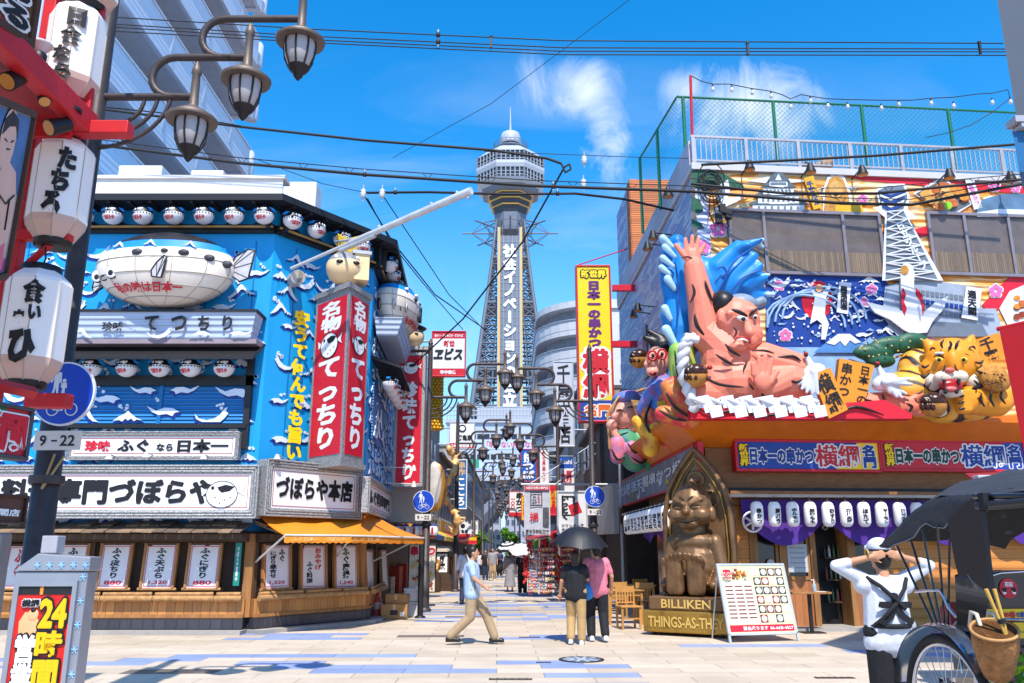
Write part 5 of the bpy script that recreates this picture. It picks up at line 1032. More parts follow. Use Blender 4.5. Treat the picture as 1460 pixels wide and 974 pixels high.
m=MB(); q=at(824,378,26.0); m.tube([(0,0,0),at(900,353,27.5)-q],.02,mat('edge_red','c4152c'),5); o=m.build('guy_wire',label='thin red wire from the top of the tall yellow sign to the wall',cat='wire'); o.location=q
hung('white vertical sign with four black characters beside the yellow one',789,515,818.5,637,38,mat('hung_grey','b9bac2',.5,var=.05),galv,.05,[('千屋酒店',.14,.86,.02,.97,ink,dict(vert=True,bold=.03))],arm=.6)
def bulbrim(p,a,b,c,d,y):
    for i in range(16):
        for x in (a+.03,b-.03): p.ell((x,y,c+(d-c)*(i+.5)/16),.035,hr,6,4)
    for i in range(8):
        for z in (c+.03,d-.03): p.ell((a+(b-a)*(i+.5)/8,y,z),.035,hr,6,4)
hung('blue sign with white brushed kana and a rim of red bulbs on the right',741.5,640,766,687,55,mat('hung_blue2','1858b0',.5),hr,.04,[('釣り',.2,.8,.58,.9,wtx,dict(bold=.06)),('つぼ',.15,.85,.08,.55,wtx,dict(vert=True,bold=.06))],bulbrim,arm=.5)
hung('white vertical strip sign with thin red characters on the right',768,640,783,690,52,wb,galv,.04,[('新世界串カツ',.3,.7,.05,.95,hr,dict(vert=True,bold=.02))],arm=.5)
hung('white sign with a blue beer lettered top on the right',794,650,819,702,41,wb,galv,.03,[('Asahi',.1,.9,.78,.92,wtx,dict(bold=.03)),('大関',.2,.85,.2,.6,hr,dict(bold=.05))],lambda p,a,b,c,d,y:p.box(a,b,y,y+.002,c+(d-c)*.66,d,mat('beer_blue','1a4fa8',.5)),arm=.4)
hung('white and red sign of the skewer shop in the middle of the right row',726,700,748,737,50,wb,hr,.03,[('串かつ',.45,.95,.2,.95,ink,dict(vert=True,bold=.06)),('一〇〇',.08,.35,.3,.7,hr,dict(vert=True,bold=.05))],bands(hr,.16,0),arm=.6)
hung('narrow yellow and orange sign beside the skewer shop sign',743,706,753,742,47,mat('hung_yellow','d9b21c'),mat('hung_orange','d4661c',.5),.05,[('元祖',.2,.8,.1,.9,hr,dict(vert=True,bold=.05))])
hung('yellow and red sign between the cloth banner and the white box sign',782,690,796,735,44,mat('hung_yellow','d9b21c'),hr,.05,[('新世界',.2,.8,.1,.9,hr,dict(vert=True,bold=.05))],bands(hr,.25,.2))
boxt=[('こっ',.1,.62,.55,.9,ink,dict(bold=.04)),('いっとく',.14,.36,.32,.92,ink,dict(vert=True,bold=.08)),('かやの',.5,.66,.5,.9,ink,dict(vert=True)),('カウンター席',.1,.9,.13,.22,ink,dict(bold=.03)),('座敷あります',.1,.9,.02,.11,ink,dict(bold=.03))][1:]
def boxrim(p,a,b,c,d,y):
    for q in ((a+.1,a+.16,c+.55,d-.1),(a+.1,b-.35,d-.16,d-.1),(a+.1,b-.35,c+.5,c+.55),(b-.4,b-.35,c+.55,d-.16)): p.box(q[0],q[1],y,y+.002,q[2],q[3],ink)
    m_=hr; p.mx=MX.Translation((b-.34,y,c+.72))@MX.Rotation(R(-20),4,'Y'); p.box(-.17,.17,-.006,-.001,-.17,.17,m_); p.mx=None
hung('large white box sign with a black outlined square and a red seal on the right',794,700,838,762,26.5,mat('box_white','d3cfcc',.5,var=.04),galv,.05,boxt,boxrim,.35)
m=MB(); p0=at(838,762,26.7);p1=at(876,768,24.2); z1=zat(698,26.7); W=Wall(p0,p1); m.box(0,W.len,.0,.15,zat(763,26.7),zat(697,26.0),mat('box_side_grey','9c9a98',.5,var=.06)); o=m.build('side_screen',label='blank grey side panel joining the white box sign to the dark wall',cat='panel'); o.location=W.o; o.rotation_euler=(0,0,W.rot)
def cloth_banner():
    Y=29; a=at(747,690,Y);b=at(784,690,Y); t=thing('cloth_banner','pale cloth banner with a black framed square hanging from a white rod','banner',(a.x,Y,zat(763,Y))); w_=b.x-a.x;h=zat(692,Y)-zat(763,Y); m=MB(); cb=mat('banner_grey','bcbcc6',.6,var=.12,sc=4)
    m.sheet([[(x/10*w_,.03*sin(x*.9)*(1-z/8),z/8*h) for x in range(11)] for z in range(9)],cb); m.box(.02,w_-.02,-.05,-.045,h*.9,h*.985,hr); m.text('大阪新世界の専門店',.06,w_-.06,h*.915,h*.97,-.056,wtx)
    for q in ((.25,.7,.58,.6),(.25,.7,.84,.86),(.25,.28,.6,.84),(.67,.7,.6,.84)): m.box(w_*q[0],w_*q[1],-.05,-.045,h*q[2],h*q[3],ink)
    m.text('こい',w_*.33,w_*.48,h*.62,h*.82,-.05,ink,vert=True,bold=.05); m.text('新世',w_*.52,w_*.62,h*.64,h*.8,-.05,hr,vert=True); m.text('宴会予約受付中',w_*.06,w_*.94,h*.04,h*.11,-.05,ink,bold=.04); m.text('福',w_*.2,w_*.55,h*.28,h*.45,-.05,hr); m.box(w_*.72,w_*.95,-.05,-.045,h*.2,h*.55,mat('banner_photo','5a5a62',.6,var=.4,sc=14)); m.build('cloth',t)
    m=MB(); m.tube([(-.1,0,h+.03),(3.2,.3,h+.05)],.04,mat('rod_white','cfcfcf',.4),8); m.build('rod',t)
    for k in (0,1): m=MB(); m.tube([(.2+.9*k,0,h+.05),(2.6,1.0,h+1.6-.4*k)],.02,galv,5); m.build('stay',t)
cloth_banner()
# plain dark building between the skewer hall and the next shop
t=thing('dark_building','dark brown narrow building behind the blank grey panel','building',(4.0,27.9,0)); m=MB(); m.box(-.35,7,-.6,5.2,0,6.8,mat('dark_planks','3a2d27',.7,var=.2,sc=3)); m.build('wall',t); m=MB(); m.box(-.5,-.36,-.55,5.0,2.4,2.9,mat('dark_beam','4f3a2c',.7)); m.build('beam',t); m=MB(); m.tube([(-.42,-.3,0),(-.42,-.3,6.6)],.06,galv,8); m.build('pipe',t)
# gilded figures, stand lantern and small statue on the left side
gold=mat('gilt_bronze','a8783c',.4,.45,var=.25,sc=4,dirt='6a4522'); gpal=mat('gilt_pale','cfa56a',.45,.2,var=.25,sc=3,dirt='a8743a')
def gilded():
    Y=33; o=at(640,700,Y); t=thing('gilded_relief','large gilded dragon-like relief climbing the front of the left row','sculpture',(o.x,Y,o.z)); m=MB(); q=random.Random(5); pts=[]
    for i in range(26):
        f=i/25; p=at(640+9*sin(f*9)+ (4*f),640+118*f,Y+.25*sin(f*13))-o; pts.append(p); m.ell(p,(.13+.06*sin(i*2.1),.13,.16),gold,10,6)
        if i%2: d=V((q.uniform(-.4,.35),q.uniform(-.3,0),q.uniform(-.1,.35))); m.cap(p,p+d,.07,.02,gold,8)
    fuse('body',m,.035,gpal,t,1)
    Y=28; o=at(619,690,Y); t=thing('gilded_leaf','white and gold leaf shaped panel under the eave past the narrow red sign','sculpture',(o.x,Y,o.z)); m=MB(); m.ell((0,0,0),(.26,.12,.75),mat('gilt_white','d3cbc0',.4,.1,var=.15),14,9); m.build('leaf',t); m=MB(); m.ell((.1,.05,-.1),(.3,.1,.8),gold,14,9); m.ell((-.1,.02,-.75),(.2,.12,.2),gold,10,6); m.build('rim',t)
    Y=31; o=at(621,570,Y); t=thing('corn_column','yellow woven column like a corn cob beside the first left lamp','column',(o.x,Y,o.z-1.1)); m=MB(); cy=mat('corn_yellow','d9a21c',.5,var=.12)
    for k in range(18):
        for j in range(12): a=2*PI*(j+.5*(k%2))/12; m.ell((.24*cos(a),.24*sin(a),k*.12),(.07,.07,.07),cy,6,4)
    m.lathe([(.22,-.05),(.22,2.15)],cy,12); m.build('cob',t); m=MB(); m.lathe([(.26,2.1),(.3,2.2),(.1,2.35)],gold,12); m.build('cap',t)
    p=gnd(633,838); p=at(634,838,34); t=thing('stand_lantern','wooden stand lantern on a stepped base beside the left lamp post','lantern',(p.x-.1,34,0)); m=MB(); 
    for k in range(3): m.box(-.42+.05*k,.42-.05*k,-.3+.04*k,.3-.04*k,.22*k,.22*k+.218,dkb)
    m.build('base',t); m=MB(); m.box(-.26,.26,-.22,.22,.66,1.5,dkb); m.box(-.2,.2,-.235,-.221,.72,1.42,paper); m.text('ぎ庵',-.12,.12,.8,1.35,-.24,ink,vert=True,bold=.06); m.build('lamp_box',t); m=MB(); m.hull([(-.42,-.36,1.502),(.42,-.36,1.502),(.42,.36,1.502),(-.42,.36,1.502)],[(-.3,-.2,1.72),(.3,-.2,1.72),(.3,.2,1.72),(-.3,.2,1.72)],mat('lamp_roof','a89a86',.6)); m.build('roof',t)
    p=at(619,838,33); t=thing('small_statue','small dark bronze seated statue on a barrel beside the stand lantern','statue',(p.x-.1,33,0)); m=MB(); m.lathe([(.34,0),(.38,.3),(.34,.7)],dkb,16); m.build('barrel',t); m=MB(); m.ell((0,0,1.0),(.3,.25,.32),gold); m.ell((0,-.03,1.38),(.19,.19,.22),gold); m.cap((-.25,0,1.1),(-.2,-.25,.85),.1,.08,gold); m.cap((.25,0,1.1),(.2,-.25,.85),.1,.08,gold); m.ell((0,-.18,.8),(.3,.2,.12),gold); fuse('figure',m,.03,gold,t,3)
gilded()
leaf=[mat('leaf_%s'%h,h,.6,var=.15,spec=.2) for h in ('3f7a1e','5a9628','75b036','2c5c18')]
def tree(label,x,y,z0,z1,r,seed,n=2600,s=.16,name='street_tree'):
    q=random.Random(seed); t=thing(name,label,'tree',(x,y,0)); m=MB(); bark=mat('bark','4e4034',.8,bump=.3); m.tube([(0,0,0),(.05,.02,z0),(.0,.05,(z0+z1)/2)],[.14,.1,.05],bark,8)
    for i in range(6): a=i*1.05; m.tube([(0,.02,z0*.8),(r*.5*cos(a),r*.5*sin(a),z0+(z1-z0)*.45)],[.06,.02],bark,5)
    m.build('trunk',t); m=MB(); cl=[(q.uniform(-.65,.65)*r,q.uniform(-.65,.65)*r,z0+(z1-z0)*q.uniform(.15,.85),q.uniform(.3,.5)*r) for i in range(12)]
    for i in range(n):
        c=q.choice(cl); d=V((q.gauss(0,1),q.gauss(0,1),q.gauss(0,1))).normalized()*c[3]*(q.random()**.4); p=V(c[:3])+d; u=V((q.gauss(0,1),q.gauss(0,1),q.gauss(0,.6))).normalized()*s; v=u.cross(V((q.gauss(0,1),q.gauss(0,1),q.gauss(0,1)))).normalized()*s*.6
        m.add([p-u*.5,p+v*.5,p+u*.5,p-v*.5],[(0,1,2,3)],q.choice(leaf))
    m.build('crown',t)
p=at(725,783,58); tree('bright green young street tree in the middle of the street end',p.x,58,1.0,3.1,.75,3)
p=at(683,783,66); tree('green street tree partly hidden by the left row signs',p.x,66,1.6,3.4,.8,9)
p=at(771,783,52); tree('green street tree among the right row shops',p.x,52,1.5,2.9,.55,4,1200)
# ================================================================ the painted skewer hall on the right corner
K0=at(990,250,17.8); K0=V((K0.x,17.8,0)); K1=K0+V((cos(R(5)),sin(R(5)),0))*13; K2=V((K0.x-.28,29.5,0))
YF=Wall(K0,K1); YS=Wall(K2,K0)
def poly(mb,W,off,P,m,th=.02,side=None,mx=None):
    pts=[W.hit(u,v,off) for u,v in P]; mb.prism(pts,-off,-off+th,m,side)
def ribbons(name,h1,h2,h3=None):       # painted cloud bands on a corrugated wall
    if name in MATS: return MATS[name]
    m=bpy.data.materials.new(name); m.use_nodes=True; MATS[name]=m; nt=m.node_tree; N=nt.nodes; L=nt.links; b=N['Principled BSDF']; b.inputs['Roughness'].default_value=.5
    tc=N.new('ShaderNodeTexCoord'); mp=N.new('ShaderNodeMapping'); mp.inputs['Scale'].default_value=(.55,1,3.6); L.new(tc.outputs['Object'],mp.inputs[0])
    t=N.new('ShaderNodeTexNoise'); t.inputs['Scale'].default_value=1.0; t.inputs['Detail'].default_value=3; t.inputs['Distortion'].default_value=.4; L.new(mp.outputs[0],t.inputs[0])
    rp=N.new('ShaderNodeValToRGB'); rp.color_ramp.interpolation='CONSTANT'; rp.color_ramp.elements[0].color=col(h1); rp.color_ramp.elements[1].position=.5; rp.color_ramp.elements[1].color=col(h2)
    e=rp.color_ramp.elements.new(.44); e.color=col(h3 or h1); e=rp.color_ramp.elements.new(.60); e.color=col(h1); L.new(t.outputs[0],rp.inputs[0]); L.new(rp.outputs[0],b.inputs['Base Color'])
    sep=N.new('ShaderNodeSeparateXYZ'); L.new(tc.outputs['Object'],sep.inputs[0]); s=N.new('ShaderNodeMath'); s.operation='MULTIPLY'; s.inputs[1].default_value=2*PI/.16; L.new(sep.outputs[2],s.inputs[0]); q=N.new('ShaderNodeMath'); q.operation='SINE'; L.new(s.outputs[0],q.inputs[0])
    bp=N.new('ShaderNodeBump'); bp.inputs['Strength'].default_value=.6; bp.inputs['Distance'].default_value=.02; L.new(q.outputs[0],bp.inputs['Height']); L.new(bp.outputs[0],b.inputs['Normal']); return m
mur=ribbons('mural_orange','dd8526','e3bf8e','e29a40'); mblue=ribbons('mural_side_blue','7f93bd','b3bccd','8a86b8'); navy=mat('mural_navy','143f94',.5,var=.15,sc=6); pale=mat('mural_white','d6dbe2',.5,var=.06); mred=mat('mural_red','cf1730',.5,var=.05); mgrey=mat('mural_grey','6b7684',.5,var=.1); mlt=mat('mural_pale_blue','8fb4dc',.5,var=.15,sc=4); mor=mat('mural_tag_orange','d98a26',.5,var=.06); mgold=mat('mural_gold','c98f3a',.5,var=.25,sc=9); mgreen=mat('mural_green','1c5a42',.5,var=.2,sc=8); mpink=mat('mural_pink','dc6aa8',.5); alum=mat('aluminium','b3aeb0',.4,.4)
wpl=stripes('cedar_planks','bf7730','7c4a1e',2,.2,.05,.6,.25,.22); wpv=stripes('cedar_planks_upright','a8693a','6b4020',0,.16,.05,.6,.25,.2); canop=mat('canopy_orange','cf6a04',.5,var=.1,sc=3); wbeam=mat('cedar_beam','8a5a30',.6,sc=5,streak=.2,var=.2); purple=mat('noren_purple','4e2788',.7,var=.08)
ZR=10.2
def flower(m,W,off,u,v,r):
    for k in range(5):
        a=R(90+72*k); c=(u+r*.55*cos(a),v-r*.55*sin(a)); poly(m,W,off,[(c[0]+r*.5*cos(a+R(t))*(1 if t%120 else 1.0),c[1]-r*.5*sin(a+R(t))) for t in range(0,360,45)],pale,.01); poly(m,W,off+.012,[(c[0]+r*.36*cos(a+R(t)),c[1]-r*.36*sin(a+R(t))) for t in range(0,360,45)],mpink,.01)
def skewer_hall():
    t=thing('restaurant_building','orange restaurant building on the right corner covered in painted murals','building',tuple(K0))
    def part(mb,name,W=YF,par=t,**k): o=mb.build(name,par,**k); o.location=W.o-K0; o.rotation_euler=(0,0,W.rot); return o
    def out2(off):
        c=YS.d.x*YF.d.y-YS.d.y*YF.d.x; p=YS.o+YS.n*off;q=YF.o+YF.n*off; r=q-p; tt=(r.x*YF.d.y-r.y*YF.d.x)/c; return p+YS.d*tt
    m=MB(); m.box(0,13,.004,.3,4.0,ZR-.02,mur); part(m,'wall')
    m=MB(); m.box(0,YS.len+.001,-.004,.28,4.0,ZR-.021,mblue); part(m,'wall',YS)
    body=[tuple((q-K0)[:2]) for q in (YS.pt(0,0,-.3),out2(-.3),YF.pt(12.9,0,-.3),YF.pt(12.9,0,-.3)+V((0,11,0)))]; m=MB(); m.plan(body,3.9,ZR-.03,mblue); m.build('wall',t)
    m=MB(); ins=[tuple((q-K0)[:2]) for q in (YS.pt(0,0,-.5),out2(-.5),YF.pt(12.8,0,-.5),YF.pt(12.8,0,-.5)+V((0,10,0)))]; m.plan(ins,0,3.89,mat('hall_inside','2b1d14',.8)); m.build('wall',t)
    # roof slab, parapet edge and railing
    rf=[tuple((q-K0)[:2]) for q in (YS.pt(0,0,.06),out2(.07),YF.pt(12.9,0,.07),YF.pt(12.9,0,-.3)+V((0,11,0)))]; m=MB(); m.plan(rf,ZR,ZR+.16,mat('roof_white','bfbbbd',.6,var=.06)); m.build('roof',t)
    m=MB(); m.box(0,YS.len-.1,-.075,.1,ZR+.162,ZR+.8,mat('parapet_lilac','b3b2c0',.6,var=.06)); part(m,'parapet',YS)
    m=MB(); z0,z1=ZR+.22,ZR+.88
    m.box(-.05,13,-.05,.0,z1-.05,z1,alum); m.box(-.05,13,-.045,-.005,z0,z0+.04,alum)
    for i in range(11): x=i*1.28; m.box(x-.04,x+.04,-.055,.005,ZR+.16,z1-.051,alum)
    for i in range(104): x=i*.124+.06; m.box(x-.011,x+.011,-.03,-.01,z0+.04,z1-.05,alum)
    part(m,'railing')
    # windows
    wf=mat('window_frame_bronze','8f868a',.4,.4); blind=mat('window_blind','8f8078',.45,var=.2,sc=2); bam=stripes('bamboo_blind','a58c68','70593f',0,.05,.15,.7,.3,.3)
    for us,u0,u1,v0,v1 in (((1090,1203),1041,1254,306,389),((1377,1440),1327,1490,310,391)):
        x0,x1,z0,z1=rect(YF,u0,v0,u1,v1); m=MB(); m.box(x0,x1,-.03,.0,z0,z1,blind); m.box(x0+.03,x1-.03,-.034,-.0301,z0+.03,z0+(z1-z0)*.36,bam)
        w_=part(m,'window'); f=MB()
        for q in ((x0-.05,x0+.02,z0,z1),(x1-.02,x1+.05,z0,z1),(x0-.05,x1+.05,z1-.001,z1+.07),(x0-.05,x1+.05,z0-.07,z0+.001)): f.box(q[0],q[1],-.09,-.002,q[2],q[3],wf)
        for u in us: x,_=YF.hit(u,350); f.box(x-.035,x+.035,-.085,-.031,z0,z1,wf)
        f.build('frame',w_); g=MB(); g.box(x0,x1,-.045,-.04,z0,z1,mat('window_glass','5a5356',.08,var=0,alpha=.2,spec=.8)); g.build('pane',w_)
    # painted scenes fixed to the front
    def mural(name,f): m=MB(); f(m); part(m,name)
    P_=lambda m,off,pts,c,th=.012: poly(m,YF,off,pts,c,th)
    def clouds(m):
        P_(m,.014,[(1193,247),(1255,247),(1330,257),(1420,262),(1459,267),(1475,279),(1400,271),(1330,266),(1232,257)],mred); mural('mural_swoosh',lambda m: P_(m,.014,[(1253,338),(1330,321),(1330,334),(1253,352)],mred)); mural('mural_swoosh',lambda m: P_(m,.014,[(1400,435),(1440,394),(1475,394),(1475,415),(1440,425),(1415,450)],mred))
        for (u,v,w_,h) in ((1115,258,50,6),(1200,268,34,4),(1270,250,30,4),(1420,283,20,4)): mural('mural_cloud',lambda m_: P_(m_,.026,[(u-w_,v),(u-w_*.4,v-h),(u+w_*.2,v-h*.5),(u+w_,v),(u+w_*.3,v+h*.4),(u-w_*.5,v+h*.5)],pale))
        for u,v,r in ((1024,326,14),(1003,352,12),(1111,407,9),(1120,478,10),(1243,413,9),(1232,430,7),(1420,415,11),(1230,284,8),(1418,266,9),(1448,268,8),(1298,476,9),(1323,486,9)): mural('mural_flower',lambda m_: flower(m_,YF,.03,u,v,r))
    mural('mural_swoosh',clouds)
    def waves_(m):
        P_(m,.014,[(1092,392),(1255,392),(1290,430),(1300,495),(1092,495)],navy)
        q=random.Random(11)
        for i in range(26):
            u=q.uniform(1096,1240);v=q.uniform(400,488); k=q.uniform(14,34); P=[(u+a*k,v-b*k*.8) for a,b in q.choice(WAVES)]; P=[(max(1093,min(a,1290)),max(393,min(b,494))) for a,b in P]; P_(m,.028+.0006*i,P,q.choice((pale,mlt,pale)))
        for k in range(4):
            pts=[(1175-10*k-60*cos(a),455-46*sin(a)+4*k) for a in [R(x) for x in range(0,181,15)]]; pts=[(max(1094,u),max(393,v)) for u,v in pts]; x=[YF.hit(u,v,.05) for u,v in pts]; m.tube([(a,-.05,b) for a,b in x],.03,mlt,5)
        for i in range(110): u=q.uniform(1100,1235);v=q.uniform(398,490); r=q.uniform(.8,2.0); P_(m,.05,[(u+r*cos(R(a)),v+r*sin(R(a))) for a in range(0,360,60)],pale,.008)
        for i in range(16):
            u=q.uniform(1210,1285);v=q.uniform(420,490); k=q.uniform(12,24); P_(m,.047+.0006*i,[(u+a*k,v-b*k*.8) for a,b in q.choice(WAVES)],q.choice((pale,mlt)))
        P_(m,.012,[(1095,495),(1300,495),(1300,592),(1095,592)],mlt); P_(m,.06,[(1160,503),(1185,483),(1195,476),(1212,476),(1225,485),(1248,503)],mat('mural_fuji','4f86c4',.5)); P_(m,.075,[(1178,489),(1195,476),(1212,476),(1228,488),(1219,490),(1212,485),(1205,494),(1198,486),(1190,492)],pale)
    mural('mural_waves',waves_)
    def castle(m):
        gr=mat('castle_roof','56646a',.5,var=.2,sc=14)
        for k,(w_,v0,v1) in enumerate(((46,288,303),(36,275,290),(27,264,277),(16,254,266))):
            c=1110; P_(m,.02+.02*k,[(c-w_*.8,v1),(c-w_*.8,v0),(c+w_*.8,v0),(c+w_*.8,v1)],pale); P_(m,.032+.02*k,[(c-w_,v0+4),(c-w_*.55,v0-6),(c,v0-9),(c+w_*.55,v0-6),(c+w_,v0+4)],gr); P_(m,.044+.02*k,[(c-w_*.3,v0+3),(c,v0-6),(c+w_*.3,v0+3)],pale)
            for j in range(-3,4): P_(m,.034+.02*k,[(c+j*w_*.2-1.5,v1-3),(c+j*w_*.2-1.5,v0+6),(c+j*w_*.2+1.5,v0+6),(c+j*w_*.2+1.5,v1-3)],mgrey,.014)
    mural('mural_castle',castle)
    def birds(m):
        for k,P in enumerate(([(986,243),(1005,241),(1030,247),(1058,262),(1062,268),(1040,270),(1022,266),(1005,272),(986,265)],[(986,280),(998,285),(1003,300),(996,305),(986,300)],[(986,312),(1000,318),(1004,326),(986,322)])): P_(m,.02+.01*k,P,mgreen)
        P_(m,.06,[(1013,306),(1022,294),(1028,288),(1020,283),(1028,262),(1038,256),(1041,270),(1038,282),(1050,281),(1068,276),(1050,288),(1036,294),(1024,303)],pale); P_(m,.075,[(1022,294),(1030,289),(1029,296)],mred)
    mural('mural_crane',birds)
    if 1:
        def tagp(P,c1,s,c2,off,cx,cy,w_,h,rot):
            m=MB(); P_(m,off,P,c1); x,z=YF.hit(cx,cy,off); k=17.5/FPX; m.mx=MX.Translation((x,-off-.004,z))@MX.Rotation(R(rot),4,'Y'); m.text(s,-w_*k/2,w_*k/2,-h*k/2,h*k/2,0,c2,vert=True,bold=.06); m.mx=None; part(m,'mural_tag')
        tagp([(1146,254),(1160,250),(1172,296),(1160,299)],mat('tag_yellow','d9a81c',.5),'千客万来',navy,.06,1159,275,11,40,-14)
        tagp([(1376,256),(1388,254),(1401,296),(1389,299)],pale,'名物串かつ',mpink,.06,1388,276,9,38,-14); tagp([(1197,402),(1214,404),(1209,448),(1193,445)],pale,'開運招福',ink,.09,1203,425,11,38,6); tagp([(1378,408),(1400,412),(1394,457),(1371,453)],pale,'通天閣',ink,.12,1386,432,14,40,7)
    def golden(m):
        P_(m,.03,[(1173,303),(1174,270),(1180,252),(1192,247),(1204,252),(1212,272),(1217,303)],pale); P_(m,.044,[(1175,303),(1177,270),(1183,255),(1192,250),(1202,255),(1209,274),(1214,303)],mgold); P_(m,.06,[(1192+11*cos(R(a)),270-12*sin(R(a))) for a in range(0,360,30)],mat('mural_gold_light','d9a860',.5,var=.2,sc=12)); P_(m,.06,[(1190,303),(1192,292),(1228,290),(1232,303)],mat('tag_yellow','d9a81c',.5)); P_(m,.075,[(1184,274),(1192,279),(1200,274),(1192,276)],ink)
    mural('mural_statue',golden)
    def tray(m):
        P_(m,.03,[(1302,276),(1325,262),(1345,252),(1388,290),(1362,306),(1352,306)],pale); P_(m,.044,[(1306,276),(1345,255),(1384,290),(1360,303)],mat('tray_grey','6a6864',.4)); q=random.Random(3)
        for i in range(60):
            f=q.random();g=q.random(); u=1312+40*f+30*g;v=276-18*f*.9+22*g; r=q.uniform(3,6); P_(m,.05+.001*i,[(u+r*1.5*cos(R(a)),v+r*sin(R(a))) for a in range(0,360,45)],mat('food_'+(h:=q.choice(('d98a2b','c4662a','e0b46a','b03a22','d9a04a'))),h,.5,var=.2,sc=12),.003)
        P_(m,.12,[(1352+6*cos(R(a)),293+6*sin(R(a))) for a in range(0,360,40)],mat('lime','8fc22a',.5))
    mural('mural_food',tray)
    def tower_(m):
        P_(m,.1,[(1249,270),(1265,262),(1290,262),(1297,280),(1294,298),(1309,312),(1296,313),(1345,400),(1258,400),(1262,310),(1244,296),(1254,294)],pale); P_(m,.115,[(1252,272),(1266,265),(1288,265),(1294,280),(1288,298),(1266,300),(1256,290)],mgrey)
        for k in range(5): P_(m,.13,[(1254+k,272+5*k),(1270,278+5*k),(1292-k,270+5*k),(1292-k,273+5*k),(1270,281+5*k),(1254+k,275+5*k)],pale if k%2 else navy,.008)
        P_(m,.115,[(1265,302),(1288,300),(1338,400),(1263,400)],mgrey)
        for k in range(8):
            f=k/8; a=(1265-2*f,302+98*f); b=(1288+50*f,300+100*f); a2=(1265-2*(f+.125),302+98*(f+.125)); b2=(1288+50*(f+.125),300+100*(f+.125))
            for p,q in ((a,b2),(b,a2),(a,b)): x=[YF.hit(*p,.13),YF.hit(*q,.13)]; m.tube([(c,-.13,d) for c,d in x],.018,pale,4)
        x,z=YF.hit(1300,350,.15); m.mx=MX.Translation((x,-.15,z))@MX.Rotation(R(-24),4,'Y'); m.text('日立グループ',-.1,.1,-.62,.62,0,pale,vert=True,bold=.05); m.mx=None
        P_(m,.06,[(1262,408),(1300,398),(1345,402),(1395,410),(1400,440),(1420,440),(1432,480),(1280,480),(1258,450)],mat('mural_building','9aa7b8',.5))
        for r in range(3):
            for k in range(14): u=1300+k*6.8;v=412+r*13+k*.9; P_(m,.075,[(u,v),(u+5,v+.6),(u+5,v+7.6),(u,v+7)],mgrey if r!=1 else navy,.008)
        P_(m,.075,[(1285,456),(1400,462),(1410,480),(1290,480)],mgrey); 
        P_(m,.06,[(1393,300),(1400,285),(1425,277),(1460,276),(1490,278),(1490,308),(1393,308)],mat('mural_arch','5a7896',.5,var=.2)); P_(m,.075,[(1393,303),(1425,298),(1490,300),(1490,309),(1393,309)],pale)
    mural('mural_tower',tower_)
    def idol(m):
        P_(m,.16,[(1235,430),(1275,440),(1292,445),(1285,412),(1284,385),(1290,374),(1300,378),(1304,388),(1303,410),(1318,445),(1335,430),(1352,422),(1346,440),(1330,458),(1322,474),(1300,476),(1288,470),(1270,456),(1248,446)],pale,.05); P_(m,.175,[(1290+6*cos(R(a)),385+7*sin(R(a))) for a in range(0,360,40)],mgold); 
        for s in (0,1): P_(m,.175,[(1288+22*s-4*s,410),(1292+14*s,420),(1289+24*s,430),(1293+22*s,440),(1290+26*s,450),(1286+32*s,440),(1285+30*s,420)],mred)
        P_(m,.03,[(1165+22*cos(R(a)),428+28*sin(R(a))) for a in range(0,360,20)],mred); P_(m,.07,[(1150,402),(1155,405),(1163,418),(1172,418),(1180,408),(1186,406),(1178,424),(1176,448),(1182,462),(1177,484),(1171,484),(1172,462),(1165,456),(1155,462),(1158,446),(1162,424)],pale); P_(m,.085,[(1168+5*cos(R(a)),411+6*sin(R(a))) for a in range(0,360,40)],mat('print_flesh','e0a878',.5))
    mural('mural_figure',idol)
    # food painting at the far right, small blue one on the side
    mural('mural_food',lambda m:(P_(m,.03,[(1440,470),(1425,440),(1440,415),(1475,400),(1490,470)],pale),[P_(m,.045+.001*i,[(1450+(i*7)%28+5*cos(R(a)),425+(i*11)%30+4*sin(R(a))) for a in range(0,360,45)],mat('food_'+('d98a2b','8f3a18','c4662a')[i%3],('d98a2b','8f3a18','c4662a')[i%3],.5),.003) for i in range(18)]))
    m=MB(); a,b,c,d=.8,1.5,4.6,7.2; m.box(YS.len-3.6,YS.len-1.3,-.05,-.001,5.3,7.6,mat('side_sign_yellow','d9ac1a',.5,var=.1)); m.box(YS.len-3.7,YS.len-1.2,-.08,-.051,7.6,7.7,dkb); m.box(YS.len-3.7,YS.len-3.6,-.08,-.001,5.2,7.6,blk); m.box(YS.len-1.3,YS.len-1.2,-.08,-.001,5.2,7.6,blk); m.text('日本一の串',YS.len-2.9,YS.len-1.9,5.4,7.5,-.056,mat('purple_ink','5a1a66'),vert=True,bold=.05,out=wtx); part(m,'side_sign',YS)
    for i in range(3): m=MB(); y=2.5+i*2.2; m.box(y,y+.6,-.06,-.001,5.0+(i%2)*1.6,6.6+(i%2)*1.6,mat('slit_dark','4a4f5c',.4)); part(m,'window',YS)
    # rear block rising behind the side wall
    m=MB(); a=at(890,420,29.6); m.box(0,3.2,.02,4,3.8,zat(250,26),mblue); o=part(m,'rear_block',YS); m=MB(); br=stripes('brick_orange','b5683a','7a4628',2,.08,.15,.8,.3,.15); m.box(2.6,3.21,-.03,.019,ZR+.2,zat(250,26)-.02,br); m.box(3.202,3.24,0,3.9,ZR+.3,zat(250,26)-.03,br)
    part(m,'brick_face',YS)
    # sloped canopy under the figures (front and street side)
    zt=zat(598,16.9); e=[YS.pt(YS.len-5.6,0,1.0),out2(1.0),YF.pt(12.5,0,1.0)]; f=[YS.pt(YS.len-5.6,0,.25),out2(.25),YF.pt(12.5,0,.25)]; i0=[YS.pt(YS.len-5.6,0,0),out2(0),YF.pt(12.5,0,0)]
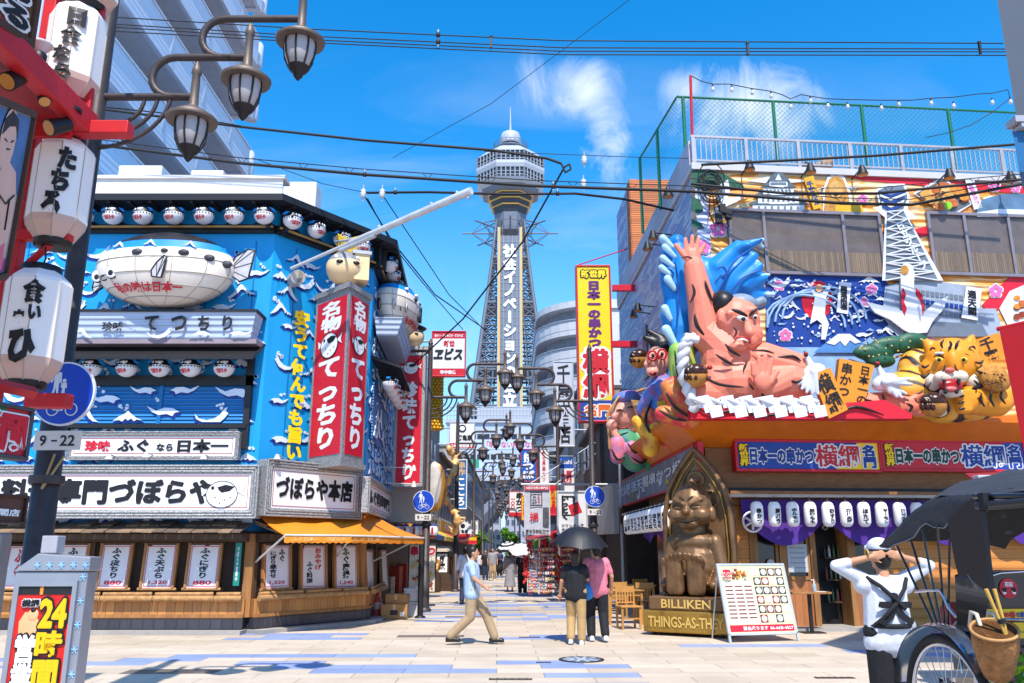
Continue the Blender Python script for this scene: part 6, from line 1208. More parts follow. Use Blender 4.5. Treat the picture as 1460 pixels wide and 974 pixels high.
    m=MB(); Z=lambda p,z: (p.x-K0.x,p.y-K0.y,z)
    for k in (0,1):
        m.add([Z(e[k],zt),Z(e[k+1],zt),Z(f[k+1],zt-.5),Z(f[k],zt-.5)],[(3,2,1,0)] if 0 else [(0,3,2,1)],canop); m.add([Z(e[k],zt),Z(e[k+1],zt),Z(e[k+1],zt+.1),Z(e[k],zt+.1)],[(0,1,2,3)],canop); m.add([Z(e[k],zt+.1),Z(e[k+1],zt+.1),Z(i0[k+1],zt+.1),Z(i0[k],zt+.1)],[(0,1,2,3)],canop); m.add([Z(f[k],zt-.5),Z(f[k+1],zt-.5),Z(i0[k+1],zt-.5),Z(i0[k],zt-.5)],[(0,3,2,1)],canop)
    m.add([Z(e[0],zt),Z(f[0],zt-.5),Z(i0[0],zt-.5),Z(i0[0],zt+.1),Z(e[0],zt+.1)],[(0,1,2,3,4)],canop); m.build('canopy',t)
    # lower storey: sign band backing, beams, posts, planks, glazed doors
    m=MB(); m.box(-.2,12.5,-.24,.5,2.5,zt-.51,wbeam); part(m,'beam'); m=MB(); m.box(.15,12.5,-.62,-.25,2.64,2.70,mat('eave_white','b9aca0',.6)); m.box(.15,12.5,-.66,-.25,2.70,2.76,wbeam); m.box(.15,12.5,-.3,-.245,2.77,2.85,blk); part(m,'eave')
    m=MB(); m.box(YS.len-6,YS.len+.0,-.24,.5,2.55,zt-.51,wbeam); part(m,'beam',YS); m=MB(); m.hull([(YS.len-6.2,-1.0,2.52),(YS.len+.3,-1.0,2.52),(YS.len+.3,-1.0,2.57),(YS.len-6.2,-1.0,2.57)],[(YS.len-6.2,-.2,2.72),(YS.len+.3,-.2,2.72),(YS.len+.3,-.2,2.78),(YS.len-6.2,-.2,2.78)],mat('eave_white','b9aca0')); part(m,'eave',YS)
    m=MB(); m.box(YS.len-6,YS.len+.1,-.05,.5,0,2.49,wpl); m.box(YS.len-5.8,YS.len-4.2,-.08,-.051,.1,2.2,dglass); m.box(YS.len-3.6,YS.len-2.2,-.08,-.051,.1,2.2,mat('hall_inside','2b1d14')); part(m,'side_panel',YS)
    def fx(u): return YF.hit(u,800,.1)[0]
    xa,xb,xc,xd,xe,xf=fx(1078),fx(1117),fx(1163),fx(1212),fx(1258),fx(1345)
    m=MB(); m.box(-.2,xa-.05,-.06,.49,0,2.49,wpl); part(m,'plank_wall'); m=MB(); m.box(xe+.05,12.4,-.06,.49,0,2.49,wpl); part(m,'plank_wall')
    m=MB(); m.box(xa,xc-.06,-.03,.4,.02,.98,wpv); part(m,'plank_wall'); m=MB(); m.box(xd+.06,xe,-.03,.4,.02,.98,wpv); part(m,'plank_wall')
    for x in (xa-.05,xb,xc-.03,xd+.03,xe+.02): m=MB(); m.box(x-.06,x+.06,-.09,.4,0,2.49,wood); part(m,'post')
    for x0,x1 in ((xa+.02,xb-.07),(xb+.07,xc-.1),(xd+.1,xe-.05)):
        m=MB(); m.box(x0,x1,-.0,.03,1.0,2.3,dglass); w_=part(m,'window'); m=MB(); 
        for q in ((x0,x1,.98,1.05),(x0,x1,2.26,2.34),(x0,x0+.06,1.05,2.26),(x1-.06,x1,1.05,2.26)): m.box(q[0],q[1],-.05,-.003,q[2],q[3],wood)
        m.build('frame',w_)
    x0,x1,z0,z1=rect(YF,1123,776,1151,816,.05); m=MB(); m.box(x0,x1,-.06,-.05,z0,z1,mat('notice_paper','b3b6b8',.6,var=.05)); 
    for k in range(5): m.box(x0+.05,x1-.05,-.063,-.0601,z0+.08+k*.1,z0+.1+k*.1,mat('notice_line','8a8d92',.6))
    part(m,'notice'); x,z=YF.hit(1099,803,.05); m=MB(); m.lathe([(.09,0),(.09,.02)],wpv,16,c=(x,-.04,z),ax='y'); m.lathe([(.07,.02),(.07,.024)],mat('notice_paper','b3b6b8'),16,c=(x,-.04,z),ax='y'); part(m,'notice')
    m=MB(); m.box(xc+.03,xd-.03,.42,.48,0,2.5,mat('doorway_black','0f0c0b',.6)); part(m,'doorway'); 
    for z in (.5,.95,1.4): m=MB(); m.box(xc+.35,xd-.1,.2,.41,z,z+.03,dkb); q=random.Random(int(z*10)); [m.lathe([(.03,z+.03),(.03,z+.2),(.012,z+.24),(.012,z+.28)],mat('bottle_%s'%h,h,.2),8,c=(xc+.4+k*.1,.3,0)) for k,h in enumerate([q.choice(('3a2a20','c9c4bc','54623a','8a2a22')) for _ in range(6)])]; part(m,'shelf')
    m=MB(); 
    for k,s in enumerate(('入','心','話')): m.text(s,xc+.15+.28*k,xc+.3+.28*k,2.0,2.15,.41,wtx)
    m.text('ソース',xc-.95,xc-.8,2.36,2.53,-.1,ink,vert=True); m.text('めい',xc+.1,xc+.2,2.36,2.53,-.1,ink,vert=True); part(m,'door_lettering')
    m=MB(); m.box(-.1,12.4,-.55,.49,.0,.06,concrete); part(m,'step')
    m=MB(); q=random.Random(2); 
    for i in range(420):
        x=q.uniform(2.6,6.0);y=q.uniform(-1.15,-.58); m.box(x,x+q.uniform(.03,.12),y,y+q.uniform(.02,.05),.004,.008+i*.00001,mat('chip_%s'%(h:=q.choice(('5a2f7a','c9bfd0','d9d2d6','7a4a8a','b0506a'))),h,.6))
    o=part(m,'patterned_mat')
skewer_hall()
# ---------------------------------------------------------------- noren curtain, light boxes, lanterns
def noren(W,x0,x1,zt,drop,off,label,swags,crest=None):
    t=wthing(W,'noren_curtain',label,'curtain',x0,zt,off); m=MB(); L=x1-x0; n=60
    P=[]
    for i in range(n+1):
        f=i/n; s=abs(sin(f*swags*PI)); d=drop*(.45+.55*s) ; P.append([(f*L,.03*sin(i*1.1)*(j/6)-.05*sin(f*swags*PI*4)*j/6,-d*j/6) for j in range(7)])
    m.sheet(P,purple); m.sheet([[(a,b+.01,c) for a,b,c in r][::-1] for r in P],purple)
    if crest is not None:
        c=(crest-x0,-.1,-drop*.5); m.tube([(c[0]+.2*cos(a),c[1],c[2]+.2*sin(a)) for a in [i*PI/10 for i in range(21)]],.025,wtx,6)
        for a in (30,90,150): m.tube([(c[0]-.16*cos(R(a)),c[1],c[2]-.16*sin(R(a))),(c[0]+.16*cos(R(a)),c[1],c[2]+.16*sin(R(a)))],.025,wtx,6)
    m.build('cloth',t); m=MB(); m.tube([(-.05,0,.0),(L+.05,0,0)],.02,dkb,6); m.build('rod',t)
x0=YF.hit(1058,740,.35)[0]; noren(YF,x0,9.5,2.62,.95,.35,'purple draped curtain with a white crest over the doors of the skewer hall',5,x0+.18)
noren(YS,YS.len-5.6,YS.len-.2,2.5,.75,.5,'purple draped curtain along the street side of the skewer hall',3)
def band_sign(u0,u1,face,label,kana,bigc,bigo,foot):
    def ex(p,a,b,c,d,y): p.prism([(b-.95,c),(b,c),(b,d),(b-.45,d),(b-.6,c+.25)],y-.002,y+.001,foot)
    x0,x1,_,_=rect(YF,u0,627,u1,673,.4)
    return sign(YF,'light_box_sign',label,u0,627,u1,673,.25,.22,face,mat('edge_red','c4152c'),.06,[('新世界',.01,.075,.1,.92,yel,dict(vert=True,bold=.06,out=ink,ob=.1)),('日本一の串かつ',.085,.53,.2,.76,kana,dict(bold=.06,out=wtx,ob=.07)),('横綱',.545,.86,.08,.92,bigc,dict(bold=.03,out=bigo,ob=.06)),('名門',.885,.975,.06,.92,bigc if bigc is not hr else navy,dict(vert=True,bold=.06,out=wtx,ob=.07))],extra=ex)
band_sign(1048,1256,mat('band_blue','16419c',.4,var=.04),'blue light box sign with red and white characters over the doors',navy,hr,wtx,yel)
band_sign(1256,1463,mat('band_red','c41428',.4,var=.04),'red light box sign with blue and white characters over the doors',mat('dark_green_ink','12402f',.5),navy,wtx,mat('band_blue','16419c'))
def side_sign():
    x0=YS.hit(879,690,.4)[0]; x1=YS.len+.35; t=wthing(YS,'mural_sign','grey chalk-like sign with a red edge along the street side of the skewer hall','sign',x0,2.95,.3); L=x1-x0; m=MB(); h=.82
    for q in ((0,L,0,.05),(0,L,h-.05,h),(0,.05,.05,h-.05),(L-.05,L,.05,h-.05)): m.box(q[0],q[1],-.14,0,q[2],q[3],mat('edge_red','c4152c'))
    m.box(L+.001,L+.25,-.12,0,0,h,mat('edge_red','c4152c')); m.build('frame',t); m=MB(); m.box(.05,L-.05,-.12,-.01,.05,h-.05,mat('chalk_grey','7d8794',.5,var=.25,sc=2))
    q=random.Random(4)
    for i in range(14): x=.3+i*(L-.8)/13; z=.3+.12*sin(i); m.prism([(x+a*.5,z+b*.5) for a,b in WAVES[i%4]],-.126-.0005*i,-.121,(pale,mat('tag_yellow','d9a81c'),pale)[i%3])
    m.text('新世界通天閣串かつ横綱',.2,L-.3,.3,.62,-.14,pale,bold=.03); m.build('panel',t)
side_sign()
def oval(label,group,h=.5,r=.125):
    t=thing('oval_lantern',label,'lantern',(0,0,0),0,group); m=MB(); m.lathe([(r*.5,-h),(r*.8,-h+.03),(r,-h*.82),(r*1.02,-h*.5),(r,-h*.2),(r*.8,-.035),(r*.5,-.005)],paper,16); 
    m.build('shade',t); m=MB(); m.lathe([(r*.52,-.006),(r*.5,.02),(.01,.03),(.008,.1)],blk,10); m.build('cap',t); return t
LT=['串かつ','豚バラ','ホルモン','厚切もも','砂ずり','海老','ほたて','サーモン','海鮮串','つくね','れんこん']
def letter(t,s,r=.125,h=.5,lon=0):
    m=MB(); k=min(len(s),4); wrap(m,s,(0,0,0),(r,r,r),lon-26,lon+26,-h*.88,-h*.28,ink,.05,1.06,True,True); m.build('lettering',t)
for i in range(11):
    u=1078+25.3*i; x,z=YF.hit(u,714,.75); t=oval('white oval lantern over the doors lettered %s'%LT[i],'white oval lanterns of the skewer hall'); t.location=YF.pt(x,2.54,.75); t.rotation_euler=(.04*sin(i*2.3),.05*sin(i*3.1),YF.rot+.2*sin(i*1.9)); letter(t,LT[i])
for i in range(11):
    t=oval('white oval lantern on the street side of the skewer hall, %s from the corner'%ORD[i],'white oval lanterns of the skewer hall',.52,.13); t.location=YS.pt(YS.len+.1-i*.5,2.5,1.02); t.rotation_euler=(0,0,YS.rot+R(50)); letter(t,LT[(i*3)%11],.13,.52)
# rooftop: red pole, green mesh fence, string of bulbs, gutter lamps
green=mat('fence_green','0e6a4a',.45,var=.1)
def fence():
    t=thing('mesh_fence','green chain link fence behind the railing on the roof of the skewer hall','fence',tuple(YF.pt(0,ZR+.17,-1.0)),YF.rot); zt=zat(144,19)-ZR-.17; L=12.0
    for i in range(6): x=.15+i*2.35; m=MB(); m.tube([(x,0,0),(x,0,zt)],.045,green,8); m.build('post',t)
    m=MB(); m.tube([(0,0,zt),(L,0,zt)],.03,green,6); m.tube([(0,0,zt),(-.13,3.5,zt)],.03,green,6); m.build('top_rail',t)
    m=MB(); s=.13; h=zt-.1; r=.0045
    n=int((L+h)/s)
    for k in range(n):
        for sg in (1,-1):
            x0=k*s-(h if sg>0 else 0); x1=x0+h; z0,z1=(.1,.1+h)
            a,b=max(x0,0),min(x1,L)
            if b-a<.05: continue
            za,zb=z0+(a-x0),z0+(b-x0)
            if sg<0: za,zb=z1-(a-x0),z1-(b-x0)
            m.add([(a,0,za-r*1.4),(b,0,zb-r*1.4),(b,0,zb+r*1.4),(a,0,za+r*1.4)],[(0,1,2,3)],green)
    for k in range(int((3.5+h)/s)):
        for sg in (1,-1):
            x0=k*s-(h if sg>0 else 0); a,b=max(x0,0),min(x0+h,3.5)
            if b-a<.05: continue
            za,zb=.1+(a-x0),.1+(b-x0)
            if sg<0: za,zb=.1+h-(a-x0),.1+h-(b-x0)
            m.add([(-.3*a/8,a,za-r*1.4),(-.3*b/8,b,zb-r*1.4),(-.3*b/8,b,zb+r*1.4),(-.3*a/8,a,za+r*1.4)],[(0,1,2,3)],green)
    m.build('mesh',t)
    for k in range(1,3): m=MB(); m.tube([(-.064*k,1.72*k,0),(-.064*k,1.72*k,zt)],.045,green,8); m.build('post',t)
    m=MB(); m.tube([(9.6,.02,.2),(12,.1,zt+.1)],.05,green,6); m.build('stay',t)
    p=at(984.5,108,17.75); b=YF.pt(.0,ZR+.1,-.05); m=MB(); m.tube([(0,0,0),p-b],.035,mat('edge_red','c4152c'),8); o=m.build('roof_pole',label='thin red pole at the roof corner of the skewer hall',cat='pole'); o.location=b
    return zt
fence()
def bulbs():
    t=thing('bulb_string','slack string of small white bulbs over the rooftop fence','light string',tuple(at(985,108,18.0))); o=t.location.copy()
    pts=[(985,108),(1000,116),(1016,120),(1040,120),(1070,126),(1098,130),(1115,135),(1127,141),(1142,135),(1160,138),(1180,141),(1210,142),(1256,143),(1300,143),(1330,140),(1357,139),(1395,134),(1415,133),(1437,128),(1440,140)]; W=[at(u,v,18.2)-o for u,v in pts]; m=MB(); m.tube(W,.012,lampwire,5); m.build('cord',t)
    for u,v in ((1016,121),(1043,122),(1072,126),(1099,131),(1127,146),(1155,138),(1180,145),(1208,146),(1256,148),(1281,143),(1327,141),(1359,145),(1414,140),(1440,139)):
        p=at(u,v,18.2)-o; m=MB(); m.lathe([(.02,0),(.025,-.06)],blk,8,c=tuple(p)); m.lathe([(.025,-.06),(.045,-.12),(.04,-.16),(.01,-.185)],mat('bulb_white','cfc9c6'),10,c=tuple(p)); m.build('bulb',t)
    m=MB(); m.tube([at(u,v,18.2)-o for u,v in ((1440,140),(1415,160),(1385,178),(1350,190),(1320,196))],.01,lampwire,5); m.build('cord',t)
bulbs()
def flood(W,x,z,label):
    t=wthing(W,'floodlight',label,'floodlight',x,z,0,'floodlights along the roof edge'); m=MB(); m.tube([(0,0,0),(0,-.45,.06)],.018,blk,6); m.build('arm',t); m=MB(); m.lathe([(.05,.14),(.07,.08),(.12,-.06),(.125,-.1)],blk,14,c=(0,-.5,-.02)); m.build('head',t); m=MB(); m.lathe([(.11,-.1),(.06,-.115)],mat('lamp_amber','c98a4a'),14,c=(0,-.5,-.02)); m.build('lens',t)
for i,u in enumerate((1064,1150,1223,1345,1431)): x,z=YF.hit(u,246,.3); flood(YF,x,ZR-.08,'black floodlight on the front roof edge of the skewer hall, %s from the corner'%ORD[i])
for i,(a,z) in enumerate(((.6,ZR-.3),(2.6,ZR-.6),(3.4,ZR-.6),(5.2,ZR-1.8),(5.9,ZR-1.8))): flood(YS,YS.len-a,z,'small floodlight on the street side mural wall, %s from the corner'%ORD[i])
t=thing('cable_coil','coil of black cable and switch boxes hanging at the roof corner of the skewer hall','cable',tuple(YF.pt(.35,ZR-.55,.12))); m=MB(); q=random.Random(8)
for k in range(7): r=q.uniform(.16,.3); m.tube([(r*cos(a),-.02*k*.3,r*1.25*sin(a)+.05*k) for a in [j*PI/10 for j in range(21)]],.014,lampwire,5)
for k in range(4): m.tube([(-.05+.06*k,-.03,-.1),(-.1+.14*k,-.05,-.6-.1*k),(.1*k,0,-.8-.05*k)],.014,lampwire,5)
m.build('coil',t); 
for x,z in ((.2,-.5),(.33,-.62),(.1,-.72)): m=MB(); m.box(x-.07,x+.07,-.12,.0,z-.12,z+.12,blk); m.build('box',t,bevel=.01)
for u in (1152,1170): pass
t=thing('roof_horn','rusty horn shaped speaker on the roof edge railing','speaker',tuple(YF.pt(YF.hit(1158,232,.0)[0],ZR+.3,-.2))); m=MB(); m.tube([(0,0,0),(.3,-.02,.04),(.5,-.03,.05)],[.05,.1,.22],mat('horn_tan','a8886a',.6,var=.2),14); m.build('horn',t); m=MB(); m.box(-.14,.02,-.08,.08,-.12,.1,blk); m.build('driver',t,bevel=.02)
# ================================================================ sculptures on the canopy of the skewer hall
class SC:     # a sculpture laid out from picture measurements at one distance; radii in the same units
    def __init__(s,t,Y): s.t=t;s.Y=Y;s.k=Y/FPX*1.04; s.o=t.matrix_basis.to_translation() if 0 else V(t.location); s.mb=MB()
    def p(s,u,v,dy=0): return at(u,v,s.Y+dy)-s.o
    def cap(s,u0,v0,r0,u1,v1,r1,d0=0,d1=None,m=None): s.mb.cap(s.p(u0,v0,d0),s.p(u1,v1,d0 if d1 is None else d1),r0*s.k,r1*s.k,m or blk,12); return s
    def ell(s,u,v,ru,rv,dy=0,rd=None,rot=0,m=None): s.mb.ell(s.p(u,v,dy),(ru*s.k,(rd or min(ru,rv))*s.k,rv*s.k),m or blk,16,10,MX.Rotation(R(rot),3,'Y')); return s
    def fuse(s,name,vox,m,smooth=3,dec=0,flat=False,parent=None): o=fuse(name,s.mb,vox,m,parent or s.t,smooth,dec,flat); s.mb=MB(); return o
    def build(s,name,parent=None):
        if not s.mb.v: return
        o=s.mb.build(name,parent or s.t); s.mb=MB(); return o
    def poly(s,P,m,dy,th=.06,side=None): 
        pts=[s.p(u,v,dy) for u,v in P]; y=pts[0].y; s.mb.prism([(q.x,q.z) for q in pts],y,y+th,m,side); return s
    def line(s,P,r,m,dy,nm='painted_line'):
        b=MB(); n=(len(P)-1)*4; pts=[s.p(P[0][0],P[0][1],dy)]
        for i in range(len(P)-1):
            for j in range(1,5):
                f=j/4; q=[P[max(0,min(len(P)-1,i+k))] for k in (-1,0,1,2)]; u,v=[.5*(2*q[1][c]+(q[2][c]-q[0][c])*f+(2*q[0][c]-5*q[1][c]+4*q[2][c]-q[3][c])*f*f+(3*q[1][c]-q[0][c]-3*q[2][c]+q[3][c])*f**3) for c in (0,1)]; pts.append(s.p(u,v,dy))
        b.tube(pts,[r*.72*s.k*(.2+.8*sin(PI*(i+.5)/(n+1))) for i in range(n+1)],m,6); b.build(nm,s.t); return s
skin=mat('sculpture_skin','dc7d66',.5,var=.12,sc=2.5,dirt='bd4f40'); black_l=mat('sculpture_black','1a1416',.4,var=.05)
seab=mat('sculpture_sea','1478c0',.4,var=.3,sc=1.4,dirt='0f4fa0'); seal=mat('sculpture_foam','a9cfe6',.4,var=.15)
def wave_sculpture():
    o=at(1010,500,17.3); t=thing('wave_sculpture','big curling blue wave sculpture behind the wrestler','sculpture',tuple(o)); s=SC(t,17.35)
    s.ell(1010,455,45,50,0,20); s.cap(950,350,8,968,470,20); s.cap(965,345,12,985,430,28); s.ell(955,400,14,40,0,14); s.cap(955,450,14,975,500,18)
    s.ell(1040,400,42,44,0,22,20); s.cap(1025,385,22,1052,352,10,0,-.2); s.cap(1050,356,11,1085,342,4,-.2,-.4); s.cap(1040,400,22,1075,365,7,0,-.3); s.cap(1060,410,24,1090,396,6,0,-.3); s.cap(1060,405,20,1085,378,5,-.1,-.35); s.ell(1075,425,24,20,0,16); s.cap(1070,430,14,1100,420,4,0,-.2); s.ell(1000,420,30,60,0,18); s.cap(1052,352,7,1066,350,5,-.25,-.4)
    s.fuse('water',.05,seab,3)
    for (a,b,c,d,r) in ((945,340,958,352,6),(948,352,962,366,5),(945,368,960,380,5),(943,382,956,392,5),(952,398,962,412,6),(1070,350,1087,342,5),(1080,346,1088,352,3),(1078,374,1087,379,4),(1085,394,1096,392,4),(1094,420,1103,420,4),(948,440,956,455,6),(950,470,962,490,7)): s.cap(a,b,r,c,d,r*.6,-.3,None,seal); s.build('foam_tip')
    for P in ([(1010,440),(1030,405),(1045,375),(1070,355)],[(1030,440),(1055,400),(1085,385)],[(965,470),(968,420),(962,370)],[(1020,400),(1035,390),(1030,380),(1022,385)],[(990,470),(995,440),(985,400)]): s.line(P,2.2,mat('sculpture_navy','14489a',.4),-.42)
    s.build('marking')
wave_sculpture()
def wrestler():
    o=at(1060,592,16.75); t=thing('wrestler_sculpture','giant pink wrestler sculpture with one arm raised over the corner canopy','sculpture',tuple(o)); s=SC(t,16.75)
    s.cap(1025,548,34,1125,545,34); s.ell(1045,515,44,34,0,34); s.cap(1000,560,26,1080,572,24,-.05); s.ell(1085,520,34,26,.0,28); s.ell(1055,545,46,36,-.1,34)
    s.cap(1008,478,25,1000,425,20,.1,0); s.cap(1000,430,20,989,380,15,0,-.05); s.cap(1010,475,26,1040,505,34,.1,0); s.ell(987,364,14,15,-.05,8)
    s.fuse('body',.05,skin,2,.055,True); s.ell(987,364,13,14,-.05,7)
    s.cap(978,368,5,964,350,3.6,-.08); s.cap(979,358,3.8,977,341,3,-.08); s.cap(986,356,3.8,987,337,3,-.08); s.cap(993,357,3.8,996,340,3,-.08); s.cap(998,361,3.6,1004,349,2.8,-.08); s.fuse('hand',.018,skin,1,.4,True)
    s.cap(1085,515,28,1138,528,24,-.05); s.cap(1138,532,22,1095,553,17,-.05,-.45); s.ell(1088,541,13,15,-.72,7)
    for u,v,r in ((1073,519,3.7),(1082,510,3.8),(1091,508,3.8),(1100,513,3.7)): s.cap(1084+(u-1085)*.75,534,4.4,u,v,r*.85,-.74,-.78)
    s.cap(1098,545,4.6,1108,530,3.6,-.74); s.fuse('hand',.018,skin,1,.4,True)
    s.ell(1050,458,33,36,-.1,33); s.ell(1060,478,27,24,-.2,26); s.cap(1040,470,24,1030,510,24,0); s.cap(1064,459,5,1069,474,7,-.55,-.72); s.ell(1028,452,6,12,-.35,6); s.cap(1040,447,5,1075,442,6,-.5,-.48); s.ell(1052,494,14,8,-.5,8); s.ell(1068,484,12,16,-.35,14)
    s.fuse('head',.032,skin,2,.09,True)
    s.ell(1030,436,20,22,-.06,26,-20); s.cap(1026,440,10,1020,470,6,-.1); s.cap(1024,438,8,1014,450,5,.0); s.fuse('hair',.04,black_l,2); s.ell(1055,436,25,17,-.08,24); s.cap(1076,434,7,1086,430,8,.0); s.fuse('shaved_crown',.04,mat('sculpture_bluegrey','7f8fa0',.45),2)
    s.ell(1058,454,8,4.5,-.62,4,15,mat('eye_white','d9d6d0',.3)); s.ell(1060,455,3,3,-.69,3,0,blk); s.build('eye'); s.ell(1076,452,4,4,-.52,4,0,mat('eye_white','d9d6d0')); s.ell(1077,453,2.2,2.4,-.58,2.4,0,blk); s.build('eye')
    s.line([(1043,441),(1054,445),(1066,451)],4,black_l,-.66,'brow'); s.line([(1068,450),(1074,444),(1080,440)],3.4,black_l,-.58,'brow')
    s.line([(1047,485),(1056,482),(1066,484),(1070,490)],4.2,mat('lip_red','9c1f22',.4),-.72); s.line([(1050,485),(1060,484),(1067,487)],2,mat('eye_white','d9d6d0'),-.79); s.build('mouth')
    for P,r,d in (([(987,405),(990,418),(984,432)],3,-.32),([(1005,400),(1010,415),(1016,430)],3,-.3),([(990,448),(994,465),(1004,478)],4,-.38),([(1020,505),(1035,515),(1045,520)],3,-.58),([(1000,535),(1025,548),(1060,552)],3,-.62),([(1065,515),(1060,535),(1075,556)],3,-.55),([(1105,510),(1130,508),(1142,515)],3,-.42),([(1030,570),(1060,576),(1080,572)],3,-.5),([(1085,552),(1090,566),(1105,570)],3.4,-.55),([(1120,540),(1135,545),(1145,540)],2.6,-.5),([(1034,490),(1042,500),(1056,508)],3,-.62),([(1046,466),(1050,474),(1046,482)],1.8,-.66),([(1072,500),(1090,500),(1104,504)],2.4,-.5),([(972,368),(980,366),(990,370)],1.8,-.2),([(1080,540),(1088,546),(1098,542)],1.6,-.78),([(1015,384-14),(990,380),(986,376)],.1,-.1)): s.line(P,r,black_l,d)
    s.build('marking'); s.ell(1012,524,4,3.4,-.52,2.5,0,mat('lip_red','9c1f22')); s.build('marking')
wrestler()
def forearm():
    o=at(1270,592,16.75); t=thing('arm_sculpture','pink outstretched giant forearm lying along the canopy below the hanging tags','sculpture',tuple(o)); s=SC(t,16.8)
    s.cap(1195,582,20,1262,576,17); s.cap(1262,577,17,1292,580,15); s.ell(1300,580,14,10,-.05,10)
    for i,(u,v) in enumerate(((1342,570),(1344,577),(1340,584),(1328,590))): s.cap(1300,574+4*i,6,u-20,v-1,5,-.05); s.cap(u-20,v-1,5,u,v,4,-.05)
    s.cap(1298,572,6,1312,562,5,-.1); s.fuse('arm',.035,skin,2,.4,True)
    for P in ([(1255,590),(1262,575),(1258,562)],[(1268,590),(1280,585),(1290,590)],[(1205,575),(1225,570),(1245,572)],[(1292,575),(1300,580),(1296,588)]): s.line(P,3,black_l,-.28)
    s.build('marking')
forearm()
tigm=None
def tiger():
    m=bpy.data.materials.new('tiger_coat'); m.use_nodes=True; nt=m.node_tree; N=nt.nodes; L=nt.links; b=N['Principled BSDF']; b.inputs['Roughness'].default_value=.45; tc=N.new('ShaderNodeTexCoord'); w_=N.new('ShaderNodeTexWave'); w_.inputs['Scale'].default_value=1.15; w_.inputs['Distortion'].default_value=9; w_.inputs['Detail'].default_value=1.5; w_.inputs['Detail Scale'].default_value=1.1; w_.bands_direction='DIAGONAL'; L.new(tc.outputs['Object'],w_.inputs[0]); rp=N.new('ShaderNodeValToRGB'); rp.color_ramp.elements[0].position=.16; rp.color_ramp.elements[0].color=col('1c130c'); rp.color_ramp.elements[1].position=.22; rp.color_ramp.elements[1].color=col('d98a16'); e=rp.color_ramp.elements.new(.75); e.color=col('e0a63c'); L.new(w_.outputs['Fac'],rp.inputs[0]); L.new(rp.outputs[0],b.inputs['Base Color'])
    org=mat('tiger_orange','dc8a18',.45,var=.12,sc=4,dirt='c4700c'); wh=mat('tiger_white','ddd2c0',.5,var=.08); o=at(1370,592,16.9); t=thing('tiger_sculpture','roaring orange tiger sculpture with black stripes resting on the canopy','sculpture',tuple(o)); s=SC(t,17.0)
    s.cap(1295,560,34,1345,560,40,.15); s.cap(1340,575,30,1400,570,28,.1); s.ell(1380,545,40,32,.25,26); s.ell(1310,530,30,34,.3,24); s.fuse('trunk',.05,m,3)
    s.cap(1375,572,19,1420,574,20,-.25); s.cap(1420,574,20,1438,562,16,-.2); s.ell(1385,570,20,20,-.4,16); 
    for i in range(4): s.cap(1380,560+8*i,6,1368,559+8.5*i,6,-.55)
    s.fuse('foreleg',.04,org,3); s.ell(1340,585,18,10,-.1,12); s.fuse('chest',.04,wh,3)
    s.ell(1358,518,38,36,-.25,30); s.cap(1328,505,9,1320,488,5,-.2); s.cap(1333,495,9,1322,486,4,-.2); s.cap(1378,495,10,1386,480,4,-.2); s.cap(1388,502,9,1386,481,4,-.2); s.ell(1325,530,14,18,-.2,16); s.ell(1394,528,14,18,-.2,16); s.ell(1358,518,10,20,-.6,12); s.fuse('head',.04,org,3)
    s.ell(1345,538,13,9,-.66,9); s.ell(1367,537,13,9,-.66,9); s.ell(1356,560,16,7,-.66,10); s.ell(1330,545,10,12,-.45,10); s.ell(1386,543,10,12,-.45,10); s.ell(1339,504,8,2.6,-.6,4); s.ell(1374,502,8,2.6,-.6,4); s.fuse('muzzle',.03,wh,2)
    s.ell(1356,550,16,9,-.83,8,0,mat('mouth_red','a31218',.3)); s.ell(1356,555,9,4,-.92,5,0,mat('tongue_pink','d86a6a',.4)); s.build('mouth'); s.ell(1354,528,7,4,-.78,4,0,mat('nose_pink','d0685a',.4)); s.build('nose')
    for u,v,a in ((1346,543,1),(1367,542,1),(1348,559,-1),(1364,559,-1)): s.cap(u,v,2.6,u,v+7*a,.8,-.96); s.build('tooth')
    for u in (1339,1374): s.ell(u,513,5.5,3.6,-.68,3,0,mat('eye_yellow','d9c040',.3)); s.ell(u,513,2.4,2.6,-.73,2.4,0,blk); s.build('eye')
    for P,r in (([(1331,509),(1338,506),(1347,511)],2.2),([(1367,510),(1374,505),(1383,508)],2.2),([(1352,500),(1356,492),(1354,486)],2.6),([(1362,499),(1364,491),(1368,485)],2.6),([(1344,497),(1342,490),(1346,484)],2.4),([(1325,520),(1318,524),(1314,520)],2.6),([(1326,532),(1317,538),(1312,534)],2.6),([(1390,516),(1398,518),(1402,513)],2.6),([(1392,528),(1400,532),(1404,527)],2.6),([(1328,545),(1322,552),(1326,558)],2.4),([(1388,542),(1394,548),(1392,556)],2.4),([(1334,498),(1329,496),(1326,500)],2.2),([(1381,497),(1387,494),(1391,498)],2.2),([(1347,520),(1346,527),(1343,531)],1.6),([(1361,519),(1363,526),(1367,530)],1.6)): s.line(P,r,black_l,-.66 if r>1.9 else -.9)
    for P in ([(1400,560),(1398,570),(1404,580)],[(1415,556),(1412,568),(1418,580)],[(1430,555),(1427,566),(1434,576)],[(1375,564),(1368,566)],[(1375,573),(1366,575)],[(1376,582),(1367,584)]): s.line(P,2.6,black_l,-.66)
    s.build('marking')
tiger()
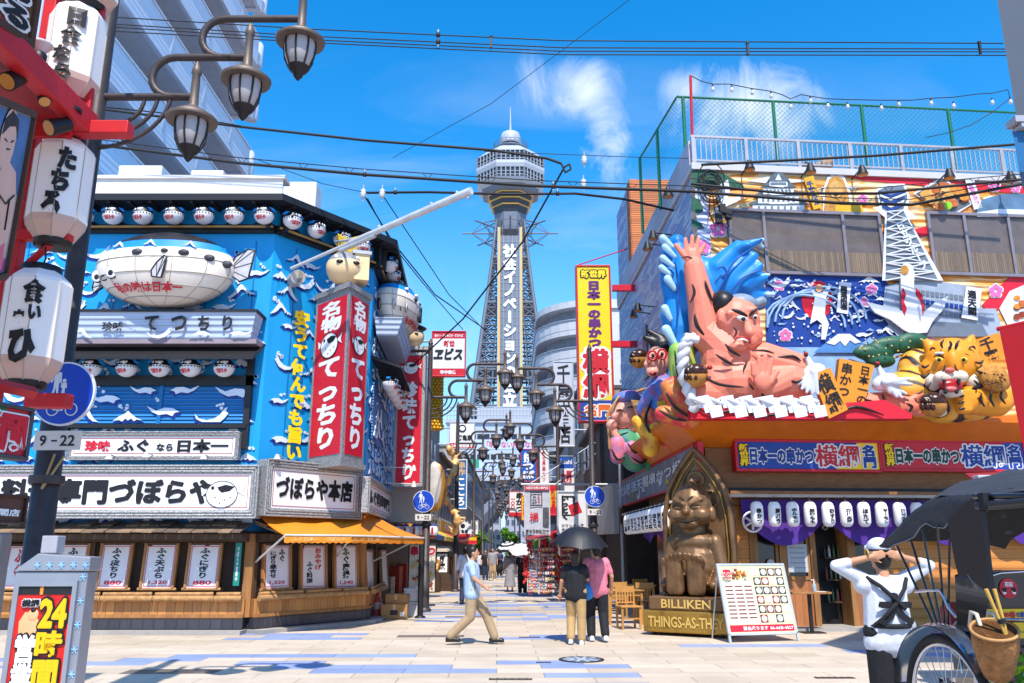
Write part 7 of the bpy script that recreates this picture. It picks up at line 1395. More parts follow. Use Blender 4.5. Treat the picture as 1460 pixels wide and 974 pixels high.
# smaller things standing on the canopy: dumplings, cutlet, tags, cranes, rope and paper streamers
def dumpling(u,v,r,Y,label):
    o=at(u,v,Y); t=thing('dumpling_model',label,'food model',tuple(o)); s=SC(t,Y); s.ell(u,v,r,r*.95,0,r,0,mat('dumpling_tan','cf8c3c',.45,var=.25,sc=5)); s.build('ball'); s.ell(u,v-r*.3,r*1.0,r*.72,-.02,r*1.02,0,mat('sauce_brown','3a1d14',.25,var=.1)); 
    for k in range(5): s.ell(u-r*.8+r*.4*k,v+r*.1,r*.22,r*.3,-r*s.k*.75*(1-abs(k-2)*.2),r*.2,0,mat('sauce_brown','3a1d14'))
    s.build('sauce'); q=random.Random(int(u)); 
    for k in range(12): s.ell(u+q.uniform(-.7,.7)*r,v-q.uniform(.3,.8)*r,r*.12,r*.06,-r*s.k*.8,r*.08,q.uniform(0,90),mat('topping_pale','c9bda8',.6))
    s.build('topping')
dumpling(992,536,17,16.2,'sauce-topped round dumpling model beside the wrestler rope'); dumpling(1330,578,18,16.3,'sauce-topped round dumpling model on the open giant palm by the tiger'); dumpling(911,512,14,21.5,'dark sauced dumpling model by the street side figures')
o=at(1417,540,16.5); t=thing('cutlet_model','golden brown round skewer cutlet model held by the tiger','food model',tuple(o)); s=SC(t,16.5); s.ell(1418,540,23,19,-.1,12,25); s.ell(1400,533,14,15,0,12); s.fuse('cutlet',.03,mat('crumb_gold','c98a3a',.7,var=.3,sc=14,bump=.6),2); q=random.Random(6)
for k in range(22): s.ell(1418+q.uniform(-17,17),540+q.uniform(-13,13),1.6,1.3,-.33,1.2,0,mat('crumb_dark','5a3418',.6)); s.build('seed'); s.cap(1376,562,3,1402,548,3,-.05); s.build('stick')
def tagboard(P,Y,label,texts,rot):
    c=V((sum(p[0] for p in P)/4,sum(p[1] for p in P)/4)); o=at(c.x,c.y,Y); t=thing('tag_board',label,'sign',tuple(o)); s=SC(t,Y); s.poly(P,mor,0,.16,mat('tag_edge','b56f1c',.5)); 
    for q,(cx,cy,w_,h) in texts: s.mb.mx=MX.Translation(s.p(cx,cy,-.01))@MX.Rotation(R(rot),4,'Y'); k=s.k; s.mb.text(q,-w_*k/2,w_*k/2,-h*k/2,h*k/2,0,ink,vert=True,bold=.025); s.mb.mx=None
    s.build('board')
tagboard([(1158,535),(1184,524),(1209,584),(1182,597)],16.2,'tilted orange tag with two bold black characters nearest the wrestler',[('横綱',(1183,560,24,56))],-22)
tagboard([(1197,511),(1247,521),(1231,581),(1190,572)],16.4,'larger orange tag with two columns of black characters',[('串かつ',(1206,541,16,48)),('日本一の',(1231,549,15,54))],13)
tagboard([(1386,486),(1424,474),(1438,507),(1404,522)],16.8,'orange tag leaning over the tiger at the right end',[('千客',(1411,498,22,34))],-17)
def crane(label,body,head,wing,Y):
    o=at(*body[:2],Y); t=thing('crane_sculpture',label,'sculpture',tuple(o)); s=SC(t,Y); u,v,a,b=body; s.ell(u,v,a,b,0,b,-20); s.cap(u,v,b*.6,head[0],head[1],3,-.05); s.fuse('body',.03,pale,2); s.cap(head[0],head[1],3.4,head[0]+(head[0]-u)*.2,head[1]+(head[1]-v)*.2,1,-.08,m=mat('beak_dark','3a2f2a',.5)); s.ell(head[0],head[1]-2,3,2.4,-.1,3,0,mat('crest_red','b5202a',.5)); s.build('head')
    for i,(wu,wv) in enumerate(wing): s.cap(u,v,6,wu,wv,2.2,-.12-.015*i)
    s.fuse('wing',.022,mat('feather_white','cfd2d8',.5,var=.06),1)
crane('white crane sculpture with spread wings between the wrestler and the first tag',(1160,530,18,11),(1149,506),[(1138,548),(1143,555),(1150,560),(1158,562),(1166,562)],16.4)
crane('white crane sculpture spreading its wings beside the tiger',(1262,545,20,12),(1251,520),[(1292,562),(1286,567),(1278,566),(1268,560),(1300,548),(1296,540)],16.6)
def rope():
    o=at(985,560,16.4); t=thing('twisted_rope','thick twisted white rope around the wrestler on the canopy corner','rope',tuple(o)); s=SC(t,16.45); wr=mat('rope_white','cfcfd4',.6,var=.08)
    P=[(992,585),(985,565),(976,540),(973,515),(976,493),(984,480),(992,487)]; 
    for ph in (0,PI): s.mb.tube([s.p(u+5*cos(i*.55*3+ph),v,-.15+.08*sin(i*.55*3+ph)) for i,(u,v) in enumerate([(P[k][0]+(P[k+1][0]-P[k][0])*f,P[k][1]+(P[k+1][1]-P[k][1])*f) for k in range(len(P)-1) for f in (0,.33,.66)])],6*s.k,wr,8)
    s.build('strand')
    for ph in (0,PI): s.mb.tube([s.p(985+i*7,572+4*cos(i*.9+ph)+ (i*.1),-.55+.1*sin(i*.9+ph)) for i in range(27)],3*s.k,wr,8)
    s.build('strand')
    zg=mat('paper_white','d6dae2',.6,var=.04)
    for k,u in enumerate((1000,1035,1062,1092,1120,1148)):
        m_=s; 
        for j in range(3): s.poly([(u-8+j*9,566+j*7),(u+10+j*9,563+j*7),(u+14+j*9,579+j*7),(u-3+j*9,582+j*7)],zg,-.62-.02*j,.03)
        s.build('paper_streamer')
rope()
t=thing('canopy_cloth','red scalloped cloth with a black wave line along the canopy edge under the wrestler','cloth',tuple(at(1090,590,16.6))); s=SC(t,16.4); s.poly([(985,560),(1000,572),(1050,590),(1190,586),(1200,575),(1262,570),(1300,590),(1300,597),(985,597)],mred,-.1,.3); s.line([(985,570),(1010,590),(1050,585),(1090,593),(1130,586),(1180,594)],3,black_l,-.14); s.line([(1190,592),(1220,580),(1260,592)],3,black_l,-.14); s.build('cloth')
def pine():
    o=at(1275,500,17.3); t=thing('pine_sculpture','flat-topped dark green pine sculpture dotted with tiny lights above the tiger','sculpture',tuple(o)); s=SC(t,17.35); 
    for a in ((1275,492,34,13),(1300,486,24,12),(1245,503,30,12),(1255,515,22,10),(1322,492,16,9)): s.ell(a[0],a[1],a[2],a[3],0,10)
    s.fuse('foliage',.04,mgreen,2); q=random.Random(9)
    for k in range(26): s.ell(q.uniform(1225,1325),q.uniform(482,512),1.3,1.3,-.2,1.3,0,mat('tiny_light','d9c070',.3)); 
    s.build('light'); s.line([(1210,512),(1245,520),(1290,505),(1330,500)],2.5,mat('bark_painted','5a3a28',.6),-.05); s.build('branch')
pine()
# street side figures: a spectacled child-like head and a smiling fisherman
def side_figures():
    robes=[mat('robe_%s'%h,h,.5,var=.4,sc=3,dirt=d) for h,d in (('3f6fb0','c23a3a'),('b8303a','d9a83a'),('d98f3a','7a2a3a'),('4a8a5a','2a4f8f'))]; face=mat('figure_face','e09a86',.45,var=.06)
    Y=19.6; o=at(940,620,Y); t=thing('figure_sculpture','painted figure with black hair and red glasses at the street side of the canopy','sculpture',tuple(o)); s=SC(t,Y)
    s.ell(937,516,17,24,0,18,10); s.ell(930,530,9,7,-.25,7); s.cap(926,512,4,921,520,4,-.25); s.cap(940,535,10,945,550,11); s.fuse('head',.03,face,2)
    s.ell(944,497,18,20,.1,18); s.cap(938,490,8,920,482,4,0); s.cap(942,484,8,925,472,3,0); s.cap(950,488,9,958,478,3,.1); s.cap(955,500,10,962,520,7,.1); s.fuse('hair',.03,black_l,2)
    s.mb.tube([s.p(930+6*cos(a),507+7*sin(a),-.38) for a in [i*PI/7 for i in range(15)]],1.6*s.k,mat('glasses_red','b81c24',.3),5); s.mb.tube([s.p(944+6*cos(a),505+7*sin(a),-.4) for a in [i*PI/7 for i in range(15)]],1.6*s.k,mat('glasses_red','b81c24'),5); s.line([(950,505),(958,503)],1.6,mat('glasses_red','b81c24'),-.2); s.build('glasses')
    s.ell(931,533,5,3,-.42,2,0,mat('lip_red','9c1f22')); s.build('mouth'); s.ell(931,507,2.5,3,-.4,2,0,blk); s.build('eye'); s.ell(944,505,2.5,3,-.42,2,0,blk); s.build('eye')
    s.cap(945,555,22,935,605,26); s.cap(960,555,18,970,600,22,.1); s.cap(930,560,11,915,585,9,-.2); s.fuse('robe',.05,robes[0],2); s.cap(950,575,16,968,620,18,-.25); s.cap(925,590,12,955,628,14,-.25); s.fuse('sleeve',.05,robes[1],2); s.cap(936,605,10,928,640,12,-.3); s.cap(908,600,8,930,634,9,-.2); s.fuse('sash',.045,mat('robe_yellow','d9a82a',.5,var=.4,sc=4,dirt='b8303a'),2); s.ell(964,520,10,18,.15,8,0); s.cap(960,530,7,950,545,5,-.1); s.fuse('ribbon',.04,mat('robe_blue','2f6fc0',.45),2)
    s.mb.mx=MX.Translation(s.p(944,580,-.5))@MX.Rotation(R(-12),4,'Y'); s.mb.box(-.1,.1,-.01,.02,-.14,.14,mat('badge_yellow','d9b02a',.5)); s.mb.mx=None; s.build('badge')
    for P in ([(950,560),(962,590),(958,625)],[(930,570),(920,600),(935,630)],[(975,560),(985,590),(980,610)]): s.line(P,3,black_l,-.42)
    s.build('marking')
    Y=22.5; o=at(895,630,Y); t=thing('figure_sculpture','painted smiling fisherman figure with a blue headscarf at the far end of the canopy','sculpture',tuple(o)); s=SC(t,Y)
    s.ell(890,590,20,24,0,18); s.ell(878,596,6,8,-.22,8); s.cap(883,586,4,876,594,5,-.3); s.ell(900,610,10,10,0,10); s.fuse('head',.03,face,2); s.ell(893,568,21,11,0,20,-10); s.cap(905,575,6,915,590,4,.05); s.ell(912,566,6,5,0,6); s.fuse('headscarf',.035,robes[0],2)
    s.line([(878,586),(884,584),(889,587)],1.6,black_l,-.4); s.line([(894,582),(900,580),(904,583)],1.6,black_l,-.36); s.line([(880,607),(888,611),(897,606)],2,mat('lip_red','9c1f22'),-.4); s.build('marking')
    s.cap(890,628,18,905,655,18); s.cap(912,625,14,925,655,16,.1); s.fuse('robe',.05,robes[3],2); s.cap(880,632,12,880,652,10,-.2); s.cap(900,638,10,908,652,10,-.25); s.fuse('sleeve',.045,mat('robe_pink','d9707a',.5,var=.4,sc=3,dirt='3f6fb0'),2)
    for P in ([(872,640),(880,655),(892,650)],[(895,632),(905,645),(915,640)],[(900,652),(915,660),(925,650)]): s.line(P,2.6,black_l,-.5)
    s.cap(873,612,6,880,625,6,-.25); s.ell(872,606,8,8,-.3,7); s.fuse('hand',.025,face,2)
    s.mb.tube([s.p(869,640,-.3),s.p(866,590,-.35),s.p(882,566,-.3),s.p(915,556,0),s.p(945,548,.4)],1.8*s.k,mat('rod_bamboo','b58a4a',.5),6); s.build('fishing_rod')
    t=thing('tag_board','wooden signboard with a column of small black characters between the two street side figures','sign',tuple(at(925,620,20.6))); s=SC(t,20.6); s.poly([(900,570),(919,572),(938,632),(922,630)],mat('tag_wood','cf9a55',.5,var=.15,sc=8),-.4,.12); s.mb.mx=MX.Translation(s.p(919,602,-.43))@MX.Rotation(R(-17),4,'Y'); s.mb.text('大阪名物串かつ',-.1,.1,-.42,.42,0,ink,vert=True,bold=.04); s.mb.mx=None; s.build('board')
    t=thing('green_cloak_relief','green and red flame shaped relief wrapped round the canopy corner','sculpture',tuple(at(980,560,16.8))); s=SC(t,16.9); s.cap(965,500,12,972,560,16); s.cap(978,490,10,986,540,12,.1); s.fuse('green_band',.04,mat('cloak_green','6a9a3a',.45,var=.4,sc=2,dirt='c9b060'),2); s.cap(960,560,16,985,590,16,-.05); s.cap(945,590,12,985,598,14,0); s.cap(950,550,9,970,540,8,-.1); s.fuse('red_band',.04,robes[1],2)
    for P in ([(962,500),(966,530),(975,555),(985,570)],[(950,560),(962,580),(985,596)],[(940,585),(960,596),(980,600)]): s.line(P,3.4,black_l,-.3)
    s.build('marking')
side_figures()
# ================================================================ bronze statue before the corner
brz=mat('statue_bronze','6f5236',.42,.35,var=.32,sc=2.5,dirt='432f1f',bump=.12,bsc=25); brl=mat('statue_gold','9a7634',.34,.6,var=.3,sc=4,dirt='5a431f')
def grinning_statue():
    g=gnd(985,908); t=thing('bronze_statue','bronze seated grinning statue with big bare feet before a pointed niche','statue',(g.x+.27,g.y+.55,0),R(-31))
    m=MB(); m.box(-.86,.82,-.72,.62,.06,.46,brl); m.build('lower_plinth',t,bevel=.03); m=MB(); m.box(-.74,.72,-.68,.58,.462,.72,brz); m.build('upper_plinth',t,bevel=.03)
    m=MB(); m.text('THINGS-AS-THEY-OUGHT-TO-BE'[:14],-.74,.74,.16,.36,-.735,mat('relief_gold','d9b260',.4,.2),bold=.03); m.build('raised_lettering',t); m=MB(); m.text('BILLIKEN',-.48,.5,.51,.67,-.695,mat('relief_gold','b98f45'),bold=.03); m.build('raised_lettering',t)
    for x in (-.7,.66): m=MB(); m.tube([(x-.03,-.55,.04),(x+.03,-.55,.04)],.05,blk,10); m.build('castor',t)
    P=[(-.66,.78),(-.7,1.6),(-.68,2.3),(-.58,2.8),(-.36,3.2),(-.12,3.5),(0,3.62),(.12,3.5),(.36,3.2),(.58,2.8),(.68,2.3),(.7,1.6),(.66,.78)]
    m=MB(); m.prism(P,.30,.62,brz); Q=[(a*.86,.8+(b-.78)*.93) for a,b in P]; m.tube([(a,.27,b) for a,b in P],.06,brz,8); m.tube([(a,.285,b) for a,b in Q],.025,brl,6)
    c=(0,2.98); m.lathe([(.2,0),(.2,.05),(.12,.05),(.11,.02)],brz,18,c=(c[0],.30,c[1]),ax='y'); m.lathe([(.07,0),(.06,.06),(.02,.07)],brz,12,c=(c[0],.30,c[1]),ax='y')
    for s in (-1,1): m.tube([(s*.1,.27,2.7),(s*.35,.27,2.75),(s*.45,.27,2.5),(s*.3,.27,2.4)],.025,brz,6); m.tube([(s*.05,.28,3.3),(s*.2,.28,3.1),(s*.3,.28,2.85)],.02,brz,6)
    m.build('niche',t)
    m=MB(); e=m.ell; cp=m.cap
    e((0,.02,1.3),(.5,.36,.56),blk); e((0,-.1,1.22),(.42,.36,.36),blk); e((0,-.02,1.72),(.44,.26,.24),blk)
    for s in (-1,1):
        cp((s*.42,.02,1.74),(s*.56,-.04,1.25),.155,.13,blk); cp((s*.56,-.04,1.25),(s*.5,-.3,.98),.13,.11,blk); e((s*.48,-.38,.93),(.11,.15,.09),blk); cp((s*.25,.05,.92),(s*.5,-.2,.9),.2,.17,blk)
        cp((s*.22,-.2,.95),(s*.205,-.5,1.02),.17,.16,blk); [cp((s*.21+dx,-.6,.84),(s*.215+dx,-.62,1.38),.1,.105,blk) for dx in (-.08,0,.08)]
        for i in range(5): x=s*(.05+.086*i); h_=1.5-.012*i*i*.5; cp((x,-.68,h_-.07),(x,-.73,h_+.0),.056-.002*i,.056-.004*i,blk)
        e((s*.24,-.24,2.26),(.2,.15,.15),blk); e((s*.41,.03,2.27),(.06,.1,.16),blk); cp((s*.27,-.25,2.56),(s*.07,-.35,2.47),.05,.035,blk)
    e((0,.0,2.46),(.4,.37,.43),blk); e((0,-.06,2.25),(.43,.33,.24),blk); cp((0,.03,2.8),(0,.04,3.0),.15,.025,blk); e((0,-.26,2.08),(.2,.12,.1),blk); e((0,-.38,2.32),(.085,.09,.07),blk); e((0,-.34,2.4),(.045,.06,.09),blk); e((0,0,1.98),(.24,.22,.16),blk)
    fuse('figure',m,.022,brz,t,2)
    m=MB(); m.tube([(-.34,-.3,2.27),(-.24,-.385,2.18),(-.12,-.41,2.13),(0,-.415,2.12),(.12,-.41,2.13),(.24,-.385,2.18),(.34,-.3,2.27)],[.008,.018,.026,.03,.026,.018,.008],mat('groove_dark','1c140d',.7),6); m.build('mouth',t)
    for s in (-1,1): m=MB(); m.tube([(s*.29,-.31,2.42),(s*.22,-.36,2.45),(s*.14,-.375,2.44),(s*.08,-.365,2.41)],[.01,.022,.022,.01],mat('groove_dark','1c140d'),6); m.build('eye',t)
    for P in ([(-.14,-.335,2.62),(-.03,-.365,2.54)],[(.14,-.335,2.62),(.03,-.365,2.54)]): m=MB(); m.tube(P,.009,mat('groove_dark','1c140d'),5); m.build('brow',t)
grinning_statue()
def menu_stand():
    a=gnd(1040,917);b=gnd(1140,914); W=Wall(a,b); t=thing('menu_board','leaning white framed menu board full of food photographs before the statue','menu board',tuple(a),W.rot); L=W.len; H=1.38; T_=MX.Rotation(R(-14),4,'X'); m=MB(); m.mx=T_
    for q in ((0,L,.12,.16),(0,L,H-.04,H),(0,.04,.0,H-.04),(L-.04,L,.0,H-.04)): m.box(q[0],q[1],-.02,.02,q[2],q[3],mat('frame_white','c4c6c8',.35,.3))
    m.build('frame',t,bevel=.004); m=MB(); m.mx=T_; m.box(.04,L-.04,-.008,.008,.16,H-.04,mat('menu_cream','d9cba0',.4,var=.06)); x0,x1,z0,z1=.06,L-.06,.18,H-.06; w_=x1-x0;h=z1-z0
    m.box(x0,x1,-.012,-.009,z0,z0+h*.1,mred); m.text('宴会承ります 06-6631-4527',x0+w_*.2,x1-.02,z0+h*.02,z0+h*.08,-.015,wtx); m.box(x0,x0+w_*.48,-.012,-.009,z0+h*.11,z0+h*.78,mat('menu_paper','d9d2c0',.5)); food(m,x0+w_*.12,x0+w_*.42,z0+h*.8,z0+h*.97,-.012,8,26); m.text('串かつ',x0+.01,x0+w_*.14,z0+h*.8,z0+h*.95,-.06,mred,bold=.06,vert=True,out=wtx)
    for i in range(9): 
        for j in range(3): z=z0+h*(.2+.06*i); x=x0+w_*(.03+.15*j); m.box(x,x+w_*.12,-.0145,-.0125,z,z+h*.02,mat('menu_ink','7a3a34',.6))
    q=random.Random(12)
    for i in range(6):
        for j in range(4):
            x=x0+w_*(.5+.125*j);z=z0+h*(.13+.145*i); m.box(x,x+w_*.115,-.0125,-.009,z,z+h*.12,mat('tile_%s'%(c:=q.choice(('5a2a1c','2a3a2a','d9c7a8','8a1f1f','3a3a44'))),c,.5)); m.lathe([(w_*.045,0),(w_*.045,.004)],mat('plate_white','cfcac2',.4),12,c=(x+w_*.057,-.0126,z+h*.06),ax='y')
            food(m,x+w_*.03,x+w_*.085,z+h*.035,z+h*.085,-.017,i*7+j,5,('d98a2b','c43a22','6a9a2a','d9b04a','8f3a18','d9703a'))
    m.build('panel',t)
    for x in (.05,L-.05): m=MB(); m.tube([(x,.36,H*.93),(x+.01,.75,.0)],.015,mat('frame_white','c4c6c8'),6); m.build('back_leg',t)
menu_stand()
# wooden chairs, tables and the counter table
cw=mat('chair_pine','c08a48',.5,var=.2,sc=6,streak=5)
def make_chair(label):
    t=thing('wooden_chair',label,'chair',(0,0,0),0,'pine chairs on the terrace')
    for x in (-.19,.19): m=MB(); m.box(x-.02,x+.02,-.2,-.16,0,.43,cw); m.build('leg',t); m=MB(); m.hull([(x-.02,.17,0),(x+.02,.17,0),(x+.02,.21,0),(x-.02,.21,0)],[(x-.018,.22,.85),(x+.018,.22,.85),(x+.018,.255,.85),(x-.018,.255,.85)],cw); m.build('leg',t)
    m=MB(); m.box(-.22,.22,-.22,.2,.431,.465,cw); m.build('seat',t,bevel=.01); m=MB(); m.box(-.172,.172,.205,.235,.72,.84,cw); m.box(-.172,.172,.195,.215,.5,.53,cw); [m.box(x-.013,x+.013,.2,.225,.531,.719,cw) for x in (-.12,-.06,0,.06,.12)]; m.build('backrest',t); m=MB()
    m.box(-.17,.17,-.19,-.17,.2,.23,cw); m.box(-.2,-.18,-.159,.17,.2,.23,cw); m.box(.18,.2,-.159,.17,.2,.23,cw); m.build('stretcher',t); return t
CH=None
for i,(u,v,rz,l) in enumerate(((897,897,R(10),'pine chair nearest the bronze statue plinth'),(880,882,R(185),'pine chair facing it across the small terrace table'),(921,884,R(170),'pine chair half hidden behind the statue plinth'),(873,872,R(95),'pine chair farthest along the terrace wall'),(908,873,R(200),'pine chair at the rear terrace table'))):
    g=gnd(u,v); 
    if CH is None: CH=make_chair(l); CH.location=(g.x,g.y,0); CH.rotation_euler=(0,0,rz)
    else: dup(CH,(g.x,g.y,0),rz,l)
for u,v,l in ((884,890,'small pine table at the front of the terrace'),(905,877,'small pine table at the rear of the terrace')):
    g=gnd(u,v); t=thing('wooden_table',l,'table',(g.x+.1,g.y+.1,0),R(5),'pine tables on the terrace'); m=MB(); m.box(-.42,.42,-.3,.3,.7,.735,cw); m.build('tabletop',t,bevel=.008)
    for x in (-.36,.36):
        for y in (-.24,.24): m=MB(); m.box(x-.025,x+.025,y-.025,y+.025,0,.699,cw); m.build('leg',t)
    m=MB(); m.box(-.33,.33,-.25,-.23,.6,.69,cw); m.box(-.33,.33,.23,.25,.6,.69,cw); m.build('apron',t)
x,z=YF.hit(1146,850,.5); t=thing('side_table','narrow wooden side table on one black leg beside the doorway','table',tuple(YF.pt(x,0,.75)),YF.rot); m=MB(); m.box(-.42,.38,-.2,.2,.74,.78,wood); m.build('tabletop',t,bevel=.006); m=MB(); m.box(-.03,.03,-.03,.03,.02,.739,blk); m.build('leg',t); m=MB(); m.box(-.22,.22,-.16,.16,0,.02,blk); m.build('foot',t)
t=thing('pump_bottle','clear hand pump bottle on the narrow side table','bottle',tuple(YF.pt(x+.12,.78,.75)),YF.rot); m=MB(); m.lathe([(.04,0),(.043,.02),(.043,.13),(.015,.16)],mat('bottle_clear','a9b6bc',.15,alpha=.8),14); m.build('body',t); m=MB(); m.lathe([(.014,.16),(.014,.2)],wtx,10); m.tube([(0,0,.2),(0,0,.225),(-.06,-.01,.22)],.009,wtx,6); m.build('pump',t)
m=MB(); m.box(-.1,.1,-.07,.07,0,.004,wht); o=m.build('paper_sheet',label='white paper sheet lying beside the pump bottle',cat='paper'); o.location=YF.pt(x+.22,.781,.8)
# ================================================================ people
flesh=mat('skin','c08a68',.5,var=.06); hairm=mat('hair_black','17120f',.45,var=.1)
def person(label,loc,rz,H,top,bot,shoe,pose={},sleeve='short',legs='long',hair='short',vox=.013,hands=True,hairmat=None,group=None):
    t=thing('person',label,'person',loc,rz,group); k=H/1.7; q=dict(hip=(.09,0,.9),knee=(.1,-.01,.49),ank=(.1,.01,.08),sho=(.185,.01,1.39),elb=(.25,.03,1.11),wri=(.25,-.06,.87),lean=0.0,head=(0,-.02,1.575))
    def J(n,s): v=pose.get(n+('L' if s>0 else 'R')); v=v if v else (lambda c:(s*c[0],c[1],c[2]))(pose.get(n,q.get(n))); return V(v)*k
    hd=V(pose.get('head',q['head']))*k; dn=V((0,-1,0))
    m=MB(); e=lambda c,r,mm=blk: m.ell(c,tuple(x*k for x in r),mm,14,9); c=lambda a,b,r0,r1: m.cap(a,b,r0*k,r1*k,blk,10)
    e(hd,(.074,.092,.112)); e(hd+V((0,-.025,-.06))*k,(.056,.065,.055)); e(hd+V((0,-.098,-.012))*k,(.013,.02,.02)); [e(hd+V((s*.076,.005,-.01))*k,(.012,.02,.03)) for s in (-1,1)]; c(V((0,.012,1.38))*k,hd+V((0,.01,-.06))*k,.056,.052)
    hip=(J('hip',1)+J('hip',-1))/2; sh=(J('sho',1)+J('sho',-1))/2
    c(hip+V((0,0,.02)),sh-V((0,0,.1))*k,.12,.125); c(J('sho',1)-V((.03,0,.03))*k,J('sho',-1)+V((.03,0,-.03))*k,.07,.07)
    for s in (-1,1):
        a,b,w_=J('sho',s),J('elb',s),J('wri',s); c(a,b,.05,.04); c(b,w_,.04,.027); h_,kn,an=J('hip',s),J('knee',s),J('ank',s); c(h_,kn,.085,.055); c(kn,an,.052,.036); c(an,an+V((0,-.13,-.045))*k,.038,.03)
        f=(w_-b).normalized(); f=V(pose.get('hand'+('L' if s>0 else 'R'),f)).normalized(); sd=f.cross(V((0,1,0))); sd=sd.normalized() if sd.length>.05 else V((1,0,0)); pl=w_+f*.05*k
        if hands:
            c(w_,pl,.027,.03); c(pl-sd*.018*k,pl+sd*.018*k,.026,.026)
            for i in range(4): o=sd*(.03-.02*i)*k; L=(.062,.072,.068,.052)[i]*k; b_=pl+o+f*.03*k; n_=f.cross(sd); mid=b_+f*L*.5; m.cap(b_-f*.02*k,mid,.0092*k,.0085*k,blk,8); m.cap(mid,mid+(f*.8+n_*.5).normalized()*L*.5,.0085*k,.0075*k,blk,8)
            th=pl+sd*(.03)*k; m.cap(th-f*.03*k,th+(f*.6+sd*.6).normalized()*.05*k,.011*k,.009*k,blk,8)
        else: e(pl,(.03,.03,.05))
    fuse('body',m,vox,flesh,t,2)
    m=MB(); [c(hip+V((s*.075,0,-.02))*k,sh+V((s*.06,0,-.11))*k,.135 if s else .15,.125 if s else .152) for s in (-1,0,1)]; c(J('sho',1)-V((.02,0,.04))*k,J('sho',-1)-V((-.02,0,.04))*k,.088,.088); c(hip+V((-.09,0,-.03))*k,hip+V((.09,0,-.03))*k,.128,.128)
    for s in (-1,1):
        a,b,w_=J('sho',s),J('elb',s),J('wri',s); e_=b if sleeve!='short' else a.lerp(b,.72); c(a-V((s*.02,0,0))*k,e_,.068,.058 if sleeve=='short' else .05)
        if sleeve=='long': c(b,b.lerp(w_,.92),.05,.04)
        if sleeve=='half': c(b,b.lerp(w_,.35),.05,.046)
    fuse('shirt',m,vox*1.1,top,t,4)
    m=MB()
    if legs=='skirt': m.lathe([(.14*k,hip.z+.06*k),(.17*k,hip.z-.1*k),(.25*k,.22*k),(.24*k,.2*k)],blk,18,c=(hip.x,hip.y,0))
    else:
        c(J('hip',1)+V((0,0,.05))*k,J('hip',-1)+V((0,0,.05))*k,.125,.125)
        for s in (-1,1):
            h_,kn,an=J('hip',s),J('knee',s),J('ank',s); c(h_,kn if legs=='long' else h_.lerp(kn,.9),.115,.092 if legs=='long' else .1)
            if legs=='long': c(kn,an+V((0,0,.03))*k,.09,.08)
    fuse({'skirt':'skirt','long':'trousers','short':'shorts'}[legs],m,vox*1.1,bot,t,3)
    for s in (-1,1):
        an=J('ank',s); m=MB(); m.cap(an+V((0,.05,-.035))*k,an+V((0,-.14,-.045))*k,.046*k,.042*k,blk,10); m.box(an.x-.04*k,an.x+.04*k,an.y-.18*k,an.y+.09*k,an.z-.08*k,an.z-.05*k,blk); fuse('shoe',m,.01,shoe,t,1)
    m=MB(); 
    if hair!='bald':
        e(hd+V((0,.018,.03))*k,(.084,.095,.1)); e(hd+V((0,.05,-.02))*k,(.075,.06,.09))
        if hair=='long': e(hd+V((0,.06,-.12))*k,(.08,.05,.14))
        if hair=='bun': e(hd+V((0,.06,.11))*k,(.05,.05,.05))
        fuse('hair',m,max(.01,vox*.8),hairmat or hairm,t,2)
    m=MB(); [m.ell(hd+V((s*.03,-.083,.012))*k,(.011*k,.008*k,.007*k),blk,8,5) for s in (-1,1)]; m.build('eye',t); m=MB(); m.ell(hd+V((0,-.082,-.06))*k,(.024*k,.012*k,.006*k),mat('lips','9a5a4c',.5),8,5); m.build('mouth',t)
    return t
def umbrella(label,p,canopy,R_=.5,tilt=(0,0),H=.75,stripes_=None):
    t=thing('umbrella',label,'umbrella',p,0); M_=MX.Rotation(tilt[0],4,'X')@MX.Rotation(tilt[1],4,'Y'); m=MB(); m.mx=M_; n=8
    for j in range(n):
        P=[]
        for a in range(5):
            th=2*PI*(j+a/4)/n; row=[]
            for b in range(7): f=b/6; r=R_*f*(1-.05*sin(PI*a/4)*f); row.append((r*cos(th),r*sin(th),H-.62*R_*f**2.2+.02*sin(PI*a/4)*f))
            P.append(row)
        if stripes_ :
            for b in range(6): m.sheet([r[b:b+2] for r in P],canopy if b%2 else stripes_)
        else: m.sheet(P,canopy)
    m.build('canopy',t); m=MB(); m.mx=M_
    for j in range(n): th=2*PI*j/n; m.tube([(R_*f*cos(th),R_*f*sin(th),H-.62*R_*f**2.2-.008) for f in (.02,.35,.7,1)],.004,galv,4)
    m.build('rib',t); m=MB(); m.mx=M_; m.tube([(0,0,0),(0,0,H+.06)],.009,galv,6); m.build('shaft',t); m=MB(); m.mx=M_; m.cap((0,0,-.08),(0,0,.03),.014,.014,blk,8); m.build('handle',t)
lb=mat('shirt_light_blue','9fb4cf',.7,var=.05,bump=.5,bsc=6); khaki=mat('trousers_khaki','a58c6c',.75,var=.07,bump=.5,bsc=6); beige=mat('trousers_beige','b08f5f',.75,var=.06,bump=.5,bsc=6); pinks=mat('shirt_pink','d9788a',.7,var=.12,sc=9,bump=.5,bsc=6); blkc=mat('cloth_black','1b1b20',.8,var=.1,bump=.5,bsc=6); white_c=mat('cloth_white','d2d4dc',.7,var=.05,bump=.5,bsc=6); greyc=mat('cloth_grey','8c8a90',.75,var=.08,bump=.5,bsc=6); navyc=mat('cloth_navy','2a3350',.75,var=.08,bump=.5,bsc=6); shoeb=mat('shoe_black','1c1a1a',.4); shoew=mat('shoe_white','cfd0d4',.5)
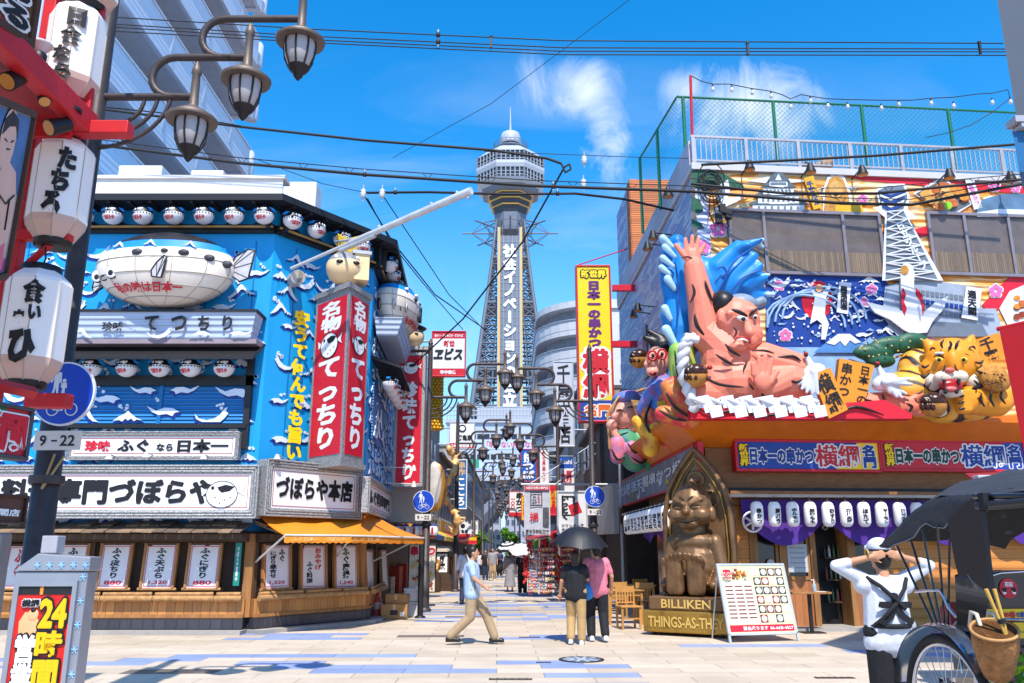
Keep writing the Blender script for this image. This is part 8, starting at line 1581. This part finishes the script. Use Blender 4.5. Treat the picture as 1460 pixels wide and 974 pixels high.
def people():
    g=gnd(672,919); person('walking man in a light blue shirt and khaki trousers striding across the paving',(g.x,g.y,0),R(88),1.66,lb,khaki,shoeb,dict(hipL=(.08,0,.88),hipR=(-.08,0,.88),kneeL=(.08,-.26,.5),ankL=(.08,-.4,.11),kneeR=(-.08,.02,.47),ankR=(-.08,.36,.13),elbL=(.25,.14,1.14),wriL=(.24,.1,.9),elbR=(-.25,-.06,1.13),wriR=(-.24,-.26,.98)),vox=.012)
    m=MB(); m.tube([V((0,0,0)),V((.06,-.11,-.24)),V((.14,-.12,-.5))],.014,mat('strap_tan','8a7a5a',.6),6); o=m.build('bag_strap',label='tan shoulder strap across the walking man',cat='strap'); o.location=(g.x-.05,g.y-.06,1.36)
    m=MB(); gl_=bpy.data.objects
    g2=gnd(822,919); P2=(g2.x,g2.y,0); person('woman in a black top and beige trousers walking away under a black umbrella',P2,R(170),1.58,blkc,beige,shoew,dict(elbL=(.26,.02,1.13),wriL=(.3,-.06,.9),elbR=(-.22,-.1,1.16),wriR=(-.1,-.22,1.3),kneeL=(.1,-.1,.5),ankL=(.1,.02,.1),kneeR=(-.1,0,.48)),hair='long',hairmat=mat('hair_brown','3a2416',.5))
    umbrella('black umbrella held over the couple with a pale rim',(g2.x+.06,g2.y+.18,1.18),mat('umbrella_black','1c1e24',.5,var=.15),.5,(R(10),R(4)),.82)
    g3=gnd(853,915); person('man in a pink patterned shirt and black trousers walking beside the umbrella',(g3.x,g3.y,0),R(186),1.7,pinks,blkc,shoew,dict(elbR=(-.27,.03,1.12),wriR=(-.28,-.08,.88),kneeL=(.1,-.14,.5),ankL=(.11,-.06,.1),ankR=(-.1,.14,.12)),hair='bun')
    m=MB(); m.ell((0,0,0),(.16,.07,.15),blk); m.ell((0,0,-.06),(.17,.08,.1),blk); t=thing('shoulder_bag','blue fabric bag hanging between the couple','bag',(g3.x-.24,g3.y-.12,.86)); fuse('body',m,.015,mat('bag_blue','2f7fc0',.6,var=.12),t,2); m=MB(); m.tube([(-.08,0,.12),(-.03,.02,.4),(.06,.03,.42),(.1,0,.12)],.012,mat('bag_blue','2f7fc0'),6); m.build('strap',t)
    g=gnd(663,862); person('man in white shirt and dark trousers walking away by the left lamp post',(g.x,g.y,0),R(175),1.68,white_c,navyc,shoeb,dict(kneeL=(.1,-.12,.5),ankL=(.1,-.02,.1),ankR=(-.1,.12,.12)),vox=.016,sleeve='half'); t=thing('shoulder_bag','small tan bag at the hip of the man in the white shirt','bag',(g.x+.2,g.y-.12,.92)); m=MB(); m.box(-.11,.11,-.04,.04,-.12,.1,mat('bag_tan','9a7a3a',.6)); m.build('body',t,bevel=.02); m=MB(); m.tube([(0,-.02,.1),(-.2,-.05,.5)],.012,mat('bag_tan','9a7a3a'),5); m.build('strap',t)
    g=gnd(727,844); person('woman in a long grey skirt walking away under a striped umbrella',(g.x,g.y,0),R(180),1.58,greyc,greyc,shoeb,dict(elbR=(-.22,-.1,1.16),wriR=(-.1,-.22,1.3)),legs='skirt',vox=.02,hands=False); umbrella('black and white striped umbrella beside a plain white one',(g.x,g.y+.1,1.12),blkc,.48,(R(14),R(-8)),.78,white_c)
    g=gnd(745,848); person('woman in black clothes walking away under a white umbrella',(g.x,g.y,0),R(184),1.56,blkc,blkc,shoew,dict(elbR=(-.22,-.1,1.16),wriR=(-.1,-.22,1.3),kneeL=(.1,-.12,.5)),vox=.02,hands=False); umbrella('plain white umbrella in front of the striped one',(g.x-.08,g.y-.1,1.1),mat('umbrella_white','cfcbc8',.6,var=.05),.5,(R(22),R(10)),.72)
    far=((692,827,blkc,navyc,'person in black coming down the street, left one of the far pair',0,''),(702,828,greyc,khaki,'person in grey and khaki beside the one in black',0,''),(712,822,navyc,blkc,'person pushing a dark pushchair in the far street',0,''),(684,823,white_c,blkc,'far person in white near the left signs',PI,''),(720,818,lb,navyc,'far person in pale blue in the middle of the street',PI,''),(733,822,pinks,greyc,'far person in pink beside the umbrellas',0,''),(676,818,blkc,greyc,'far person in black beside the left lamp posts',0,''),(699,816,white_c,navyc,'farthest person in white in the middle of the street',PI,''),(708,814,greyc,blkc,'farthest person in grey in the middle of the street',0,''),(742,819,white_c,khaki,'far person in white by the red stall',PI,''),(669,828,lb,blkc,'person in pale blue by the stand lantern',0,''),(689,815,pinks,blkc,'farthest person in pink on the left',0,''))
    for i,(u,v,a,b,l,rz,_) in enumerate(far):
        g=gnd(u,v); person(l,(g.x,g.y,0),rz+.2*sin(i*2),1.58+.1*sin(i*1.7),a,b,(shoeb,shoew)[i%2],dict(kneeL=(.1,-.1,.5),ankR=(-.1,.1,.11)) if i%2 else {},vox=.026,hands=False,hair=('short','long')[i%3==0],group='people far down the street')
    g=gnd(712,823.5); t=thing('pushchair','dark pushchair in the far street','pushchair',(g.x,g.y-.6,0)); m=MB(); m.ell((0,0,.55),(.25,.35,.3),blkc); m.build('seat',t)
    for x in (-.2,.2):
        for y in (-.25,.25): m=MB(); m.lathe([(.11,-.02),(.11,.02)],blk,14,c=(x,y,.11),ax='x'); m.build('wheel',t)
    m=MB(); m.tube([(-.2,.3,.2),(-.2,.45,1.0),(.2,.45,1.0),(.2,.3,.2)],.02,galv,6); m.build('handle',t)
people()
def puller():
    g=at(1272,950,7.3); X,Y=g.x,7.3; t=person('rickshaw puller seen from behind with both hands raised to a white cap',(X,Y,0),R(184),1.66,white_c,blkc,shoeb,dict(sho=(.2,.0,1.38),elb=(.42,.02,1.5),wri=(.15,.1,1.57),head=(0,-.02,1.57),handL=(-1,.1,.25),handR=(1,.1,.25)),sleeve='half',legs='short',vox=.01)
    m=MB(); hd=V((0,-.02,1.57)); m.ell(hd+V((0,.005,.045)),(.098,.11,.085),blk,16,10); m.cap(hd+V((-.05,-.1,.04)),hd+V((.05,-.1,.04)),.03,.03,blk); fuse('cap',m,.012,white_c,t,2)
    m=MB(); m.tube([hd+V((.1*cos(a),.112*sin(a)+.005,.02)) for a in [i*PI/10 for i in range(21)]],.01,blkc,6); m.build('cap_band',t)
    m=MB(); m.mx=MX.Rotation(PI,4,'Z'); m.text('大',-.14,.14,1.0,1.24,-.158,ink,bold=.07); m.mx=None; m.build('back_print',t)
    m=MB(); P=[(-.17,.06,1.36),(-.1,.145,1.28),(0,.168,1.16),(.1,.16,1.06),(.165,.08,.98)]; m.tube(P,.018,blkc,6); m.tube([(.17,.05,1.37),(.1,.14,1.3),(0,.17,1.2),(-.08,.165,1.12)],.018,blkc,6); m.build('strap',t)
    m=MB(); m.tube([(.168*cos(a),.162*sin(a),.985) for a in [i*PI/12 for i in range(25)]],.022,blkc,6); m.build('belt',t)
    m=MB(); m.ell((-.165,.05,.98),(.05,.05,.06),galv,10,6); m.build('pouch',t)
    m=MB(); m.tube([V((.17,.1,1.565))+V((0,.03*cos(a),.03*sin(a))) for a in [i*PI/6 for i in range(13)]],.008,mat('watch_tan','c9a24a',.4),6); m.build('wristband',t)
    m=MB(); m.ell((.34,.055,1.44),(.05,.01,.03),mat('badge_dark','3a3a40',.5),8,5); m.build('sleeve_print',t)
puller()
# ================================================================ rickshaw at the right
def rickshaw():
    c=at(1350,1000,5.6); d=V((.07,-1,0)).normalized(); W=Wall((c.x,5.6),(c.x+d.x,5.6+d.y)); t=thing('rickshaw','black hooded rickshaw with a chrome mudguard and spoked wheel at the right edge','rickshaw',tuple(W.o),W.rot)
    P=lambda u,v,o=0: (lambda h:V((h[0],-o,h[1])))(W.hit(u,v,o)); lac=mat('lacquer_black','101013',.15,var=.06,coat=.6); hc=mat('hood_canvas','33373f',.7,var=.12,sc=6,bump=.3,bsc=18); chrome=mat('chrome','c9cdd4',.12,.95,var=.04); wd=.95
    top=[P(u,v) for u,v in ((1255,778),(1263,768),(1275,757),(1290,741),(1305,727),(1322,714),(1342,709),(1362,706),(1400,704),(1460,703),(1540,702))]
    m=MB(); rows=[]
    for j in range(9): f=j/8; rows.append([p+V((0,wd*f,.16*sin(PI*f)*(.35+.65*min(1,i/4))+.012*sin(i*2.3+j*1.4))) for i,p in enumerate(top)])
    m.sheet(rows,hc); m.sheet([[p-V((0,0,.012)) for p in r][::-1] for r in rows],blkc); m.build('hood',t)
    bot=[P(u,v) for u,v in ((1255,780),(1267,782),(1277,776),(1290,772),(1303,766),(1312,752),(1320,746),(1332,752),(1346,753),(1355,742),(1372,736))]; up=[top[0],top[1],top[2],top[3],top[4],top[4].lerp(top[5],.5),top[5],top[5].lerp(top[6],.5),top[6],top[7],top[8]]
    m=MB(); m.sheet([[a.lerp(b,j/4)+V((0,-.015*sin(j*1.2),0)) for j in range(5)] for a,b in zip(up,bot)],hc); m.tube(bot,.004,mat('piping_grey','7f838a',.5),5); m.build('hood_valance',t)
    for u,v in ((1279,779),(1299,772),(1315,755),(1336,749),(1354,767)):
        m=MB(); a=P(1342+ (u-1315)*.25,894);b=P(u,v); m.tube([a,a.lerp(b,.5)+V((0,0,.0)),b],.0085,lac,8); m.build('hood_bow',t)
    m=MB(); F=[P(u,v,.01) for u,v in ((1353,743),(1372,722),(1392,707),(1401,729),(1408,790),(1416,857),(1407,866),(1387,865),(1377,853),(1363,800))]; m.prism([(p.x,p.z) for p in F],-.02,.01,mat('flap_black','18181c',.35,var=.15,sc=3)); m.tube([P(1380,820,.02),P(1397,845,.02),P(1409,860,.02)],.004,mat('piping_grey','7f838a'),5); m.build('side_flap',t,bevel=.006)
    m=MB(); a=P(1394,722,.03); m.tube([a,a+V((1.2,0,.0))],.026,mat('rolled_black','232428',.4),12); m.tube([P(1390,708,.01),P(1540,707,.01)],.02,lac,8); m.build('rolled_cover',t)
    for u in (1412,): m=MB(); m.box(P(u,715).x-.02,P(u,715).x+.03,-.06,.0,P(u,727).z,P(u,703).z,blkc); m.build('strap',t)
    # body, seat back, badge and yellow notice
    w0=at(1408,860,5.0); W2=Wall((w0.x,5.0),(w0.x+1,5.12)); inv=(MX.Translation(W.o)@MX.Rotation(W.rot,4,'Z')).inverted()@MX.Translation(W2.o)@MX.Rotation(W2.rot,4,'Z')
    def P2(u,v,o=0): x,z=W2.hit(u,v,o); return V((x,-o,z))
    bx=[P2(u,v) for u,v in ((1408,822),(1425,817),(1470,814),(1560,815),(1560,950),(1440,950),(1412,905))]; m=MB(); m.mx=inv; m.prism([(p.x,p.z) for p in bx],0,.3,lac); b_=m.build('body',t,bevel=.02); m=MB(); m.mx=inv; m.tube([p+V((0,-.005,0)) for p in bx[:4]],.008,chrome,6); m.build('trim_rail',b_)
    q=P2(1437,839); m=MB(); m.mx=inv; m.lathe([(.056,0),(.056,.006)],mat('badge_red','c41a28',.4),24,c=(q.x,-.001,q.z),ax='y'); m.text('花街',-.026+q.x,.026+q.x,q.z+.01,q.z+.037,-.01,wtx)
    for s in (-1,1): m.ell((q.x+s*.03,-.008,q.z-.013),(.014,.004,.02),wtx,10,6); m.ell((q.x+s*.03,-.011,q.z-.008),(.015,.004,.014),ink,10,6)
    m.build('badge',t)
    a=P2(1409,910);b=P2(1409,868); m=MB(); m.mx=inv; m.box(a.x,a.x+.75,-.03,-.02,a.z,b.z,mat('notice_yellow','e0b414',.4,var=.04)); z=b.z; nv=mat('navy_ink','1d3a8f',.5); m.text('こども',a.x+.02,a.x+.085,z-.048,z-.015,-.034,nv,bold=.04); m.text('110番',a.x+.09,a.x+.165,z-.048,z-.015,-.034,hr,bold=.04); m.text('の家',a.x+.17,a.x+.22,z-.048,z-.015,-.034,nv,bold=.04); m.box(a.x+.01,a.x+.74,-.033,-.0301,a.z+.03,a.z+.038,mat('notice_line_tan','b07a1a',.5)); m.build('notice',t)
    # wheel: tyre, rim, hub, spokes
    wc=P(1356,1020,.1); r=.44; m=MB(); m.tube([wc+V((r*cos(a),0,r*sin(a))) for a in [i*PI/28 for i in range(57)]],.028,mat('tyre_rubber','1b1b1d',.7),10,cap=False); w_=m.build('wheel',t); m=MB(); m.tube([wc+V(((r-.035)*cos(a),0,(r-.035)*sin(a))) for a in [i*PI/28 for i in range(57)]],.014,chrome,8,cap=False); m.build('rim',w_)
    m=MB(); 
    for i in range(28): a=2*PI*i/28; m.tube([wc+V((.03*cos(a+.6*(-1)**i),.02*(-1)**i,.03*sin(a+.6*(-1)**i))),wc+V(((r-.04)*cos(a),0,(r-.04)*sin(a)))],.0028,chrome,4)
    m.build('spoke_set',w_); m=MB(); m.lathe([(.035,-.06),(.045,-.03),(.045,.03),(.035,.06)],chrome,14,c=tuple(wc),ax='y'); m.build('hub',w_)
    m=MB(); wf=wc+V((0,wd-.1,0)); m.tube([wf+V((r*cos(a),0,r*sin(a))) for a in [i*PI/28 for i in range(57)]],.028,mat('tyre_rubber','1b1b1d'),10,cap=False); [m.tube([wf,wf+V((r*cos(a),0,r*sin(a)))],.004,chrome,4) for a in [i*PI/10 for i in range(20)]]; m.build('wheel',t); m=MB(); m.tube([wc,wf],.02,lac,8); m.build('axle',t); m=MB(); m.box(wc.x-.35,wc.x+.55,-.1+.15,wd-.2,wc.z+.1,wc.z+.16,lac); m.build('floor',t)
    m=MB(); ar=[wc+V(((r+.075)*cos(R(x)),0,(r+.075)*sin(R(x)))) for x in range(168,28,-7)]; m.sheet([[p+V((0,-.075+.15*j/6,.016*sin(PI*j/6))) for j in range(7)] for p in ar],chrome); m.sheet([[p+V((0,-.075+.15*j/6,.016*sin(PI*j/6)-.006)) for j in range(7)][::-1] for p in ar],chrome); m.build('mudguard',t)
    m=MB(); m.tube([P(1305,844,.02),P(1325,842,.02),P(1340,842,.02),P(1346,852,.02),P(1352,866,.02),P(1362,878,.02)],.010,chrome,8); m.tube([P(1362,878,.02),P(1380,883,.02),P(1560,887,.04)],.012,chrome,8); m.build('hand_rail',t)
    m=MB(); m.tube([P(1386,868,.02),P(1385,885,.02),P(1390,930,.03),P(1392,975,.03)],.013,chrome,8); m.tube([P(1346,905,.0),P(1368,884,.02),P(1388,870,.02)],.007,chrome,6); m.tube([P(1352,905,.05),P(1362,915,.05),P(1358,930,.05),P(1370,940,.05),P(1372,960,.05)],.008,chrome,6); m.build('suspension_arm',t)
    m=MB(); m.hull([tuple(P(1355,905,-.2)),tuple(P(1412,905,-.2)),tuple(P(1412,905,-.7)),tuple(P(1355,905,-.7))],[tuple(P(1360,955,-.2)),tuple(P(1420,955,-.2)),tuple(P(1420,955,-.7)),tuple(P(1360,955,-.7))],lac); m.build('footwell',t); m=MB(); m.prism([(p.x,p.z) for p in [P(u,v,-.4) for u,v in ((1352,895),(1360,865),(1372,858),(1378,895))]],.3,.6,mat('seat_red','8f1220',.5)); m.build('seat',t)
    # wicker basket hung on the rail, straw whisks
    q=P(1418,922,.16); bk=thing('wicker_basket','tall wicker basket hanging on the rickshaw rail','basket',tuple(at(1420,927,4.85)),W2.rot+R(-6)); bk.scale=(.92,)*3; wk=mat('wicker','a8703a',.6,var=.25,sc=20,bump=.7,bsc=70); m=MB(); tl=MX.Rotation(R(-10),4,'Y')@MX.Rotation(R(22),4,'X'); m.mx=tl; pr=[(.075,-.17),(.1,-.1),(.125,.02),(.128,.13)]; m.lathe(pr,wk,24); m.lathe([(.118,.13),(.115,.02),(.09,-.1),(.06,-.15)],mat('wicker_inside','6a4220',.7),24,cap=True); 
    for i in range(26):
        z=-.16+.285*i/25; r_=.077+(.128-.077)*min(1,(i/25)**.75); m.tube([(r_*1.005*cos(a),r_*1.005*sin(a),z+.004*cos(a*12+PI*(i%2))) for a in [k*PI/24 for k in range(49)]],.0035,wk,4,cap=False)
    m.tube([(.128*cos(a),.128*sin(a),.133) for a in [k*PI/12 for k in range(25)]],.009,mat('wicker_rim','b98a55',.6),8,cap=False); m.build('body',bk); 
    for x in (-.06,.05): m=MB(); m.tube([(x,.02,.12),(x+.005,.06,.2),(x+.01,.13,.21),(x,.15,.12)],.013,mat('tie_white','c9bfae',.7),6); m.build('tie',bk)
    m=MB(); m.mx=tl; m.ell((.0,0,.07),(.08,.07,.04),mat('cloth_bundle','cfcac8',.7)); m.build('cloth_bundle',bk)
    a=P(1421,850,.2); t2=thing('straw_whisk','pair of thin straw stalks tied upright to the rickshaw rail','straw',tuple(at(1428,925,4.75)),W2.rot); h_=.31; m=MB(); [m.tube([(.05,0,0),(.02+x,0,h_*.5),(-.02+x*2,0,h_)],[.006,.009,.011],mat('straw','c9a04a',.7),5) for x in (-.012,.012)]; m.build('stalk',t2); m=MB(); m.tube([(.025,0,h_*.42),(.02,0,h_*.5)],.02,blkc,8); m.build('tie',t2)
rickshaw()
def plant():
    g=at(1470,960,5.0); t=thing('potted_plant','bright green leafy plant behind the basket at the right edge','plant',(g.x,5.05,0)); m=MB(); m.lathe([(.12,0),(.16,.28),(.14,.28)],mat('pot_brown','6a4634',.7),16); m.build('pot',t); m=MB(); q=random.Random(21)
    for i in range(520):
        p=V((q.gauss(0,.11),q.gauss(0,.12),.3+.75*q.random())); u=V((q.gauss(0,1),q.gauss(0,1),q.gauss(.2,.6))).normalized()*q.uniform(.05,.09); v=u.cross(V((q.gauss(0,1),q.gauss(0,1),q.gauss(0,1)))).normalized()*.022; m.add([p-u*.5,p+v,p+u*.5,p-v],[(0,1,2,3)],q.choice((leaf[1],leaf[2],mat('leaf_lime','8fbf2a',.5,var=.1))))
    m.build('foliage',t); m=MB(); [m.tube([(0,0,.28),(.05*cos(a),.05*sin(a),.6),(.1*cos(a),.1*sin(a),.95)],.008,leaf[3],5) for a in (0,1.5,3,4.6)]; m.build('stem',t)
plant()
# red awning, red panel and dark building corner at the right edge
p=at(1440,690,9.5); t=thing('red_awning','dark red awning end at the right edge above the rickshaw','awning',(p.x,9.5,p.z)); m=MB(); rc=mat('awning_dark_red','8f1420',.6,var=.08); m.hull([(-.45,-.3,-.12),(2,-.5,-.14),(2,-.5,-.1),(-.45,-.3,-.08)],[(.0,.9,.16),(2,.9,.22),(2,.9,.26),(.0,.9,.2)],rc); m.build('canvas',t); m=MB(); m.box(-.55,-.36,-.36,-.24,-.03,.07,galv); m.build('end_bracket',t,bevel=.01)
W=Wall(at(1449,600,8.8),at(1580,600,8.2)); t=thing('hanging_fabric','plain dark red fabric panel hanging at the right edge beside the tiger','panel',tuple(W.pt(0,zat(682,8.8))),W.rot); m=MB(); h_=zat(470,8.8)-zat(682,8.8); m.prism([(.06,0),(1,0),(1,h_+.05),(-.02,h_)],-.05,.0,mat('panel_red','b01018',.5,var=.06)); m.build('panel',t); m=MB(); m.tube([(-.05,-.02,h_+.01),(1,-.02,h_+.07)],.025,mat('panel_red','b01018'),6); m.build('rod',t)
t=thing('corner_building','dark grey building corner cut off by the top right of the picture','building',(0,0,0)); m=MB(); a=at(1449,166,9);b=at(1424,0,9); z0=a.z;z1=b.z+1.5; kx=1.0
ring=lambda x,z: [(x,9,z),(x*12.5/9+.12,12.5,z),(x+6,12.5,z),(x+3,9,z)]
m.hull(ring(a.x,z0),ring(a.x,z1),mat('corner_grey','4a505c',.5,var=.06)); m.build('wall',t); m=MB(); q=at(1453,245,9); m.hull(ring(q.x,q.z),ring(q.x,z0-.2),mat('corner_blue','1d5f8f',.5)); m.build('lower_wall',t); m=MB(); m.box(a.x-.08,a.x+.5,8.9,9.1,z0-.12,z0-.04,alum); m.box(a.x-.02,a.x+.5,8.9,9.1,z0-.19,z0-.14,alum); m.build('bracket',t)
# ================================================================ goods rack, red awning and red lanterns of the right row
def rack():
    g=gnd(771,851); t=thing('goods_rack','tall wire rack crowded with small red and bright souvenirs on the right','rack',(g.x,g.y,0)); m=MB()
    for x in (-.42,0,.42): m.tube([(x,0,.05),(x,0,1.75)],.012,galv,6)
    for k in range(8): z=.25+k*.2; m.box(-.44,.44,-.02,.02,z-.006,z+.006,galv)
    m.build('frame',t); q=random.Random(31); cs=('c8202c','d93a3a','e0b43a','d9d2c8','2f6fb0','c8202c','d96a8a','8a2a2a','4a9a5a','e07a2a')
    for k in range(8):
        z=.25+k*.2; m=MB()
        for j in range(11):
            x=-.42+j*.082; c=q.choice(cs); h_=q.uniform(.09,.16); m.box(x,x+q.uniform(.05,.075),-.1-q.uniform(0,.05),-.03,z-h_,z-.01,mat('ware_'+c,c,.4,var=.2,sc=20)); m.box(x+.01,x+.05,-.165,-.152,z-h_*.6,z-h_*.35,mat('ware_d9d2c8','d9d2c8',.4))
        m.build('merchandise_row',t)
    for x,y,z,r,c in ((-.5,-.1,1.15,.16,'c8202c'),(-.52,-.12,.7,.13,'d93a3a'),(-.36,-.1,1.62,.13,'c8202c'),(.1,-.05,1.72,.12,'c8202c')):
        m=MB(); [m.ell((x+q.uniform(-.09,.09),y+q.uniform(-.05,.05),z+q.uniform(-.22,.22)),(.05,.05,.06),mat('ware_'+c,c,.4),8,5) for _ in range(14)]; m.build('charm_bunch',t)
    t2=dup(t,(g.x+.5,g.y+1.1,0),R(-70),'second wire rack of red souvenirs behind the first one'); t3=dup(t,(g.x+1.05,g.y+.1,0),R(-60),'wire rack of souvenirs half hidden behind the black umbrella')
    W=Wall((g.x-.3,g.y+3.2),(g.x+.6,g.y-.6)); t=thing('red_awning','red awning strip above the souvenir racks','awning',(g.x+.9,g.y+.3,0)); m=MB(); m.hull([(-1.4,1.8,1.98),(-.7,-1.0,1.98),(-.7,-1.0,2.02),(-1.4,1.8,2.02)],[(.9,1.8,2.5),(.9,-1.0,2.5),(.9,-1.0,2.54),(.9,1.8,2.54)],mat('awning_red','b8202a',.6)); m.build('canvas',t); m=MB(); m.tube([(-1.4,1.8,1.97),(-.7,-1.0,1.97)],.03,mat('rail_pale_red','d0707a',.5),6); m.build('rail',t)
    for i,(u,v,Y) in enumerate(((794,765,27.5),(805,768,26.6),(816,764,26.2),(826,767,25.8))):
        p=at(u,v,Y); t=thing('red_lantern','red paper lantern under the red awning, %s from the left'%ORD[i],'lantern',p,0,'red lanterns above the souvenir racks'); m=MB(); band_ell(m,(0,0,0),(.2,.2,.22),[(-90,90,mat('lantern_red','b81824',.5,var=.1))],16); m.text('串',-.09,.09,-.1,.1,-.21,ink,bold=.05); m.build('shade',t); m=MB(); m.lathe([(.1,.2),(.1,.24)],blk,12); m.lathe([(.1,-.24),(.1,-.2)],blk,12); m.build('ring',t)
rack()
# striped lanterns under the beige box on the left
for i in range(5):
    p=at(565+13*i,757,24.2); t=thing('striped_lantern','small white lantern with red and blue stripes under the beige box, %s from the left'%ORD[i],'lantern',p,0,'striped lanterns at the side door'); m=MB(); band_ell(m,(0,0,0),(.15,.15,.19),[(-90,-40,mat('lantern_red','b81824')),(-40,40,paper),(40,90,mat('lantern_blue','2a4fa0',.5))],14); m.box(-.03,.03,-.16,-.14,-.1,.1,mat('lantern_red','b81824')); m.build('shade',t); m=MB(); m.tube([(0,0,.18),(0,0,.4)],.008,lampwire,4); m.build('cord',t)
# ================================================================ overhead cables
def cable(label,pts,r,knots=False,sag=0,ties=0):
    W=[at(u,v,Y) for u,v,Y in pts]; o=W[0]; L=[W[0]]
    for a,b in zip(W,W[1:]): L+=[a.lerp(b,f/8)-V((0,0,sag*4*(f/8)*(1-f/8))) for f in range(1,9)]
    t=thing('overhead_cable',label,'cable',tuple(o),0,'cables crossing the sky'); m=MB(); m.tube([p-o for p in L],r,lampwire,6); m.build('wire',t)
    if knots:
        for f in ((.12,.3,.5,.7,.88) if knots is True else knots): p=L[int(f*(len(L)-1))]-o; m=MB(); m.ell(p,(.05,.05,.07),blk,8,5); m.tube([p+V((0,0,-.1)),p+V((0,0,.12))],.02,galv,5); m.build('clamp',t)
    if ties:
        m=MB(); 
        for k in range(ties): p=L[int((k+.5)/ties*(len(L)-1))]-o; m.tube([p+V((-.1,0,.12)),p,p+V((.1,0,.12))],.008,lampwire,4)
        m.tube([p-o+V((0,0,.13)) for p in L],r*.35,lampwire,4); m.build('messenger_wire',t)
cable('uppermost of the bundle of thin cables across the top of the sky',[(120,22,15),(450,42,15),(800,58,15),(1430,62,15)],.012,(.5,))
cable('second thin cable from the top of the bundle across the sky',[(120,32,15),(450,52,15),(800,68,15),(1440,70,15)],.012,(.52,))
cable('third thin cable of the bundle across the top of the sky',[(120,36,15.2),(450,57,15.2),(800,73,15.2),(1440,74,15.2)],.012)
cable('lowest thin cable of the bundle across the top of the sky',[(120,42,15.1),(450,61,15.1),(800,78,15.1),(1440,79,15.1)],.012)
for u,v in ((700,60),(1066,70),(1397,68)):
    t=thing('cable_spacer','black spacer clamp on the top cable bundle, %s'%{700:'left one above the tower',1066:'middle one',1397:'right one'}[u],'clamp',tuple(at(u,v,15))); m=MB(); m.box(-.02,.02,-.03,.03,-.14,.1,blk); m.build('bar',t); m=MB(); m.ell((0,0,.12),.04,blk,8,5); m.build('head',t)
cable('thick dark cable curving past the tower lookout and looping near the clouds',[(100,150,17),(345,181,17),(520,200,17),(700,214,17),(780,226,17),(800,233,17)],.03)
cable('long black cable slanting down from the loop to the left signs',[(800,233,17),(806,246,17),(814,241,17),(812,234,17),(805,238,17),(745,345,18.5),(660,455,21),(590,520,23)],.022)
cable('thick black cable below the tower lookout reaching the roof corner',[(130,205,17),(345,233,17),(520,249,17),(760,265,17),(985,273,17.4),(1200,290,17),(1300,292,17),(1460,262,16.6)],.035,(.3,.45),0,16)
cable('black cable just above the painted windows on the right',[(985,262,17.2),(1120,276,16.8),(1250,276,16.8),(1390,262,16.6),(1470,255,16.6)],.03,False,0,10)
cable('cable from the left insulators to the right roof',[(518,275,19),(610,274,18.5),(720,277,18),(820,276,18),(890,284,18.5),(960,300,20)],.03,(.1,.55))
cable('left one of the two cables falling to the shops behind the restaurant',[(520,280,19),(560,345,20),(620,420,23),(692,470,28)],.018)
cable('right one of the two cables falling to the shops behind the restaurant',[(548,282,19),(580,330,20),(640,420,24),(700,480,30)],.014)
cable('pair cable falling steeply beside the flag pole to the street',[(524,283,19),(560,350,20),(600,400,22),(660,470,27)],.014)
cable('thin wire slanting up to the top edge over the tower',[(560,225,22),(700,148,20),(905,-6,18)],.008)
cable('thin wire running from the left roof to the insulators',[(360,225,17.5),(460,262,18.5),(518,274,19)],.008)
cable('thin level wire past the tower top to the right roof',[(690,216,17),(900,224,17.5),(985,226,18)],.008)
cable('green tinted cable crossing the balconies at the upper left',[(140,152,16),(240,162,16),(345,180,17)],.014)
cable('sagging black cable along the roof railing on the right',[(1000,235,17.2),(1100,230,17.2),(1250,222,17.2),(1460,205,17.2)],.03)
for k,(u,v) in enumerate(((518,276),(545,276),(833,228),(832,262))):
    t=thing('insulator','white ceramic insulator on the cables, %s'%('leftmost above the flag pole','second beside the leftmost','upper one near the cloud','lower one near the cloud')[k],'insulator',tuple(at(u,v,18.2))); m=MB(); m.lathe([(.02,.12),(.07,.08),(.05,.04),(.08,0),(.05,-.04),(.07,-.08),(.02,-.12)],mat('ceramic','c9c6c2',.3),12); m.build('body',t); m=MB(); m.tube([(0,0,.12),(0,0,.22)],.015,galv,6); m.tube([(0,0,-.12),(0,0,-.2)],.015,galv,6); m.build('pin',t)
